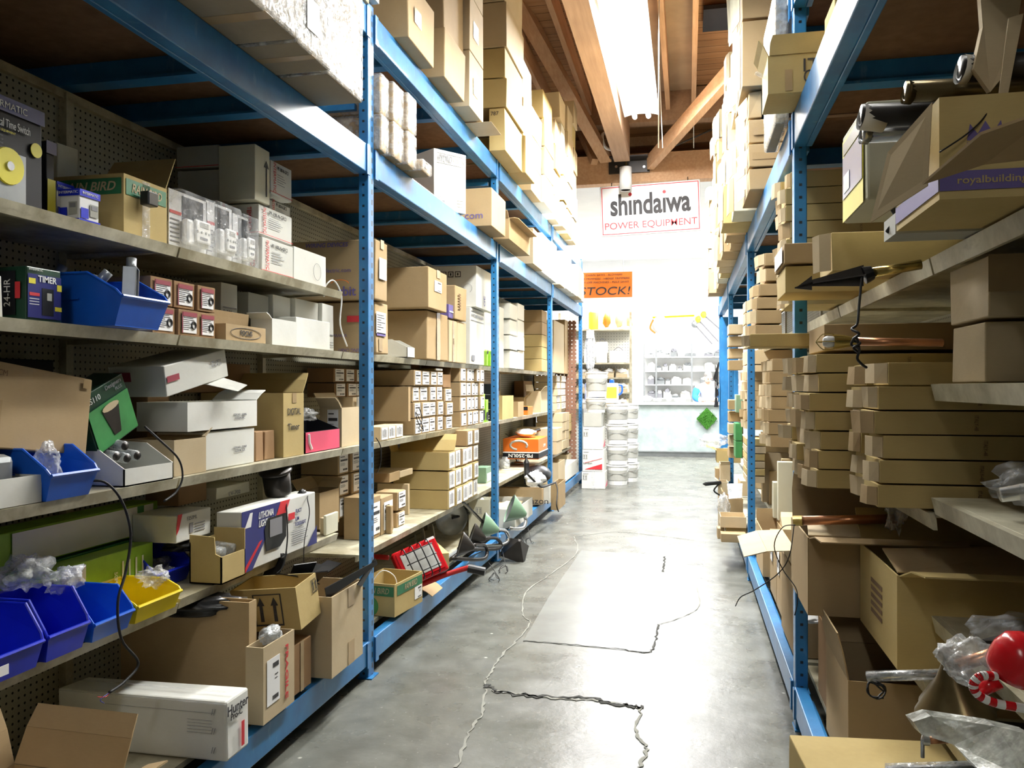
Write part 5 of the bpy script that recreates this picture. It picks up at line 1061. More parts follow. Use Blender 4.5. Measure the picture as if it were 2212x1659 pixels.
# upside down orange blower carton with foam
lo, hi = L3(1141, 1183, 952, z+.15, -1.50, .32); a_ = hx(1163, 993, -1.52); b_ = hx(1183, 948, -1.52); lo = (-1.90, a_.y, a_.z); hi = (-1.52, b_.y, hx(1163, 948, -1.52).z)
o = box('blower_carton', lo, hi, 'orange_print', 'orange, black and white carton printed PB-250LN upside down'); 
for f in ('+X', '-Y'): patch(o, f, 0, 1, .04, .34, 'dark_box', 'black_band'); patch(o, f, 0, 1, .30, .36, 'paper', 'white_line', e=.0024)
text(o, '-Y', .5, .18, .035, 'PB-250LN', 'paper', rot=math.pi, bold=.03, e=.004, wid=.26); O, r, u, n, w, h = fframe(o, '-Y'); MB().tube([O+r*w*(.45+.24*math.cos(a*.5))+u*h*(.68+.22*math.sin(a*.5))+n*.002 for a in range(-1, 10)], .012, 5).build('swirl_print', 'grey_card', o)
text(o, '+X', .6, .6, .03, 'NW ST', 'paper', rot=math.pi); c = Vector(((lo[0]+hi[0])/2, (lo[1]+hi[1])/2, hi[2]+.045))
tag(MB().blob(c, (.11, .14, .04), 12, .25).build('foam_insert', 'white_plastic', smooth=True), 'white foam insert sitting on the PB-250LN carton', 'foam'); tag(MB().tube([c+Vector((.05, .1, 0)), c+Vector((.13, .14, .03))], .018, 8).build('hand_grip', 'black_plastic'), 'black hand grip sticking out beside the foam insert', 'grip')
LBz = lambda *a, **k: LB(*a, **k)
block(0, [1202, 1214], -1.55, z+.02, [.16, .16], .5, 'kraft_light', 'long pale carton just past the third upright, low shelf', 'long pale cartons past the third upright', None)
block(0, [1215, 1222, 1229], -1.60, z+.02, [.12, .12, .12, .12], .35, 'kraft_light', 'pale carton on the far low shelf', 'pale cartons on the far low shelf', None)
block(0, [1229, 1234, 1239], -1.62, z+.10, [.12, .12, .12], .3, 'kraft_yellow', 'tan carton at the far end of the low shelf', 'tan cartons at the far end of the low shelf', None)
# ---------------------------------------------------------------- bottom deck, second bay
z = ZE+.002
# open Rain Bird carton
X = -1.46; y0 = hx(862, 1300, X).y-.0; y1 = hx(903, 1300, X).y; zt = hx(862, 1262, X).z
o = openbox('cardboard_box', (X-.24, y0, z), (X, y1+.03, zt), 'kraft_yellow', 'open brown carton with green band just past the first upright on the bottom deck', rz=-.12)
for f in ('+X', '-Y'): patch(o, f, .08, .98, .62, .92, 'ink_green', 'band'); text(o, f, .55, .77, .03, 'RAIN BIRD', 'kraft_light', shear=.25, wid=.15)
O, r, u, n, w, h = fframe(o, '-Y'); MB().lathe([(0, .002), (.055, .002), (.055, 0)], O+r*w*.38+u*h*.28, n, 24).build('round_sticker', 'green_print', o); plabel(o, '+X', .7, .97, .2, .6, 2)
cord('cable', [o.location+Vector((-.08, -.05, .14)), o.location+Vector((-.03, -.02, .2)), o.location+Vector((.03, 0, .17)), o.location+Vector((.05, 0, .1))], .003, 'white_plastic', 'white cable curling out of the green-banded carton')
OB(905, 930, 1270, z, -1.52, .2, 'kraft', 'half-open brown carton behind the red work light', flaps='e', ang={'e': -30})
o = LB(935, 975, 1195, z, -1.62, .08, 'kraft_yellow', 'small tan carton leaning beyond the red work light', rz=.5); MB
# red portable work light
c = hx(908, 1212, -1.50)
o = empty('work_light', (c.x, c.y, c.z), 'red portable work light with black wire guard lying on the bottom deck', 'lamp'); o.rotation_euler = (.35, -.45, -1.05); o.scale = (1.25, 1.25, 1.25)
MB().box((-.05, -.11, -.085), (.0, .11, .085)).build('housing', 'red_paint', o, bev=.008); MB().box((.0, -.095, -.07), (.006, .095, .07)).build('frame', 'red_paint', o); MB().box((.006, -.08, -.058), (.009, .08, .058)).build('glass', 'glass_frost', o)
g_ = MB()
for y in (-.06, -.02, .02, .06): g_.tube(smooth_path([(.0, y, -.08), (.035, y, -.07), (.04, y, 0), (.035, y, .07), (0, y, .08)], 4), .003, 6)
for zq in (-.05, 0, .05): g_.tube([(.038, -.075, zq), (.038, .075, zq)], .0025, 6)
g_.build('wire_guard', 'black_plastic', o, smooth=True)
MB().tube(smooth_path([(-.03, -.12, .08), (-.08, -.2, .12), (-.10, -.22, .0), (-.05, -.14, -.08), (-.04, .1, -.10), (-.0, .2, -.12)]), .012, 10).build('stand', 'red_tail', o, smooth=True)
MB().tube([(.0, .19, -.12), (.02, .25, -.17)], .02, 12).build('grip', 'black_plastic', o); MB().box((-.001, .06, .072), (.003, .105, .084)).build('label', 'paper', o)
# frosted glass discs
for i, (uu_, vv, rr2) in enumerate(((897, 1187, .055), (915, 1192, .084), (935, 1192, .10))):
    c = hz(uu_, vv, .21); m = MB().lathe([(0, -.004), (rr2, -.004), (rr2+.003, 0), (rr2, .004), (0, .004)], (c.x, c.y, z+rr2+.005), (.93, .42, .05), 28)
    tag(m.build('glass_disc', 'glass_frost', smooth=False), 'round frosted glass disc standing on edge, %s of three' % ['nearest', 'middle', 'tallest'][i], 'disc', 'frosted glass discs')
# bell-shaped pathway lamps with bent stems
def pathlamp(c, ax, r_, L, matn, label, stem=None):
    o = empty('path_lamp', c, label, 'lamp'); ax = Vector(ax).normalized()
    MB().lathe([(r_, 0), (r_*.98, .006), (r_*.62, L*.5), (r_*.25, L*.9), (r_*.15, L), (0, L)], (0, 0, 0), ax, 24).build('shade', matn, o, smooth=True)
    MB().lathe([(r_*.96, .008), (r_*.6, L*.5), (0, L*.8)], (0, 0, 0), ax, 24).build('shade_inside', 'grey_metal', o, smooth=True)
    if stem: MB().tube(smooth_path([Vector(p)-Vector(c) for p in stem], 5), .013, 10).build('stem', 'dark_metal' if matn != 'green_enamel' else 'clear_plastic', o, smooth=True) if matn != 'green_enamel' else MB().tube(smooth_path([Vector(p)-Vector(c) for p in stem], 5), .016, 10).build('stem', 'steel', o, smooth=True)
    return o
def at(u, v, X): return tuple(hx(u, v, X))
Xa = -1.47
pathlamp(at(993, 1175, Xa), (.93, .3, -.3), .085, .10, 'dark_metal', 'dark bell-shaped path lamp nearest the red work light', [at(1022, 1178, Xa+.03), at(1045, 1177, Xa+.05), at(1052, 1193, Xa+.06), at(1040, 1208, Xa+.05), at(975, 1206, Xa-.05)])
pathlamp(at(1018, 1155, Xa-.02), (.93, .3, -.35), .085, .11, 'dark_metal', 'dark bell-shaped path lamp beside the second upright', [at(1046, 1163, Xa), at(1072, 1163, Xa+.04), at(1082, 1178, Xa+.05), at(1068, 1186, Xa+.03), at(990, 1185, Xa-.08)])
pathlamp(at(1040, 1135, Xa+.02), (.93, .3, -.3), .10, .13, 'green_enamel', 'pale green bell-shaped path lamp behind the second upright', [at(1064, 1144, Xa+.03), at(1090, 1146, Xa+.06), at(1097, 1165, Xa+.07), at(1083, 1177, Xa+.05), at(1030, 1180, Xa-.05)])
pathlamp(at(1100, 1098, Xa+.04), (.93, .3, -.4), .12, .15, 'green_enamel', 'larger pale green path lamp beyond the second upright', [at(1117, 1110, Xa+.06), at(1134, 1118, Xa+.08), at(1130, 1140, Xa+.08), at(1100, 1142, Xa+.02)])
for i, (v_, x_, a, b) in enumerate(((1171, -1.62, 932, 992), (1190, -1.58, 938, 1010), (1207, -1.55, 970, 1060), (1216, -1.53, 975, 1058))): tag(MB().tube([Vector(at(a, v_, x_)).xy.to_3d()+Vector((0, 0, .222+.012*i)), Vector(at(b, v_+3, x_)).xy.to_3d()+Vector((0, 0, .215+.012*i))], .011, 8).build('lamp_pole', 'grey_metal' if i < 2 else 'dark_metal', smooth=True), 'straight metal lamp pole on the bottom deck, %s from the top of four' % ORN[i], 'pole', 'lamp poles on the bottom deck')
tag(MB().beam(at(1000, 1085, -1.52), at(1045, 1130, -1.46), .02, .012).build('black_bar', 'black_plastic'), 'black bar leaning from the low shelf down to the lamps', 'bar')
# grey dish shades at the back
for i, (u_, v_, r3, x_) in enumerate(((975, 1120, .13, -1.80), (1004, 1100, .12, -1.92))):
    c = hx(u_, v_, x_); o = empty('dish_shade', (c.x, c.y, max(c.z, z+r3*.95)), 'grey dish-shaped lamp shade at the back, %s' % ['nearer', 'farther'][i], 'shade', 'grey dish shades'); MB().lathe([(r3, 0), (r3*.98, .01), (r3*.6, .035), (0, .05)], (0, 0, 0), (-.5, .8, .0), 30).build('dish', 'grey_metal', o, smooth=True); MB().tube([(0, .02, 0), (.10, .16, .02)], .010, 8).build('arm', 'black_plastic', o)
tag(MB().blob(hx(1046, 1108, -1.66), (.06, .07, .08), 2, .05).build('black_globe', 'black_plastic', smooth=True), 'shiny black globe shade behind the second upright', 'shade')
# square black path light hanging over the beam
c = Vector(at(1112, 1190, -1.36)); o = empty('square_lamp', c, 'square black pyramid lamp hanging over the bottom beam toward the floor', 'lamp'); o.rotation_euler = (.7, .35, .2)
m = MB(); s = .10; m.hexa([(-s, -s, 0), (s, -s, 0), (s, s, 0), (-s, s, 0), (-.01, -.01, .14), (.01, -.01, .14), (.01, .01, .14), (-.01, .01, .14)]); m.build('shade', 'dark_metal', o, bev=.003); MB().lathe([(0, -.001), (.05, -.001), (.05, -.02), (0, -.025)], n=18).build('lens', 'white_plastic', o, smooth=True)
for i, (u_, v_) in enumerate(((1068, 1250), (1088, 1232), (1126, 1175), (1142, 1172))):
    c = hz(u_, v_, .02 if i < 2 else .15); 
    if i > 1: c = hx(u_, v_, -1.38)
    cord('cable_coil', [hx([1055, 1085, 1123, 1140][i], [1215, 1190, 1150, 1140][i], -1.42)]+coil(c, 2, (.03, .03, .035), 40+i), .0022, 'black_rubber', 'small tangle of black lamp cord hanging at the bottom beam, %s' % ['nearest', 'second', 'third', 'farthest'][i], group='black cord tangles at the bottom beam', k=3)
# bottom deck third and fourth bay
o = OB(1078, 1088, 1080, z, -1.46, .25, 'cream_card', 'cream open carton with white packing just past the second upright', flaps='', fill='paper'); up_arrows(o, .5, .7, .05, '-Y', 'ink_grey')
lo = (-1.80, hx(1112, 1090, -1.42).y, z); hi = (-1.42, hx(1150, 1090, -1.42).y, z+.16); openbox('white_carton', lo, hi, 'white_card', 'low white open carton of papers on the bottom deck', fill='kraft_light', inside='white_card')
o = OB(1170, 1174, 1056, z, -1.44, .55, 'kraft', 'open brown carton lettered amazon on the bottom deck', flaps=''); text(o, '-Y', .85, .22, .06, 'amazon', 'ink', wid=.3)
OB(1186, 1194, 1052, z, -1.38, .2, 'white_card', 'white carton tub beside the amazon carton', inside='white_card'); OB(1206, 1221, 1046, z-.08, -1.30, .2, 'kraft', 'brown carton hanging over the bottom beam before the third upright')
for i, (a, b, v, m_, L) in enumerate(((1206, 1220, 1000, 'kraft_light', 'tan carton past the third upright on the bottom deck'), (1222, 1246, 1008, 'white_card', 'white carton at the far end of the bottom deck'), (1222, 1235, 985, 'kraft_light', 'tan carton behind the white one at the far bottom deck'))): OB(a, b, v, z, -1.50-.12*(i == 2), .3, m_, L, flaps='w' if i == 2 else '', ang={'w': 80})
tag(MB().blob(hx(1160, 1025, -1.55), (.15, .22, .10), 15, .06).build('black_dish', 'black_plastic', smooth=True), 'large shiny black dome lamp at the third upright', 'shade')
tag(MB().blob(hx(1155, 1035, -1.40), (.09, .15, .07), 16, .3).build('paper_bag', 'paper', smooth=True), 'crumpled white bag on the cartons at the third upright', 'bag')
m = MB().tube([at(1137, 1045, -1.50), at(1137, 1000, -1.50)], .025, 8); m.lathe([(.03, 0), (0, .06)], at(1137, 1000, -1.50), (0, 0, 1), 8); tag(m.build('ground_stake', 'black_plastic'), 'black ground stake standing among the cartons near the third upright', 'stake')
cord('cable', [at(1140, 1025, -1.42), at(1160, 1045, -1.36), at(1172, 1052, -1.34), at(1200, 1042, -1.30)], .01, 'black_rubber', 'black cable leading to the carton hanging over the beam'); cord('cable', [at(1200, 1042, -1.29), at(1204, 1060, -1.26), at(1202, 1090, -1.25), at(1206, 1105, -1.24)], .006, 'black_rubber', 'black cable dangling from the carton over the beam')
# ================================================================ right side
GR = 1.20; RS = [.0, 1.18, 2.36, 3.72, 5.08, 6.44, 7.80, 9.16, 10.52, 11.6]
gr = gondola(.634, GR, RS, 2.33, 'R', 'cream steel shelving with a pegboard back inside the right rack')
def SR(y0, y1, z, X=.634, lip=.045): SHELVES.append((y0, y1, z-9)); return shelf(gr, GR, 0, X, y0, y1, z, 'R', lip)
M1, M2, M3, M4, MT = 1.40, 1.10, .787, .53, 1.735
for z in (M1, M2, M3, M4): SR(.02, 2.355, z)
SR(.02, 2.355, MT); 
for i in range(2, 8): SR(RS[i]+.01, RS[i+1]-.01, MT); SR(RS[i]+.01, RS[i+1]-.01, 1.055 if i < 4 else 1.06)
for i in range(4, 8): SR(RS[i]+.01, RS[i+1]-.01, .50, .60)
SR(2.37, 3.70, .605, .62)
for i in range(len(RS)-1): MB().box((-.031, RS[i]+.02, ZE-.02), (-.70, RS[i+1]-.02, ZE)).build('base_deck', 'shelf_cream', gr)
def xbox(X, y0, y1, z0, z1, dep, mat, label, name='cardboard_box', **k): return box(name, (X, y0, z0), (X+dep, y1, z1), mat, label, **k)
def fflap(o, L=None, seed=0):
    """torn tuck flap curling out of the aisle end of a long carton"""
    dx, dy, dz = o['_d']; rr = random.Random(seed); L = (L or rr.uniform(.022, .05))*.8; y = -dy/2+.006; b = rr.uniform(.25, .6)*dy; hh = rr.uniform(.8, .98)*dz; z0 = (dz-hh)*rr.random()
    m = MB(); p0 = Vector((-dx/2-.001, y, z0)); p1 = p0+Vector((-L*.7, b*.35, 0)); p2 = p0+Vector((-L, b, .0)); h = Vector((0, 0, hh)); tw = Vector((rr.uniform(-.005, .005), rr.uniform(-.006, .006), 0))
    m.sheet([p0, p1, p1+h+tw*.5, p0+h], .003); m.sheet([p1, p2, p2+h+tw, p1+h+tw*.5], .003); m.build('flap', 'kraft_light' if seed % 3 else 'kraft', o)
def longstack(X, y0, ncol, wc, z0, nr, hr, L, desc, group, txt=None, seed=0, mat='kraft_yellow', flaps=True, shift=0.):
    rr = random.Random(seed)
    for r_ in range(nr):
        for c in range(ncol):
            x = X+rr.uniform(-.018, .018)+shift*c; lo = (x, y0+wc*c+.003, z0+hr*r_); hi = (x+L, y0+wc*(c+1)-.002, z0+hr*(r_+1)-.0015)
            o = box('long_carton', lo, hi, mat, '%s, %s, %s stack' % (desc, 'bottom row' if r_ == 0 else ORN[r_]+' row up', ORN[c]), group=group, bev=.0015, jit=.002)
            if flaps: fflap(o, seed=seed*100+r_*10+c)
            if c == 0 and txt: text(o, '-Y', .42 if L > .5 else .5, .5, .010, txt, 'ink_brown', rot=-math.pi/2, wid=hr*.6)
# ---- middle shelf: long cartons sticking out
longstack(.515, 2.385, 2, .19, 1.063, 6, .0665, .60, 'long tan carton printed ITALY-48', 'long ITALY-48 cartons', 'ITALY-48', 3)
longstack(.405, 2.80, 4, .165, 1.063, 7, .0625, .66, 'long tan carton printed TURKEY-48', 'long TURKEY-48 cartons', 'TURKEY-48', 5)
o = xbox(.235, 3.285, 3.47, 1.545, 1.598, .75, 'kraft_yellow', 'long tan carton sticking farthest into the aisle in front of the upright', 'long_carton'); text(o, '-Y', .32, .5, .010, 'ITALY-48', 'ink_brown', rot=-math.pi/2, wid=.036); fflap(o, .03, 4)
xbox(.44, 2.85, 3.2, 1.51, 1.60, .6, 'kraft', 'brown carton lying on the TURKEY-48 cartons behind the bulb lamp')
longstack(.45, 4.66, 3, .15, 1.062, 7, .0695, .6, 'long tan carton past the upright', 'long cartons on the middle shelf past the upright', None, 7, 'kraft')
longstack(.47, 6.50, 4, .17, 1.062, 6, .075, .6, 'long tan carton at the second upright', 'long cartons at the second right upright', None, 8, 'kraft')
for k in range(5): xbox(.50, 7.3, 7.9, 1.065+.13*k, 1.19+.13*k, .4, 'kraft_light', 'tan carton in the far middle-shelf column, %s' % ORN[k], group='far middle-shelf column')
# ---- top shelf and above
longstack(.43, 3.70, 2, .17, MT+.01, 8, .0722, .68, 'long ITALY-48 carton behind the upright', 'long cartons on the right top shelf', 'ITALY-48', 11)
o = xbox(.352, 3.16, 3.46, MT+.002, MT+.105, .62, 'kraft_yellow', 'long tan carton reaching past the near upright on the top shelf', 'long_carton'); 
o = xbox(.345, 3.14, 3.47, MT+.108, MT+.185, .6, 'kraft', 'flatter tan carton with a white label end on top of the reaching one', 'long_carton'); patch(o, '-X', .1, .9, .1, .9, 'paper', 'label'); 
o = xbox(.425, 2.62, 2.86, MT+.004, MT+.125, .5, 'kraft_yellow', 'tan carton behind the dark ground spike on the top shelf', 'long_carton'); fflap(o, .05, 1)
MB().box((.36, 2.60, MT+.002), (.368, 2.86, MT+.127)).build('end_flap', 'kraft_light', None) if 0 else None
o = xbox(.44, 2.20, 2.52, MT+.127, MT+.38, .42, 'cream_card', 'cream carton with a yellow and blue printed sheet on its aisle end', 'white_carton', bev=.006); L_ = patch(o, '-X', .05, .92, .0, .92, 'yellow_print', 'printed_sheet'); patch(o, '-X', .08, .9, .25, .72, 'navy_box', 'picture', e=.003); patch(o, '-X', .15, .4, .3, .5, 'paper', 'bottle_picture', e=.0045)
patch(o, '-X', .1, .85, .74, .88, 'dark_metal', 'picture', e=.003)
# royal building products carton
lo, hi = (.46, 1.66, MT+.005), (.98, 1.98, MT+.198)
o = openbox('cardboard_box', lo, hi, 'kraft_yellow', 'big open tan carton with a purple band reading royalbuildingproducts', flaps='')
MB().sheet([Vector(q)-o.location for q in (hy(2014, 222, 1.652), hy(2004, 402, 1.652), hy(1880, 482, 1.70), hy(1918, 330, 1.72), hy(1960, 262, 1.70))[:4]], .004).build('flap', 'kraft_light', o)
for f in ('-X', '-Y'): patch(o, f, 0, 1, .08, .27, 'ink_purple', 'band')
text(o, '-Y', .25, .175, .0135, 'royalbuildingproducts', 'kraft_yellow', wid=.20, e=.003, bold=.01); patch(o, '-Y', 0, 0, 0, 0, 'ink_purple', 'crown_logo', pts=[(.09, .56), (.10, .72), (.125, .62), (.15, .74), (.175, .62), (.20, .74), (.21, .56)]); patch(o, '-Y', .09, .21, .52, .54, 'ink_purple', 'line')
for i, (x, y, z, u, d, r, m_, L) in enumerate(((.47, 1.90, .245, -.10, .07, .026, 'white_plastic', 'white-capped pipe end'), (.5, 1.82, .265, -.06, .10, .022, 'bronze', 'bronze tube'), (.62, 1.74, .275, -.10, .12, .026, 'dark_metal', 'dark tube with a round open end'), (.44, 1.985, .235, -.05, .05, .024, 'steel', 'steel fixture end'))):
    a = Vector((x, y, MT+z)); b = a+Vector((.34, .0, -.01)); o2 = MB().tube([a+Vector((u, -.0, .0)), b], r, 14).build('fixture_tube', 'dark_metal' if i == 0 else m_, smooth=True); tag(o2, L+' on top of the purple-banded carton', 'fixture')
    MB().lathe([(r*1.08, 0), (r*1.08, .05 if i == 0 else .015), (r*.7, .0), (r*.7, .04)], a+Vector((u, 0, 0)), (1, .15, -.14), 14).build('end_ring', 'white_plastic' if i in (0, 2) else m_, o2, smooth=True)
# near carton and hanging sheets at the upper right corner
o = openbox('cardboard_box', (.60, 1.20, MT+.003), (.98, 1.50, MT+.035), 'kraft', 'brown carton with torn flaps nearest the camera at upper right', flaps='w', ang={'w': -10}, flen=.72)
m = MB(); P_ = [hy(2118, -20, 1.75), hy(2210, -20, 1.75), hy(2198, 60, 1.73), hy(2166, 168, 1.70), hy(2140, 200, 1.70), hy(2104, 150, 1.70), hy(2124, 60, 1.73)]
m.prism(P_, (0, .02, .004)); tag(m.build('bagged_carton', 'kraft_light'), 'pale wrapped package hanging down at the upper right corner', 'package')
m = MB(); m.sheet([hy(2180, 40, 1.68), hy(2212, 30, 1.68), hy(2160, 300, 1.66), hy(2148, 290, 1.66)], .005); tag(m.build('cardboard_sheet', 'kraft_light'), 'narrow cardboard sheet edge hanging beside the wrapped package', 'cardboard')
cord('thin_wire', [hy(2146, 205, 1.68), hy(2130, 250, 1.66), hy(2090, 290, 1.65), hy(2030, 330, 1.64)], .0015, 'dark_metal', 'thin dark wire hanging in front of the crown logo', 'wire')
m = MB().tube(smooth_path([Vector((.50, 2.05, MT+.02)), Vector((.45, 2.02, MT+.10)), Vector((.52, 1.99, MT+.12)), Vector((.58, 2.02, MT+.05)), Vector((.50, 2.03, MT+.06)), Vector((.46, 2.06, MT+.02)), Vector((.55, 2.05, MT+.10))], 6), .006, 8); tag(m.build('cable', 'black_rubber', smooth=True), 'coiled flat black cable between the cream and the purple-banded cartons', 'cord')
tag(MB().box((.46, 1.99, MT+.003), (.76, 2.10, MT+.016)).box((.46, 1.99, MT+.016), (.464, 2.10, MT+.05)).build('grey_tray', 'grey_card'), 'pale grey tray under the coiled cable on the top shelf', 'tray')
# ground spike on a brass tube
a = hy(1990, 572, 2.15); b = hy(1885, 590, 2.15); c = hy(1866, 596, 2.15); d_ = hy(1754, 612, 2.15); e_ = hy(1717, 624, 2.15)
o = empty('ground_spike', b, 'dark ribbed ground spike on a brass tube pointing into the aisle', 'spike'); B0 = Vector(b)
MB().tube([Vector(a)-B0, Vector((0, 0, 0))], .012, 12).build('tube', 'brass', o, smooth=True)
MB().tube([Vector((0, 0, 0)), (Vector(c)-B0)*.5, Vector(c)-B0], [.017, .020, .022], 12).build('collar', 'black_plastic', o)
q = (Vector(d_)-Vector(c)); m = MB()
for w in ((0, 0, 1), (0, 1, 0)):
    w = Vector(w); m.sheet([Vector(c)-B0-w*.026, Vector(d_)-B0-w*.008, Vector(d_)-B0+w*.008, Vector(c)-B0+w*.026], .003)
    m.prism([Vector(d_)-B0-w*.018, Vector(e_)-B0, Vector(d_)-B0+w*.018], w.cross(q).normalized()*.003)
m.build('blade', 'dark_metal', o)
cord('cable', [hy(1862, 598, 2.13), hy(1856, 660, 2.1), hy(1852, 700, 2.08)]+[hy(1848+dx, y_, 2.06+dy) for dx, y_, dy in ((-8, 712, .01), (8, 722, -.01), (-6, 735, .02), (10, 742, 0), (-4, 752, -.01), (8, 760, .01), (2, 730, 0), (-9, 745, .02), (8, 755, 0))]+[hy(1852, 775, 2.06), hy(1862, 788, 2.07), hy(1872, 795, 2.08)], .0032, 'black_rubber', 'black cord hanging from the ground spike with a tied bundle')
# brass bulb lamp
b = hy(1800, 739, 2.2); o = empty('bulb_lamp', b, 'brass lamp with a clear bulb and wire cage lying on a copper tube', 'lamp'); B0 = Vector(b)
MB().lathe([(.020, 0), (.018, .02), (.011, .05), (.010, .055)], (0, 0, 0), (1, 0, 0), 20).build('socket', 'brass', o, smooth=True); MB().tube([(.05, 0, 0), (.26, .02, -.005)], .010, 12).build('copper_tube', 'copper', o, smooth=True)
MB().lathe([(0, -.026), (.010, -.024), (.015, -.014), (.014, .0), (.008, .006)], (0, 0, 0), (1, 0, 0), 18).build('bulb', 'white_plastic', o, smooth=True)
for a_ in (0, 1.57, 3.14, 4.71): MB().tube(smooth_path([(0, .019*math.cos(a_), .019*math.sin(a_)), (-.025, .019*math.cos(a_), .019*math.sin(a_)), (-.042, 0, 0)], 4), .0014, 6).build('cage_wire', 'brass', o)
# ---- decks above, right
z = R1+.001
lo, hi = (.300, 3.23, z), (.74, 3.472, hx(1665, 123, .31).z)
o = openbox('cardboard_box', lo, hi, 'kraft_yellow', 'open tan carton printed ITEM overhanging the first right deck', flaps='ws', ang={'w': 62, 's': 80}, flen=.30, fill=None); text(o, '-Y', .46, .66, .05, 'ITEM', 'ink', wid=.15); text(o, '-Y', .45, .36, .05, 'COLO', 'ink', wid=.14); patch(o, '-Y', .14, .2, .05, .6, 'tape', 'tape')
tag(MB().tube(smooth_path([lo and Vector((.30, 3.33, z+.1)), Vector((.285, 3.33, z+.11)), Vector((.265, 3.34, z+.125))], 4), .008, 6).build('plastic_tuft', 'clear_plastic', smooth=True), 'twisted tuft of clear plastic on the ITEM carton end', 'plastic')
xbox(.50, 3.02, 3.22, z, z+.26, .5, 'kraft_yellow', 'tan taped carton on the deck behind the diagonal beam, right of the upright'); 
o = wrapped((.36, 3.60, z), (.9, 4.05, z+.55), 'wrapped white-ended carton right behind the ITEM carton')
# big brown column
ys0 = hz(1621, 411, z).y; zz = [z]+[hx(1623, v, .34).z for v in (345, 290, 235, 172, 20, -120)]
for k in range(6):
    sh = -.04 if k >= 4 else 0
    o = box('shipping_carton', (.335+sh, ys0-.06*(k >= 4), zz[k]), (.95, ys0+.50, zz[k+1]-.003), 'kraft', 'carton in the big brown column on the right deck, %s' % (['lowest', 'second up', 'third up', 'fourth up', 'fifth up', 'topmost, largest'][k]), group='big brown column on the right deck', bev=.004, jit=.01)
    if k in (1, 2): patch(o, '-Y', .04, .3, .3, .6, 'tape', 'tape')
    rr = random.Random(k); 
    for q in range(2): fl_ = MB().sheet([(-o['_d'][0]/2-.004, -.2+.2*q, .02), (-o['_d'][0]/2-.02-.03*rr.random(), -.05+.2*q, .02), (-o['_d'][0]/2-.03-.03*rr.random(), -.05+.2*q, o['_d'][2]-.03), (-o['_d'][0]/2-.004, -.2+.2*q, o['_d'][2]-.02)], .003).build('flap', 'cream_card', o)
rr = random.Random(21); y = ys0+.56; i = 0; seqn = 'ABCDEFGHIJ'
while y < 11.2:
    w = rr.uniform(.34, .5); n = rr.choice((3, 4, 4, 5)); zb = z; x0 = rr.uniform(.26, .33); kq = 0
    top = 3.75-.0*y
    while zb < top-.1 and n < 9:
        h = rr.uniform(.16, .30); o = box('shipping_carton', (x0+rr.uniform(-.03, .03), y+.005, zb), (.85, y+w-.005, zb+h-.003), rr.choice(('kraft_yellow', 'kraft_light', 'kraft', 'cream_card')), 'carton on the far right deck, %s column past the big one, %s up' % (ORN[i], ORN[kq]), group='columns of cartons along the far right deck', bev=.003, jit=.01)
        fflap(o, rr.uniform(.02, .05), i*10+int(zb*10)); zb += h; kq += 1
    y += w+.01; i += 1
    if i > 11: break
# ---- low right
o = openbox('cardboard_box', (.395, 2.91, .622), (.86, 3.36, .885), 'kraft', 'large worn carton with its flap folded back in front of the near upright', flaps='ns', ang={'s': 6, 'n': 70}, flen=.4); 
lid = MB().sheet([(-.23, -.22, .266), (.23, -.22, .266), (.23, .05, .29), (-.2, .04, .285)], .004).build('lid', 'kraft_light', o)
o = openbox('cardboard_box', (.556, 2.40, .622), (1.10, 2.885, .880), 'kraft_yellow', 'largest brown carton with raised lid flaps beside the bare shelf ends', flaps='ns', ang={'s': 12, 'n': 25}, flen=.42); 
MB().sheet([(-.27, -.24, .262), (.27, -.24, .262), (.27, .02, .30), (-.25, .03, .275)], .004).build('lid', 'kraft', o)
for k in range(5): patch(o, '-X', .35, .65, .3+.09*k, .35+.09*k, 'ink_brown', 'print')
o = openbox('cardboard_box', (.47, 2.62, ZE+.002), (.98, 3.02, .51), 'kraft', 'brown carton with open dark top standing on the bottom deck, right', flaps='wn', ang={'w': 78, 'n': 60}, flen=.35)
o = openbox('cardboard_box', (.50, 3.06, ZE+.002), (.92, 3.40, .50), 'kraft_brown', 'brown carton wedged behind the near right upright on the bottom deck')
o = box('cardboard_box', (.28, 1.98, .205), (.95, 2.36, .455), 'kraft_yellow', 'tan carton standing at the bottom edge in front of the right rack', rz=.10, bev=.004)
m = MB(); a = Vector((.36, 3.0, .925)); b = Vector((.70, 2.93, .955)); o = m.tube([a, b], .016, 12).build('copper_pipe', 'copper', smooth=True); tag(o, 'copper-brown pipe lying on the folded-back flap of the worn carton', 'pipe'); MB().lathe([(.018, 0), (.018, .03)], a, b-a, 12).build('end_fitting', 'brass', o)
tag(MB().blob((.66, 2.86, .99), (.03, .02, .06), 9, .7).build('plastic_tuft', 'clear_wrap', smooth=True), 'crumpled clear plastic hanging over the copper pipe', 'plastic')
cord('cable', [hy(1718, 1135, 2.9), hy(1690, 1140, 2.92), hy(1672, 1180, 2.95), hy(1690, 1230, 2.95), hy(1718, 1270, 2.9), hy(1722, 1300, 2.88), hy(1716, 1330, 2.88)], .0018, 'black_rubber', 'thin black cable looping below the copper pipe over the upright')
cord('cable', [Vector((.362, 2.99, .92)), hy(1705, 1200, 2.93), hy(1680, 1240, 2.95), hy(1630, 1275, 3.0), hy(1600, 1290, 3.02), hy(1588, 1310, 3.03)], .0018, 'black_rubber', 'thin black cable end reaching out over the aisle floor')
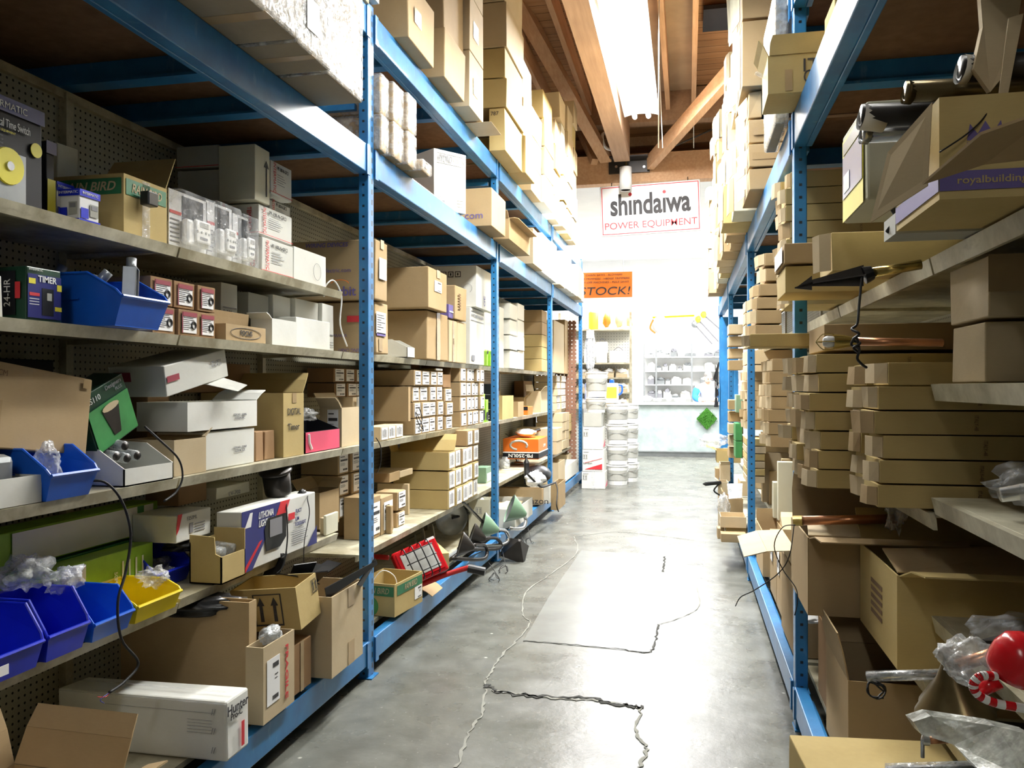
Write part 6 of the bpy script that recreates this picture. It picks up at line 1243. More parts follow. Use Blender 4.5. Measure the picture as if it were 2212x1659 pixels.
# pile of flattened cartons and labelled ones past the near upright
o = openbox('cardboard_box', (.46, 3.75, .585), (.98, 4.30, .675), 'kraft_light', 'low open tan carton with wide torn flaps spread over the aisle', flaps='wsn', ang={'w': -10, 's': -5, 'n': 15}, flen=.42)
box('cardboard_box', (.455, 3.78, ZE+.002), (.95, 4.28, .582), 'kraft', 'brown carton under the one with wide torn flaps')
for i in range(2):
    o = xbox(.47, 4.33+.36*i, 4.67+.36*i, ZE+.002, .56, .45, 'kraft', 'tall brown carton with white label low past the near upright, %s' % ['nearer', 'farther'][i]); patch(o, '-X', .2, .5, .55, .9, 'paper', 'label'); patch(o, '-X', .3, .4, .65, .75, 'ink', 'print', e=.003)
m = MB().blob((.52, 3.66, .41), (.06, .05, .015), 4, .3); tag(m.build('white_cover', 'white_plastic', smooth=True), 'crumpled white sheet tucked beside the near right upright', 'sheet')
openbox('cardboard_box', (.46, 5.35, ZE+.002), (.595, 5.85, .48), 'kraft', 'open brown carton with tall rear flap before the second right upright', flaps='ne', ang={'n': 88, 'e': 85}, flen=.6)
# small cartons standing on the low shelf
rr = random.Random(5); y = 5.12; i = 0
while y < 8.3:
    w = rr.uniform(.06, .11); h = rr.uniform(.22, .42); o = xbox(.66+.10*math.sin(i), y, y+w, .502, .502+h, .30, rr.choice(('kraft_light', 'kraft', 'kraft_light', 'cream_card')), 'slim tan carton standing upright on the low right shelf, %s in the row' % (ORN[i] if i < 12 else ['thirteenth', 'fourteenth', 'fifteenth', 'sixteenth', 'seventeenth', 'eighteenth', 'nineteenth', 'twentieth'][(i-12) % 8] if i < 20 else 'twenty-'+ORN[i-20]), group='slim tan cartons standing on the low right shelf'); y += w+rr.uniform(.015, .09); i += 1
for k in range(4): xbox(.64, 3.74, 4.0, .69+.09*k, .775+.09*k, .4, 'kraft_light' if k % 2 else 'kraft', 'tan carton stacked behind the near upright under the long ones, %s' % ORN[k], group='cartons stacked behind the near upright')
o = xbox(.64, 3.60-.0, 3.73, .62, 1.03, .4, 'kraft_brown', 'brown carton lettered RUSSIA beneath the long cartons'); text(o, '-Y', .4, .86, .022, 'RUSSIA', 'ink', wid=.13)
xbox(.9, 3.2, 3.5, .62, 1.0, .25, 'grey_card', 'grey-white carton at the back beneath the long cartons', 'white_carton')
# far low cluster by the second upright
def RL(u0, u1, v0, v1, Y, dep, mat, label, nm='cardboard_box', opn=None, **k):
    a = hy(u0, v1, Y); b = hy(u1, v0, Y); lo = (a.x, Y, a.z); hi = (b.x, Y+dep, b.z)
    return openbox(nm, lo, hi, mat, label, flaps=opn, **k) if opn is not None else box(nm, lo, hi, mat, label, **k)
RL(1556, 1612, 1118, 1140, 6.6, .25, 'kraft_light', 'flat tan carton, upper of the pair beside the second right upright', opn='')
RL(1549, 1566, 1142, 1165, 6.7, .14, 'kraft', 'small tan carton at the aisle edge of the low pile, far right')
RL(1557, 1612, 1155, 1172, 6.45, .14, 'kraft', 'lowest small tan carton of the far low pile with a paper label')
RL(1568, 1612, 1140, 1154, 6.62, .2, 'kraft_yellow', 'middle flat tan carton of the far low pile')
RL(1568, 1605, 1078, 1108, 7.1, .3, 'kraft', 'open tan carton below the clear sheet near the second upright', opn='w', ang={'w': 60})
tag(MB().sheet([hy(1570, 1045, 7.0), hy(1604, 1045, 7.0), hy(1602, 1076, 6.9), hy(1574, 1078, 6.9)], .004).build('clear_sheet', 'bubble_film'), 'pale plastic sheet hanging over the open carton near the second upright', 'plastic')
RL(1598, 1634, 1040, 1072, 7.2, .3, 'kraft_light', 'tan carton with handwriting behind the second right upright')
tag(MB().blob(hy(1563, 1100, 7.0), (.05, .08, .12), 3, .4).build('clear_bag', 'clear_wrap', smooth=True), 'clear bag hanging at the aisle edge of the far low pile', 'bag')
RL(1548, 1600, 975, 1000, 9.2, .4, 'kraft_yellow', 'taped tan carton far along the right rack', opn='w', ang={'w': 20}); RL(1556, 1600, 1004, 1040, 8.6, .35, 'kraft_light', 'open pale carton below the taped one far along the right rack', opn='s', ang={'s': 50})
RL(1545, 1556, 1012, 1038, 8.9, .2, 'kraft', 'crumpled small carton at the aisle edge far along the right rack')
RL(1552, 1572, 1042, 1143, 8.3, .2, 'kraft_light', 'small pale carton near the black stake lamp', opn='w')
tag(MB().blob(hy(1542, 952, 9.4), (.14, .13, .07), 7, .5).build('clear_bag', 'clear_wrap', smooth=True), 'whitish plastic bag on the farthest carton by the counter', 'bag')
a = hy(1556, 1043, 8.29); b = hy(1524, 1046, 8.2); o = MB().tube([a, b, b+Vector((-.03, 0, 0))], [.018, .02, .002], 8).build('stake_lamp', 'black_plastic'); tag(o, 'black stake lamp poking into the aisle far along the right rack', 'lamp'); MB().lathe([(0, 0), (.035, .01), (.035, .05), (0, .06)], hy(1560, 1074, 8.26), (1, -.4, 0), 14).build('lamp_head', 'black_plastic', o, smooth=True); MB().tube(smooth_path([a, hy(1542, 1060, 8.25), hy(1558, 1072, 8.26)], 5), .008, 6).build('wire', 'black_rubber', o)
# green packs and bits on far shelves
for i, (a, b, v0, v1) in enumerate(((1590, 1606, 853, 892), (1588, 1604, 915, 953), (1588, 1604, 954, 990))): RL(a, b, v0, v1, 7.9, .3, ['green_enamel', 'green_print', 'green_print'][i], 'green printed pack %s behind the second right upright' % ['above, paler,', 'in the middle', 'lowest'][i], 'green_pack')
for k in range(6): RL(1612, 1655, 948+16*k, 964+16*k, 6.3, .4, 'kraft_light' if k % 2 else 'kraft_yellow', 'tan flat carton stacked just past the second upright, %s from the top' % ORN[k], group='flat cartons stacked past the second upright')
rr = random.Random(9)
for i in range(9):
    u = 1560+i*4; RL(1574, 1606, 700+i*26+ (60 if i > 3 else 0), 722+i*26+(60 if i > 3 else 0), 8.2+.1*(i % 3), .3, rr.choice(('kraft', 'kraft_light')), 'tan carton on the far right shelves past the second upright, %s from top' % ORN[i], group='cartons on the far right shelves')
for i, (a, b, v0, v1) in enumerate(((1652, 1690, 545, 575), (1655, 1690, 579, 608), (1640, 1690, 612, 640), (1636, 1690, 641, 668), (1634, 1690, 669, 700), (1632, 1690, 701, 728))):
    o = RL(a, b, v0, v1, 4.75, .4, 'kraft', 'brown carton high on the top right shelf past the upright, %s from the top' % ORN[i], group='brown cartons high past the near right upright'); fflap(o, .04, i); fflap(o, .05, i+7)
for q in range(3):
    for i in range(4): RL(1596+13*q, 1608+13*q, 650+26*i, 675+26*i, 6.22, .25, 'kraft_light', 'slim tan carton end beside the second upright, column %s, %s from the top' % (['one', 'two', 'three'][q], ORN[i]), group='slim carton ends beside the second upright') if q else None
# blue perforated panel at the far end
xa = RX+.01; m = MB(); s = .055
for i in range(14):
    for k in range(40): pass
m.box((RX+.0, 11.0, .6), (RX+.22, 11.01, 2.3)); 
tag(m.build('steel_screen', 'rack_blue_punched'), 'blue perforated steel panel at the far end of the right rack', 'panel')
cl = MB()
for q in range(5): cl.tube(smooth_path([(RX-.012, 11.3, 1.72), (RX-.03-.012*q, 11.3+.02*q, 1.5), (RX-.02-.02*(q % 3), 11.3, 1.3+.04*q), (RX-.03-.01*q, 11.28, 1.12)], 5), .008, 6)
tag(cl.build('hanging_straps', 'black_rubber'), 'black straps hanging on the farthest right upright beside the counter', 'straps')
# ---- near right shelves
o = xbox(.665, 2.06, 2.30, M1+.002, M1+.145, .46, 'kraft_light', 'lower tan carton on the near right shelf beside the bubble-wrapped faucet')
o = xbox(.66, 2.02, 2.30, M1+.148, M1+.29, .46, 'kraft_light', 'upper tan carton printed ITALY on the near right shelf'); text(o, '-Y', .42, .42, .014, 'ITALY-48', 'ink_brown'); patch(o, '-Y', .0, 1, .4, 1, 'tape', 'tape', e=.0004)
o = MB().blob((.73, 1.80, M1+.06), (.055, .07, .055), 3, .25).build('wrapped_faucet', 'bubble_film', smooth=True); tag(o, 'faucet lamp in grey bubble film on the near right shelf', 'fixture'); MB().blob((.80, 1.80, M1+.055), (.05, .06, .045), 8, .2).build('wrap_end', 'bubble_film', o, smooth=True); MB().blob((.735, 1.81, M1+.115), (.02, .02, .025), 6, .2).build('wrap_knob', 'bubble_film', o, smooth=True); MB().lathe([(.012, 0), (.014, .02), (.0, .024)], (.715, 1.735, M1+.055), (-.3, -1, .2), 12).build('nozzle', 'brass', o, smooth=True)
MB().tube(smooth_path([(.69, 1.735, M1+.02), (.71, 1.728, M1+.035), (.74, 1.73, M1+.05)], 4), .002, 6).build('wire', 'black_rubber', o)
# bagged dark fixtures on M2
def fixt(a, b, r, mat, label, nm='bagged_fixture', bag='clear_plastic', seed=1):
    a, b = Vector(a), Vector(b); o = MB().tube([a, a.lerp(b, .3), a.lerp(b, .32), a.lerp(b, .7), a.lerp(b, .72), b], [r*.5, r*.6, r, r, r*.8, r*.7], 16).build(nm, mat, smooth=True); tag(o, label, 'fixture')
    if bag:
        c = a.lerp(b, .5); L = (b-a).length; MB().blob(c, (L*.55, r*1.9, r*1.7), seed, .35, fr=3).build('bag', bag, o, smooth=True)
    return o
fixt((.67, 1.98, M2+.055), (.92, 2.0, M2+.10), .032, 'steel', 'dark bronze fixture in a clear bag on the near right shelf', seed=4)
fixt((.70, 1.86, M2+.035), (.92, 1.90, M2+.04), .028, 'dark_metal', 'bagged fixture with a brass nut in front of the bronze one', seed=9); MB().lathe([(0, .0), (.016, 0), (.014, .02), (0, .022)], (.715, 1.81, M2+.035), (-.3, -1, 0), 6).build('brass_nut', 'brass', bpy.data.objects['bagged_fixture.001'])
c = (.72, 1.60, M2+.03); tag(MB().tube(smooth_path(coil(c, 3, (.035, .03, .025), 5), 4), .006, 8).build('cable_coil', 'black_rubber', smooth=True), 'coil of shiny black cable at the shelf edge below the bagged fixtures', 'cord')
# M3: tubes, red shade with striped arm
o = fixt((.645, 2.02, M3+.025), (.88, 2.06, M3+.075), .026, 'dark_metal', 'dark tube in clear film on the third near right shelf', 'wrapped_tube', 'clear_plastic', 3)
a = Vector((.56, 1.95, M3-.01)); b = Vector((.74, 1.99, M3+.055)); o = MB().tube([a, b], .014, 12).build('brown_tube', 'copper', smooth=True); tag(o, 'brown tube with a black ring end jutting over the shelf edge', 'tube'); MB().lathe([(.0145, 0), (.017, 0), (.017, .012), (.0145, .012)], a, b-a, 14).build('ring', 'black_plastic', o)
MB().tube(smooth_path([a+Vector((0, 0, -.01)), a+Vector((.01, -.01, -.04)), a+Vector((.045, 0, -.04)), a+Vector((.07, 0, .0))], 5), .003, 6).build('wire', 'black_rubber', o)
cord('cable', [Vector((.72, 1.95, M3+.09)), Vector((.78, 1.93, M3+.11)), Vector((.84, 1.92, M3+.085)), Vector((.9, 1.93, M3+.12))], .005, 'black_rubber', 'black cable crossing the tubes on the third near right shelf')
p = hy(2195, 1432, 1.55); o = empty('red_lamp', p, 'glossy red lamp shade with a red and white striped candy-cane arm', 'lamp'); P0 = Vector(p)
MB().lathe([(.0, .052), (.019, .050), (.036, .038), (.044, .017), (.045, 0), (.043, -.017), (.034, -.03), (.0, -.034)], (0, 0, 0), (.35, -.2, .9), 28).build('shade', 'red_paint', o, smooth=True)
MB().tube([Vector((-.035, -.01, -.03)), Vector((-.062, -.015, -.05))], [.016, .009], 12).build('neck', 'red_paint', o, smooth=True)
arm = smooth_path([Vector(hy(*q))-P0 for q in ((2150, 1462, 1.53), (2118, 1462, 1.52), (2102, 1480, 1.52), (2112, 1502, 1.52), (2150, 1520, 1.52), (2212, 1532, 1.52), (2260, 1545, 1.52))], 6)
for i in range(len(arm)-1): pass
mb_r, mb_w = MB(), MB(); L = len(arm)
for i in range(L-1): (mb_r if (i//2) % 2 else mb_w).tube([arm[i], arm[i+1]+(arm[i+1]-arm[i])*.05], .0075, 10, cap=False)
mb_w.build('arm', 'white_plastic', o, smooth=True); mb_r.build('arm_stripes', 'red_paint', o, smooth=True)
tag(MB().blob(hy(2090, 1428, 1.75), (.055, .05, .042), 13, .4).build('clear_bag', 'clear_wrap', smooth=True), 'crumpled clear bag touching the red lamp shade', 'bag')
p = hy(2060, 1500, 1.9); o = empty('tulip_lamp', p, 'bronze petal-shaped lamp shade lying on the lowest near shelf edge', 'lamp'); m = MB(); n_ = 48; prof = [(.008, .085), (.014, .07), (.030, .035), (.055, 0), (.075, -.03)]
for r_, h in prof:
    for k in range(n_): a_ = 2*math.pi*k/n_; q = 1+.16*abs(math.cos(2*a_))*(r_/.075); m.v.append((r_*q*math.cos(a_), r_*q*math.sin(a_), h))
for i in range(len(prof)-1):
    for k in range(n_): m.f.append((i*n_+k, (i+1)*n_+k, (i+1)*n_+(k+1) % n_, i*n_+(k+1) % n_)); m.m.append(0)
sh = m.build('petals', 'bronze', o, smooth=True); o.rotation_euler = (.1, -.25, .3)
a = hy(1872, 1462, 2.05); b = hy(2030, 1458, 2.0); o = MB().tube([a, Vector(a).lerp(b, .5)+Vector((0, 0, .004)), b], .008, 10).build('wrapped_rod', 'steel', smooth=True); tag(o, 'thin metal rod twisted in clear film with a coil of cord at its end', 'rod'); MB().tube([a, b], .012, 10).build('film', 'clear_wrap', o, smooth=True); MB().tube(smooth_path([Vector(a)]+coil(hy(1892, 1492, 2.05), 3, (.018, .008, .018), 4, .25), 3), .0022, 6).build('cord_coil', 'black_rubber', o, smooth=True)
# M4: plastic sleeve, copper end, wrapped hose
m = MB(); pts = [hy(*q) for q in ((1972, 1560, 1.72), (2010, 1548, 1.7), (2060, 1575, 1.7), (2150, 1570, 1.62), (2230, 1590, 1.55), (2230, 1690, 1.5), (2130, 1680, 1.55), (2060, 1610, 1.65), (1990, 1588, 1.7))]
m.prism(pts, (.0, .06, -.01)); tag(m.build('plastic_sleeve', 'milky_film'), 'long milky plastic sleeve drooping at the bottom right corner', 'sleeve')
a = hy(1992, 1600, 1.8); b = hy(2045, 1598, 1.8); o = MB().tube([a, b], .008, 12).build('copper_stub', 'copper', smooth=True); tag(o, 'short copper tube with a chrome tip at the bottom right', 'pipe'); MB().lathe([(0, -.004), (.010, 0), (.010, .012)], a, (1, 0, 0), 12).build('tip', 'steel', o); MB().tube([a, Vector(a)+Vector((0, 0, -.035))], .004, 8).build('chrome_wire', 'steel', o)
a = hy(1915, 1655, 1.75); b = hy(2110, 1650, 1.7); o = MB().tube([Vector(a)+Vector((0, 0, -.012)), Vector(b)+Vector((0, 0, -.012))], .016, 12).build('wrapped_hose', 'bubble_film', smooth=True); tag(o, 'ribbed dark hose in clear film at the bottom edge', 'hose'); MB().tube([Vector(a)+Vector((0, 0, -.012)), Vector(b)+Vector((0, 0, -.012))], .011, 12).build('hose', 'dark_metal', o)
tag(MB().box((.70, 1.4, M4+.002), (1.1, 2.3, M4+.012)).build('black_tray', 'black_plastic'), 'flat black tray on the lowest near right shelf', 'tray')
# ================================================================ the shop beyond the aisle
# shindaiwa sign under the header beam
a = hy(1299, 405, 12.1); b = hy(1516, 508, 12.1); wd, ht = b.x-a.x, .742
o = MB().box((-wd/2, -.02, 0), (wd/2, .02, ht)).build('hanging_sign', 'white_plastic', bev=.015); o.location = ((a.x+b.x)/2, 12.12, 3.625); o.rotation_euler = (0, -.028, 0); o['_d'] = (wd, .04, ht)
tag(o, 'white sign with red outline reading shindaiwa POWER EQUIPMENT', 'sign')
m = MB(); i_ = .022
for q in ((-wd/2+i_, -.0225, i_, wd/2-i_, -.021, i_+.012), (-wd/2+i_, -.0225, ht-i_-.012, wd/2-i_, -.021, ht-i_), (-wd/2+i_, -.0225, i_+.012, -wd/2+i_+.012, -.021, ht-i_-.012), (wd/2-i_-.012, -.0225, i_+.012, wd/2-i_, -.021, ht-i_-.012)): m.box(q[:3], q[3:])
m.build('red_outline', 'ink_red', o)
text(o, '-Y', .5, .585, .30, 'shındaıwa', 'ink', wid=wd*.80, bold=.04); text(o, '-Y', .5, .19, .098, 'POWER EQUIPMENT', 'ink_red', wid=wd*.92, bold=.008)
O, r, u, n, w, h = fframe(o, '-Y')
for cx, cy in ((.305, .805), (.646, .805)): MB().lathe([(0, .002), (.026, .002), (.026, 0)], O+r*w*cx+u*h*cy, n, 18).build('red_dot', 'ink_red', o)
for x in (-.55, .55): MB().tube([(x, 0, ht-.01), (x, .05, ht+.06)], .006, 6).build('hook', 'dark_metal', o)
# orange stock banner
a = hy(1258, 590, 14.0); b = hy(1366, 642, 14.0)
wd = b.x-a.x+.35; ht = a.z-b.z; o = MB().box((-wd/2, -.004, 0), (wd/2, .004, ht)).build('orange_banner', 'orange_print'); o.location = (b.x-wd/2, 14.0, b.z); o['_d'] = (wd, .008, ht); tag(o, 'orange banner reading CHAIN SAWS BLOWERS and IN STOCK!', 'banner')
for s, cy, hh, wf in (('CHAIN SAWS - BLOWERS', .90, .030, .52), ('LINE TRIMMERS - HEDGE TRIMMERS', .75, .030, .72), ('CUT-OFF MACHINES - POLE SAWS', .61, .030, .70), ('IN STOCK!', .25, .135, .98)): text(o, '-Y', .60 if len(s) > 9 else .475, cy, hh, s, 'ink', shear=.15, wid=wd*wf)
for x in (-.4, .45): MB().tube([(x, 0, ht), (x, 0, 4.45-b.z)], .003, 5).build('cord', 'steel', o)
# counter
cx0, cx1, cy = -1.30, 1.6, 16.55
o = empty('counter', (cx0, cy, 0), 'long service counter with a mottled grey front and white top', 'counter')
MB().box((0, .03, .10), (cx1-cx0, .75, 1.03)).build('body', 'counter_laminate', o); MB().box((.03, .08, 0), (cx1-cx0, .70, .10)).build('toe_kick', 'grey_metal', o); MB().box((-.04, -.03, 1.03), (cx1-cx0+.02, .80, 1.075)).build('worktop', 'white_plastic', o, bev=.006); MB().box((0, .024, .095), (cx1-cx0, .03, .115)).build('edge_strip', 'grey_metal', o)
# turf sample hanging on the counter
c = hy(1527, 905, 16.5); o = MB(); s = .20
rr = random.Random(2)
for i in range(160):
    px, pz = rr.uniform(-s, s), rr.uniform(-s, s)
    if abs(px)+abs(pz) > s*1.25: continue
    o.tube([(px, 0, pz), (px+rr.uniform(-.01, .01), -.03-rr.random()*.02, pz-rr.uniform(.0, .02))], [.006, .001], 4)
o.prism([(-s, .0, 0), (0, 0, -s*1.1), (s, 0, 0), (0, 0, s*1.1)], (0, .012, 0)); q_ = o.build('turf_sample', 'turf_green'); q_.location = (c.x, 16.545, c.z); tag(q_, 'green artificial turf sample hanging in a diamond on the counter front', 'turf')
# person behind the counter
def person(loc):
    o = empty('person', loc, 'person in a white and blue jacket leaning on the counter, looking down', 'person')
    import bmesh
    def skin(name, pts, edges, rad, mat, parent=None, sub=2):
        me = bpy.data.meshes.new(name); me.from_pydata(pts, edges, []); me.materials.append(MATS[mat]); ob = bpy.data.objects.new(name, me); COL.objects.link(ob); ob.parent = parent or o
        sk = ob.modifiers.new('skin', 'SKIN'); sk.use_smooth_shade = True
        for i, v in enumerate(me.skin_vertices[0].data if len(me.skin_vertices) else []): v.radius = rad[i]; v.use_root = (i == 0)
        ob.modifiers.new('sub', 'SUBSURF').levels = sub; ob.modifiers['sub'].render_levels = sub; return ob
    def withskin(name, pts, edges, rad, mat, sub=2):
        me = bpy.data.meshes.new(name); bm = bmesh.new(); L = bm.verts.layers.skin.verify(); V = []
        for i, p in enumerate(pts): v = bm.verts.new(p); v[L].radius = (rad[i] if isinstance(rad[i], tuple) else (rad[i], rad[i])); v[L].use_root = (i == 0); V.append(v)
        for a, b in edges: bm.edges.new((V[a], V[b]))
        bm.to_mesh(me); bm.free(); me.materials.append(MATS[mat]); ob = bpy.data.objects.new(name, me); COL.objects.link(ob); ob.parent = o
        sk = ob.modifiers.new('skin', 'SKIN'); sk.use_smooth_shade = True; s_ = ob.modifiers.new('sub', 'SUBSURF'); s_.levels = sub; s_.render_levels = sub; return ob
    # facing -Y (towards the aisle), leaning forward on the counter
    P = [(0, .20, .95), (0, .12, 1.12), (0, .04, 1.30), (0, -.02, 1.42), (0, -.06, 1.50), (-.19, .0, 1.38), (.19, .0, 1.38), (-.26, -.08, 1.14), (.26, -.08, 1.14), (-.10, -.30, 1.125), (.10, -.30, 1.125), (-.10, .22, .5), (.10, .22, .5), (-.10, .20, .06), (.10, .20, .06), (-.10, .08, .03), (.10, .08, .03)]
    E = [(0, 1), (1, 2), (2, 3), (3, 4), (3, 5), (3, 6), (5, 7), (6, 8), (7, 9), (8, 10), (0, 11), (0, 12), (11, 13), (12, 14), (13, 15), (14, 16)]
    Rr = [(.15, .11), (.16, .11), (.18, .12), (.10, .09), .055, .075, .075, .055, .055, .034, .034, .075, .075, .045, .045, .035, .035]
    body = withskin('body', P, E, Rr, 'skin')
    Pj = [(0, .19, .96), (0, .12, 1.12), (0, .04, 1.30), (0, -.01, 1.41), (-.19, .0, 1.385), (.19, .0, 1.385), (-.265, -.08, 1.14), (.265, -.08, 1.14), (-.13, -.25, 1.13), (.13, -.25, 1.13)]
    withskin('jacket', Pj, [(0, 1), (1, 2), (2, 3), (3, 4), (3, 5), (4, 6), (5, 7), (6, 8), (7, 9)], [(.165, .125), (.172, .125), (.195, .135), (.12, .10), .09, .09, .068, .068, .05, .05], 'shirt_white')
    for s in (-1, 1): withskin('sleeve', [(s*.20, .0, 1.39), (s*.268, -.08, 1.15), (s*.15, -.23, 1.132)], [(0, 1), (1, 2)], [.098, .076, .058], 'shirt_blue')
    # head, bowed
    h = MB(); h.blob((0, 0, 0), (.078, .098, .115), 1, .02, 16); hd = h.build('head', 'skin', o, smooth=True); hd.location = (0, -.115, 1.585); hd.rotation_euler = (.62, 0, .35)
    MB().lathe([(0, .03), (.010, .02), (.014, 0)], (0, -.095, -.015), (0, -1, -.3), 10).build('nose', 'skin', hd, smooth=True)
    for s in (-1, 1):
        MB().blob((s*.03, -.088, .015), (.012, .008, .006), 1, 0, 6).build('eye', 'ink', hd, smooth=True); MB().blob((s*.079, .0, -.005), (.010, .02, .03), 1, 0, 6).build('ear', 'skin', hd, smooth=True)
        MB().tube([(s*.015, -.095, .034), (s*.045, -.086, .036)], .004, 6).build('eyebrow', 'hair_grey', hd)
    MB().tube([(-.017, -.090, -.052), (.017, -.090, -.052)], .0028, 6).build('mouth', 'ink_brown', hd)
    MB().blob((0, .022, .035), (.084, .095, .092), 2, .05, 14).build('hair', 'hair_grey', hd, smooth=True)
    for s in (-1, 1):  # hands holding a small thing on the counter
        palm = MB().blob((s*.07, -.335, 1.115), (.035, .05, .020), 3, .05, 8); palm.build('palm', 'skin', o, smooth=True)
        for k in range(4): MB().tube(smooth_path([(s*(.09-.02*k), -.365, 1.12), (s*(.08-.02*k), -.395-.004*(k % 2), 1.122), (s*(.06-.018*k), -.41, 1.108)], 3), [.009]*6+[.007], 8).build('finger', 'skin', o, smooth=True)
        MB().tube(smooth_path([(s*.04, -.325, 1.125), (s*.02, -.35, 1.135), (s*.015, -.375, 1.13)], 3), .010, 8).build('thumb', 'skin', o, smooth=True)
    return o
pp = hy(1530, 860, 17.25); person((pp.x-.0, 17.52, 0))
c_ = MB().box((pp.x-.06, 17.03, 1.078), (pp.x+.08, 17.12, 1.09)).build('small_parcel', 'kraft_yellow'); tag(c_, 'small yellow packet on the counter under the hands', 'packet')
# white shelving behind the counter
def shelfunit(name, x0, x1, y, zs, dep, label, mat='white_plastic', back='shop_white', posts=()):
    o = empty(name, (x0, y, 0), label, 'shelving'); w = x1-x0
    MB().box((0, dep, 0), (w, dep+.01, max(zs)+.3)).build('back_panel', back, o)
    for z in zs: MB().box((0, 0, z-.025), (w, dep, z)).build('shelf', mat, o)
    for x in (0, w)+tuple(posts): MB().box((x-.02, -.005, 0), (x+.02, .03, max(zs)+.3)).build('post', 'grey_metal' if mat == 'white_plastic' else mat, o)
    return o
zs2 = [.50, .82, 1.13, 1.45, 1.77, 2.10]
shelfunit('parts_shelving', -1.0, 2.0, 19.6, zs2, .4, 'white wall shelving full of parts behind the counter', posts=(.28, 1.1))
rr = random.Random(33); n = 0
for z in zs2[2:]:
    x = -.92; kq = 0
    while x < 1.0:
        w = rr.uniform(.12, .26); h = rr.uniform(.07, .2)
        if rr.random() < .97 and not (x < .28 < x+w+.02):
            k = rr.random(); nm = 'parts_bin'
            m = MB(); m.hexa([(0, 0, 0), (w-.02, 0, 0), (w-.02, .3, 0), (0, .3, 0), (0, -.01, h*.6), (w-.02, -.01, h*.6), (w-.02, .3, h), (0, .3, h)])
            o = m.build(nm, rr.choice(('grey_card', 'white_plastic', 'white_card', 'grey_metal', 'ink_grey'))); o.location = (x, 19.63, z+.001)
            tag(o, 'small parts bin on the wall shelving, %s shelf, %s from the left' % (['lowest', 'second', 'third', 'top'][zs2[2:].index(z)], ORD[kq] if kq else 'first'), 'bin', 'parts bins behind the counter'); MB().blob((w/2-.01, .14, h*.75), (w*.4, .12, h*.4), n, .5, 6).build('parts', rr.choice(('grey_metal', 'white_plastic', 'ink_grey')), o); n += 1; kq += 1
        x += w+.01
# cream display shelving left of the counter
g_ = shelfunit('display_shelving', -2.25, -.98, 14.6, [1.02, 1.30, 1.56, 1.82, 2.42], .42, 'cream display shelving on the left of the shop', 'shelf_cream', 'pegboard_shop')
n = 0
for z, k in ((1.02, 5), (1.30, 5), (1.56, 5)):
    for i in range(k):
        x = -2.2+i*.24; o = MB().hexa([(0, 0, 0), (.2, 0, 0), (.2, .3, 0), (0, .3, 0), (0, -.0, .06), (.2, -.0, .06), (.2, .3, .16), (0, .3, .16)]).build('parts_bin', 'kraft_light'); o.location = (x, 14.62, z+.001); tag(o, 'tan parts bin on the cream display shelving, %s row, %s' % ({1.02: 'lowest', 1.30: 'middle', 1.56: 'upper'}[z], ORN[i]), 'bin', 'tan parts bins on the cream shelving'); MB().blob((.1, .13, .11), (.08, .1, .05), n, .6, 7).build('parts', 'white_plastic', o, smooth=True); n += 1
for i, (x, w, h) in enumerate(((-2.1, .2, .42), (-1.82, .16, .25), (-1.60, .20, .38), (-1.36, .3, .22))):
    o = box('white_carton', (x, 14.66, 1.822), (x+w, 14.9, 1.822+h), 'white_card', 'white handled carton on the cream shelving, %s from the left' % ORN[i], group='white handled cartons'); MB().tube(smooth_path([(-w*.3, 0, h), (0, 0, h+.06), (w*.3, 0, h)], 4), .008, 6).build('handle', 'ink_grey', o)
o = empty('yellow_canister', (-1.66, 14.8, 2.422), 'yellow canister standing on top of the cream shelving', 'canister'); MB().lathe([(0, 0), (.085, 0), (.088, .01), (.088, .30), (.07, .33), (0, .33)], n=20).build('body', 'yellow_print', o, smooth=True)
for i, x in enumerate((-1.42, -1.20, -1.0)):
    o = empty('trimmer_head', (x, 14.8, 2.422), 'pale orange equipment case on top of the cream shelving, %s' % ORN[i], 'case', 'equipment on top of the cream shelving'); MB().blob((0, 0, .17), (.07, .09, .13), i, .25, 8).build('body', 'kraft_light' if i else 'orange_print', o, smooth=True)
# hanging chain saw, trimmers on the wall
o = empty('hanging_blower', hy(1425, 700, 19.9), 'pale leaf blower hanging on the shop wall', 'blower'); MB().blob((0, 0, 0), (.16, .1, .2), 5, .3, 9).build('body', 'white_plastic', o, smooth=True); MB().tube(smooth_path([(-.15, -.03, .1), (-.22, -.05, -.1), (-.1, -.03, -.22)], 5), .02, 8).build('pipe', 'orange_print', o)
for i, (u0, v0, u1, v1) in enumerate(((1508, 690, 1552, 738), (1520, 680, 1556, 712), (1500, 700, 1540, 745))):
    o = MB().tube([hy(u0, v0, 20.02), hy(u1, v1, 20.02)], .015, 6).build('pole_tool', 'ink_grey'); tag(o, 'long-handled tool hanging aslant on the shop wall, %s' % ORN[i], 'tool', 'long-handled tools'); MB().blob(hy(u0, v0, 19.98), (.07, .04, .08), i, .3, 6).build('head', 'yellow_print' if i < 2 else 'grey_metal', o)
tag(MB().tube([hy(1410, 686, 20.02), hy(1500, 682, 20.02)], .02, 6).build('hanging_rail', 'yellow_plastic'), 'yellow rail across the shop wall', 'rail')
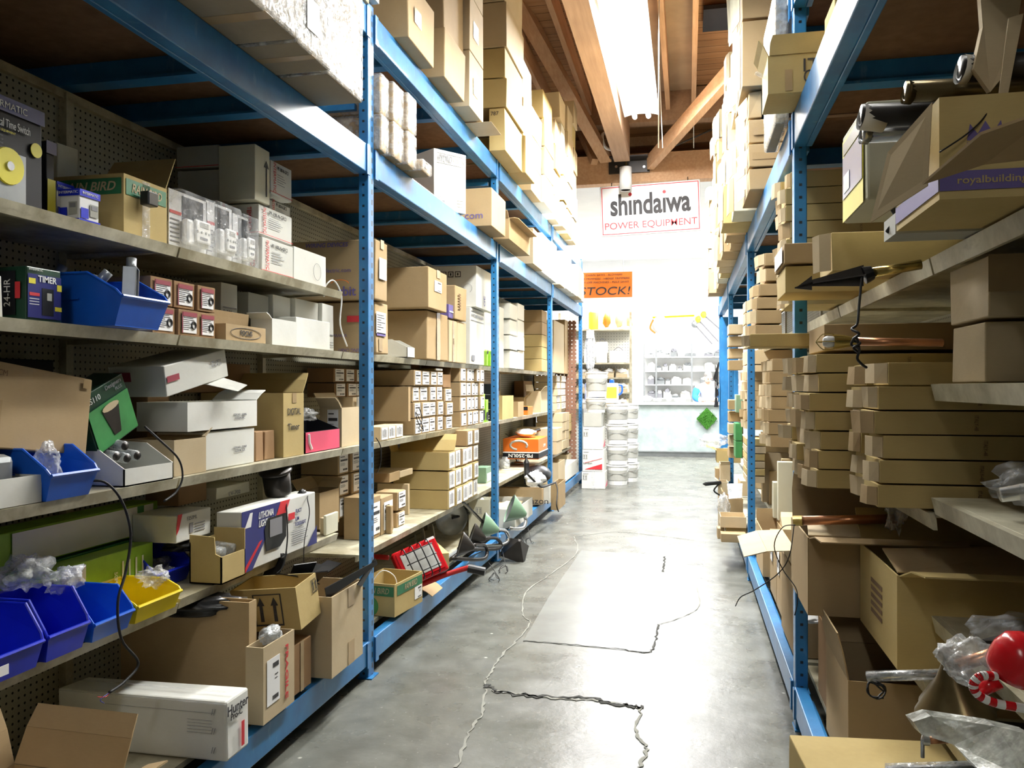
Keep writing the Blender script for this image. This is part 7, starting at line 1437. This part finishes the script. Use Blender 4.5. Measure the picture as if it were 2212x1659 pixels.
# papers, bottles on the counter
for i, (u, w, h, m_) in enumerate(((1395, .5, .14, 'white_card'), (1420, .3, .08, 'grey_card'), (1470, .4, .10, 'white_plastic'), (1445, .2, .2, 'white_card'))):
    x = hy(u, 870, 17.0).x; o = MB().blob((0, 0, h/2), (w/2*.6, .13, h/2*.8), i+3, .3, 8).build('paper_pile', m_, smooth=True); o.location = (x, 16.95, 1.083); tag(o, 'pile of papers and parts on the counter, %s from the left' % ORN[i], 'papers', 'piles on the counter')
for i, (u, m_, cap) in enumerate(((1344, 'white_plastic', 'green_print'), (1350, 'blue_plastic_light', 'white_plastic'), (1357, 'white_plastic', 'blue_plastic_light'))):
    x = hy(u, 860, 16.8).x; o = empty('bottle', (x, 16.8, 1.077), ['white bottle with a green cap', 'blue bottle', 'white bottle with a blue cap'][i]+' at the left end of the counter', 'bottle'); MB().lathe([(0, 0), (.029, 0), (.029, .13), (.015, .16), (.015, .18)], n=14).build('body', m_, o, smooth=True); MB().lathe([(0, .205), (.018, .2), (.018, .175)], n=12).build('cap', cap, o)
# stacked cartons, buckets and jugs at the rack end
x0, x1, y0 = hz(1255, 1057, 0).x, hz(1307, 1057, 0).x, 11.95-.75
y0 = 11.16; zb = .001
for k, (h, tx) in enumerate(((.235, 0), (.30, 1), (.31, 0), (.19, 0))):
    o = box('white_carton', (x0+.01*k, y0, zb), (x1-.015*k, y0+.34, zb+h), 'grey_card' if k == 3 else 'white_card', 'white chemical carton stacked at the left rack end, %s' % ['bottom', 'second up, with red wedge', 'third up', 'grey open top one'][k], group=None, tape=['-Y'] if k < 3 else None, tapemat='clear_plastic')
    if k < 3: up_arrows(o, .14, .68, .06, '-Y'); patch(o, '-Y', .06, .3, .88, .9, 'ink_grey', 'print')
    if k == 1: patch(o, '-Y', 0, 0, 0, 0, 'ink_red', 'red_wedge', pts=[(.1, .1), (.92, .1), (.92, .36)], e=.003); text(o, '-Y', .25, .38, .03, 'tordon', 'ink'); patch(o, '-Y', 0, 0, 0, 0, 'ink_red', 'line', pts=[(.1, .38), (.92, .60), (.92, .62), (.1, .40)], e=.003)
    if k in (0, 2): 
        patch(o, '+X', 0, 0, 0, 0, 'pink_print', 'wedge', pts=[(.1, .1), (.9, .1), (.9, .4)])
    zb += h+.001
def bucket(c, r, h, label, bands=True, group=None):
    o = empty('bucket', c, label, 'bucket', group); MB().lathe([(0, 0), (r*.88, 0), (r, h*.93), (r, h*.94), (r*1.05, h*.95), (r*1.05, h), (r*.3, h+.01), (0, h+.01)], n=22).build('pail', 'white_plastic', o, smooth=False); MB().tube(smooth_path([(-r*1.05, 0, h*.85), (-r*.7, -r*.85, h*.6), (r*.7, -r*.85, h*.6), (r*1.05, 0, h*.85)], 5), .004, 6).build('handle', 'steel', o)
    MB().lathe([(r*.945, h*.25), (r*.985, h*.75)], (0, 0, 0), n=22).build('label', 'grey_card', o, smooth=True); return o
bx = (x0+x1)/2
bucket((bx+.02, y0+.17, zb), .14, .20, 'squat white bucket on the chemical carton stack'); bucket((bx+.03, y0+.17, zb+.215), .15, .34, 'white bucket on top of the stack with dark tape marks')
tz = 0
for k in range(4):
    bucket((-.98, 11.78, tz+.001), .155, .275, 'white labelled bucket in the floor column beside the cartons, %s' % ['bottom', 'second up', 'third up', 'top'][k], group='floor column of buckets'); bucket((-.86, 12.2, tz+.001), .155, .275, 'white bucket in the rear floor column, %s' % ['bottom', 'second up', 'third up', 'top'][k], group='rear floor column of buckets'); tz += .288
for i, (x, y) in enumerate(((-1.42, 12.4), (-1.12, 12.45))):
    z0 = 1.19
    o = empty('jug', (x, y, z0), '%s jug standing behind the bucket stack' % ['plain blue', 'blue-capped yellow-labelled'][i], 'jug'); MB().box((-.10, -.07, 0), (.10, .07, .26)).build('body', ['blue_plastic_light', 'white_plastic'][i], o, bev=.02); MB().lathe([(.04, .26), (.035, .31), (0, .32)], n=14).build('cap', 'blue_plastic_light', o); 
    MB().box((-.08, -.073, .03), (.08, -.071, .2)).build('label', 'yellow_print' if i else 'paper', o); MB().tube(smooth_path([(.09, 0, .24), (.15, 0, .22), (.15, 0, .12), (.1, 0, .08)], 4), .014, 8).build('handle', 'blue_plastic_light', o)
o = box('kraft_carton_stand', (-1.5, 12.25, .001), (-.98+.0, 12.6, 1.188), 'kraft', 'tall brown carton stand holding the jugs behind the buckets') if 0 else None
o = empty('jug_stand', (-1.27, 12.45, 0), 'white display stand holding the blue jugs', 'stand'); MB().box((-.28, -.12, 1.15), (.28, .14, 1.188)).build('top', 'white_plastic', o)
for x in (-.25, .25): MB().box((x-.02, -.1, 0), (x+.02, .12, 1.15)).build('leg', 'white_plastic', o)
# bagged goods hanging at the end upright
for i, (z, h, m_) in enumerate(((1.60, .62, 'clear_wrap'), (1.05, .5, 'clear_wrap'))):
    o = empty('hanging_bag', (-1.38, 11.9, z), '%s clear bag of tubing hanging at the far left upright' % ['upper', 'lower'][i], 'bag'); MB().blob((0, 0, h/2), (.085, .06, h/2), i, .15, 12).build('bag', m_, o, smooth=True)
    for k in range(5): MB().tube([(-.05+.02*k, 0, .06), (-.05+.022*k, 0, h-.1)], .007, 6).build('tubing', 'white_plastic' if k % 2 else 'ink_grey', o)
    MB().box((-.05, -.065, h-.12), (.06, -.062, h-.01)).build('header_card', 'paper', o); MB().tube([(0, 0, h-.02), (-.06, -.03, h+.02), (-.108, -.045, h+.02)], .005, 6).build('hook', 'steel', o)
# green hoses / bins by the counter end are left in shade of the upright
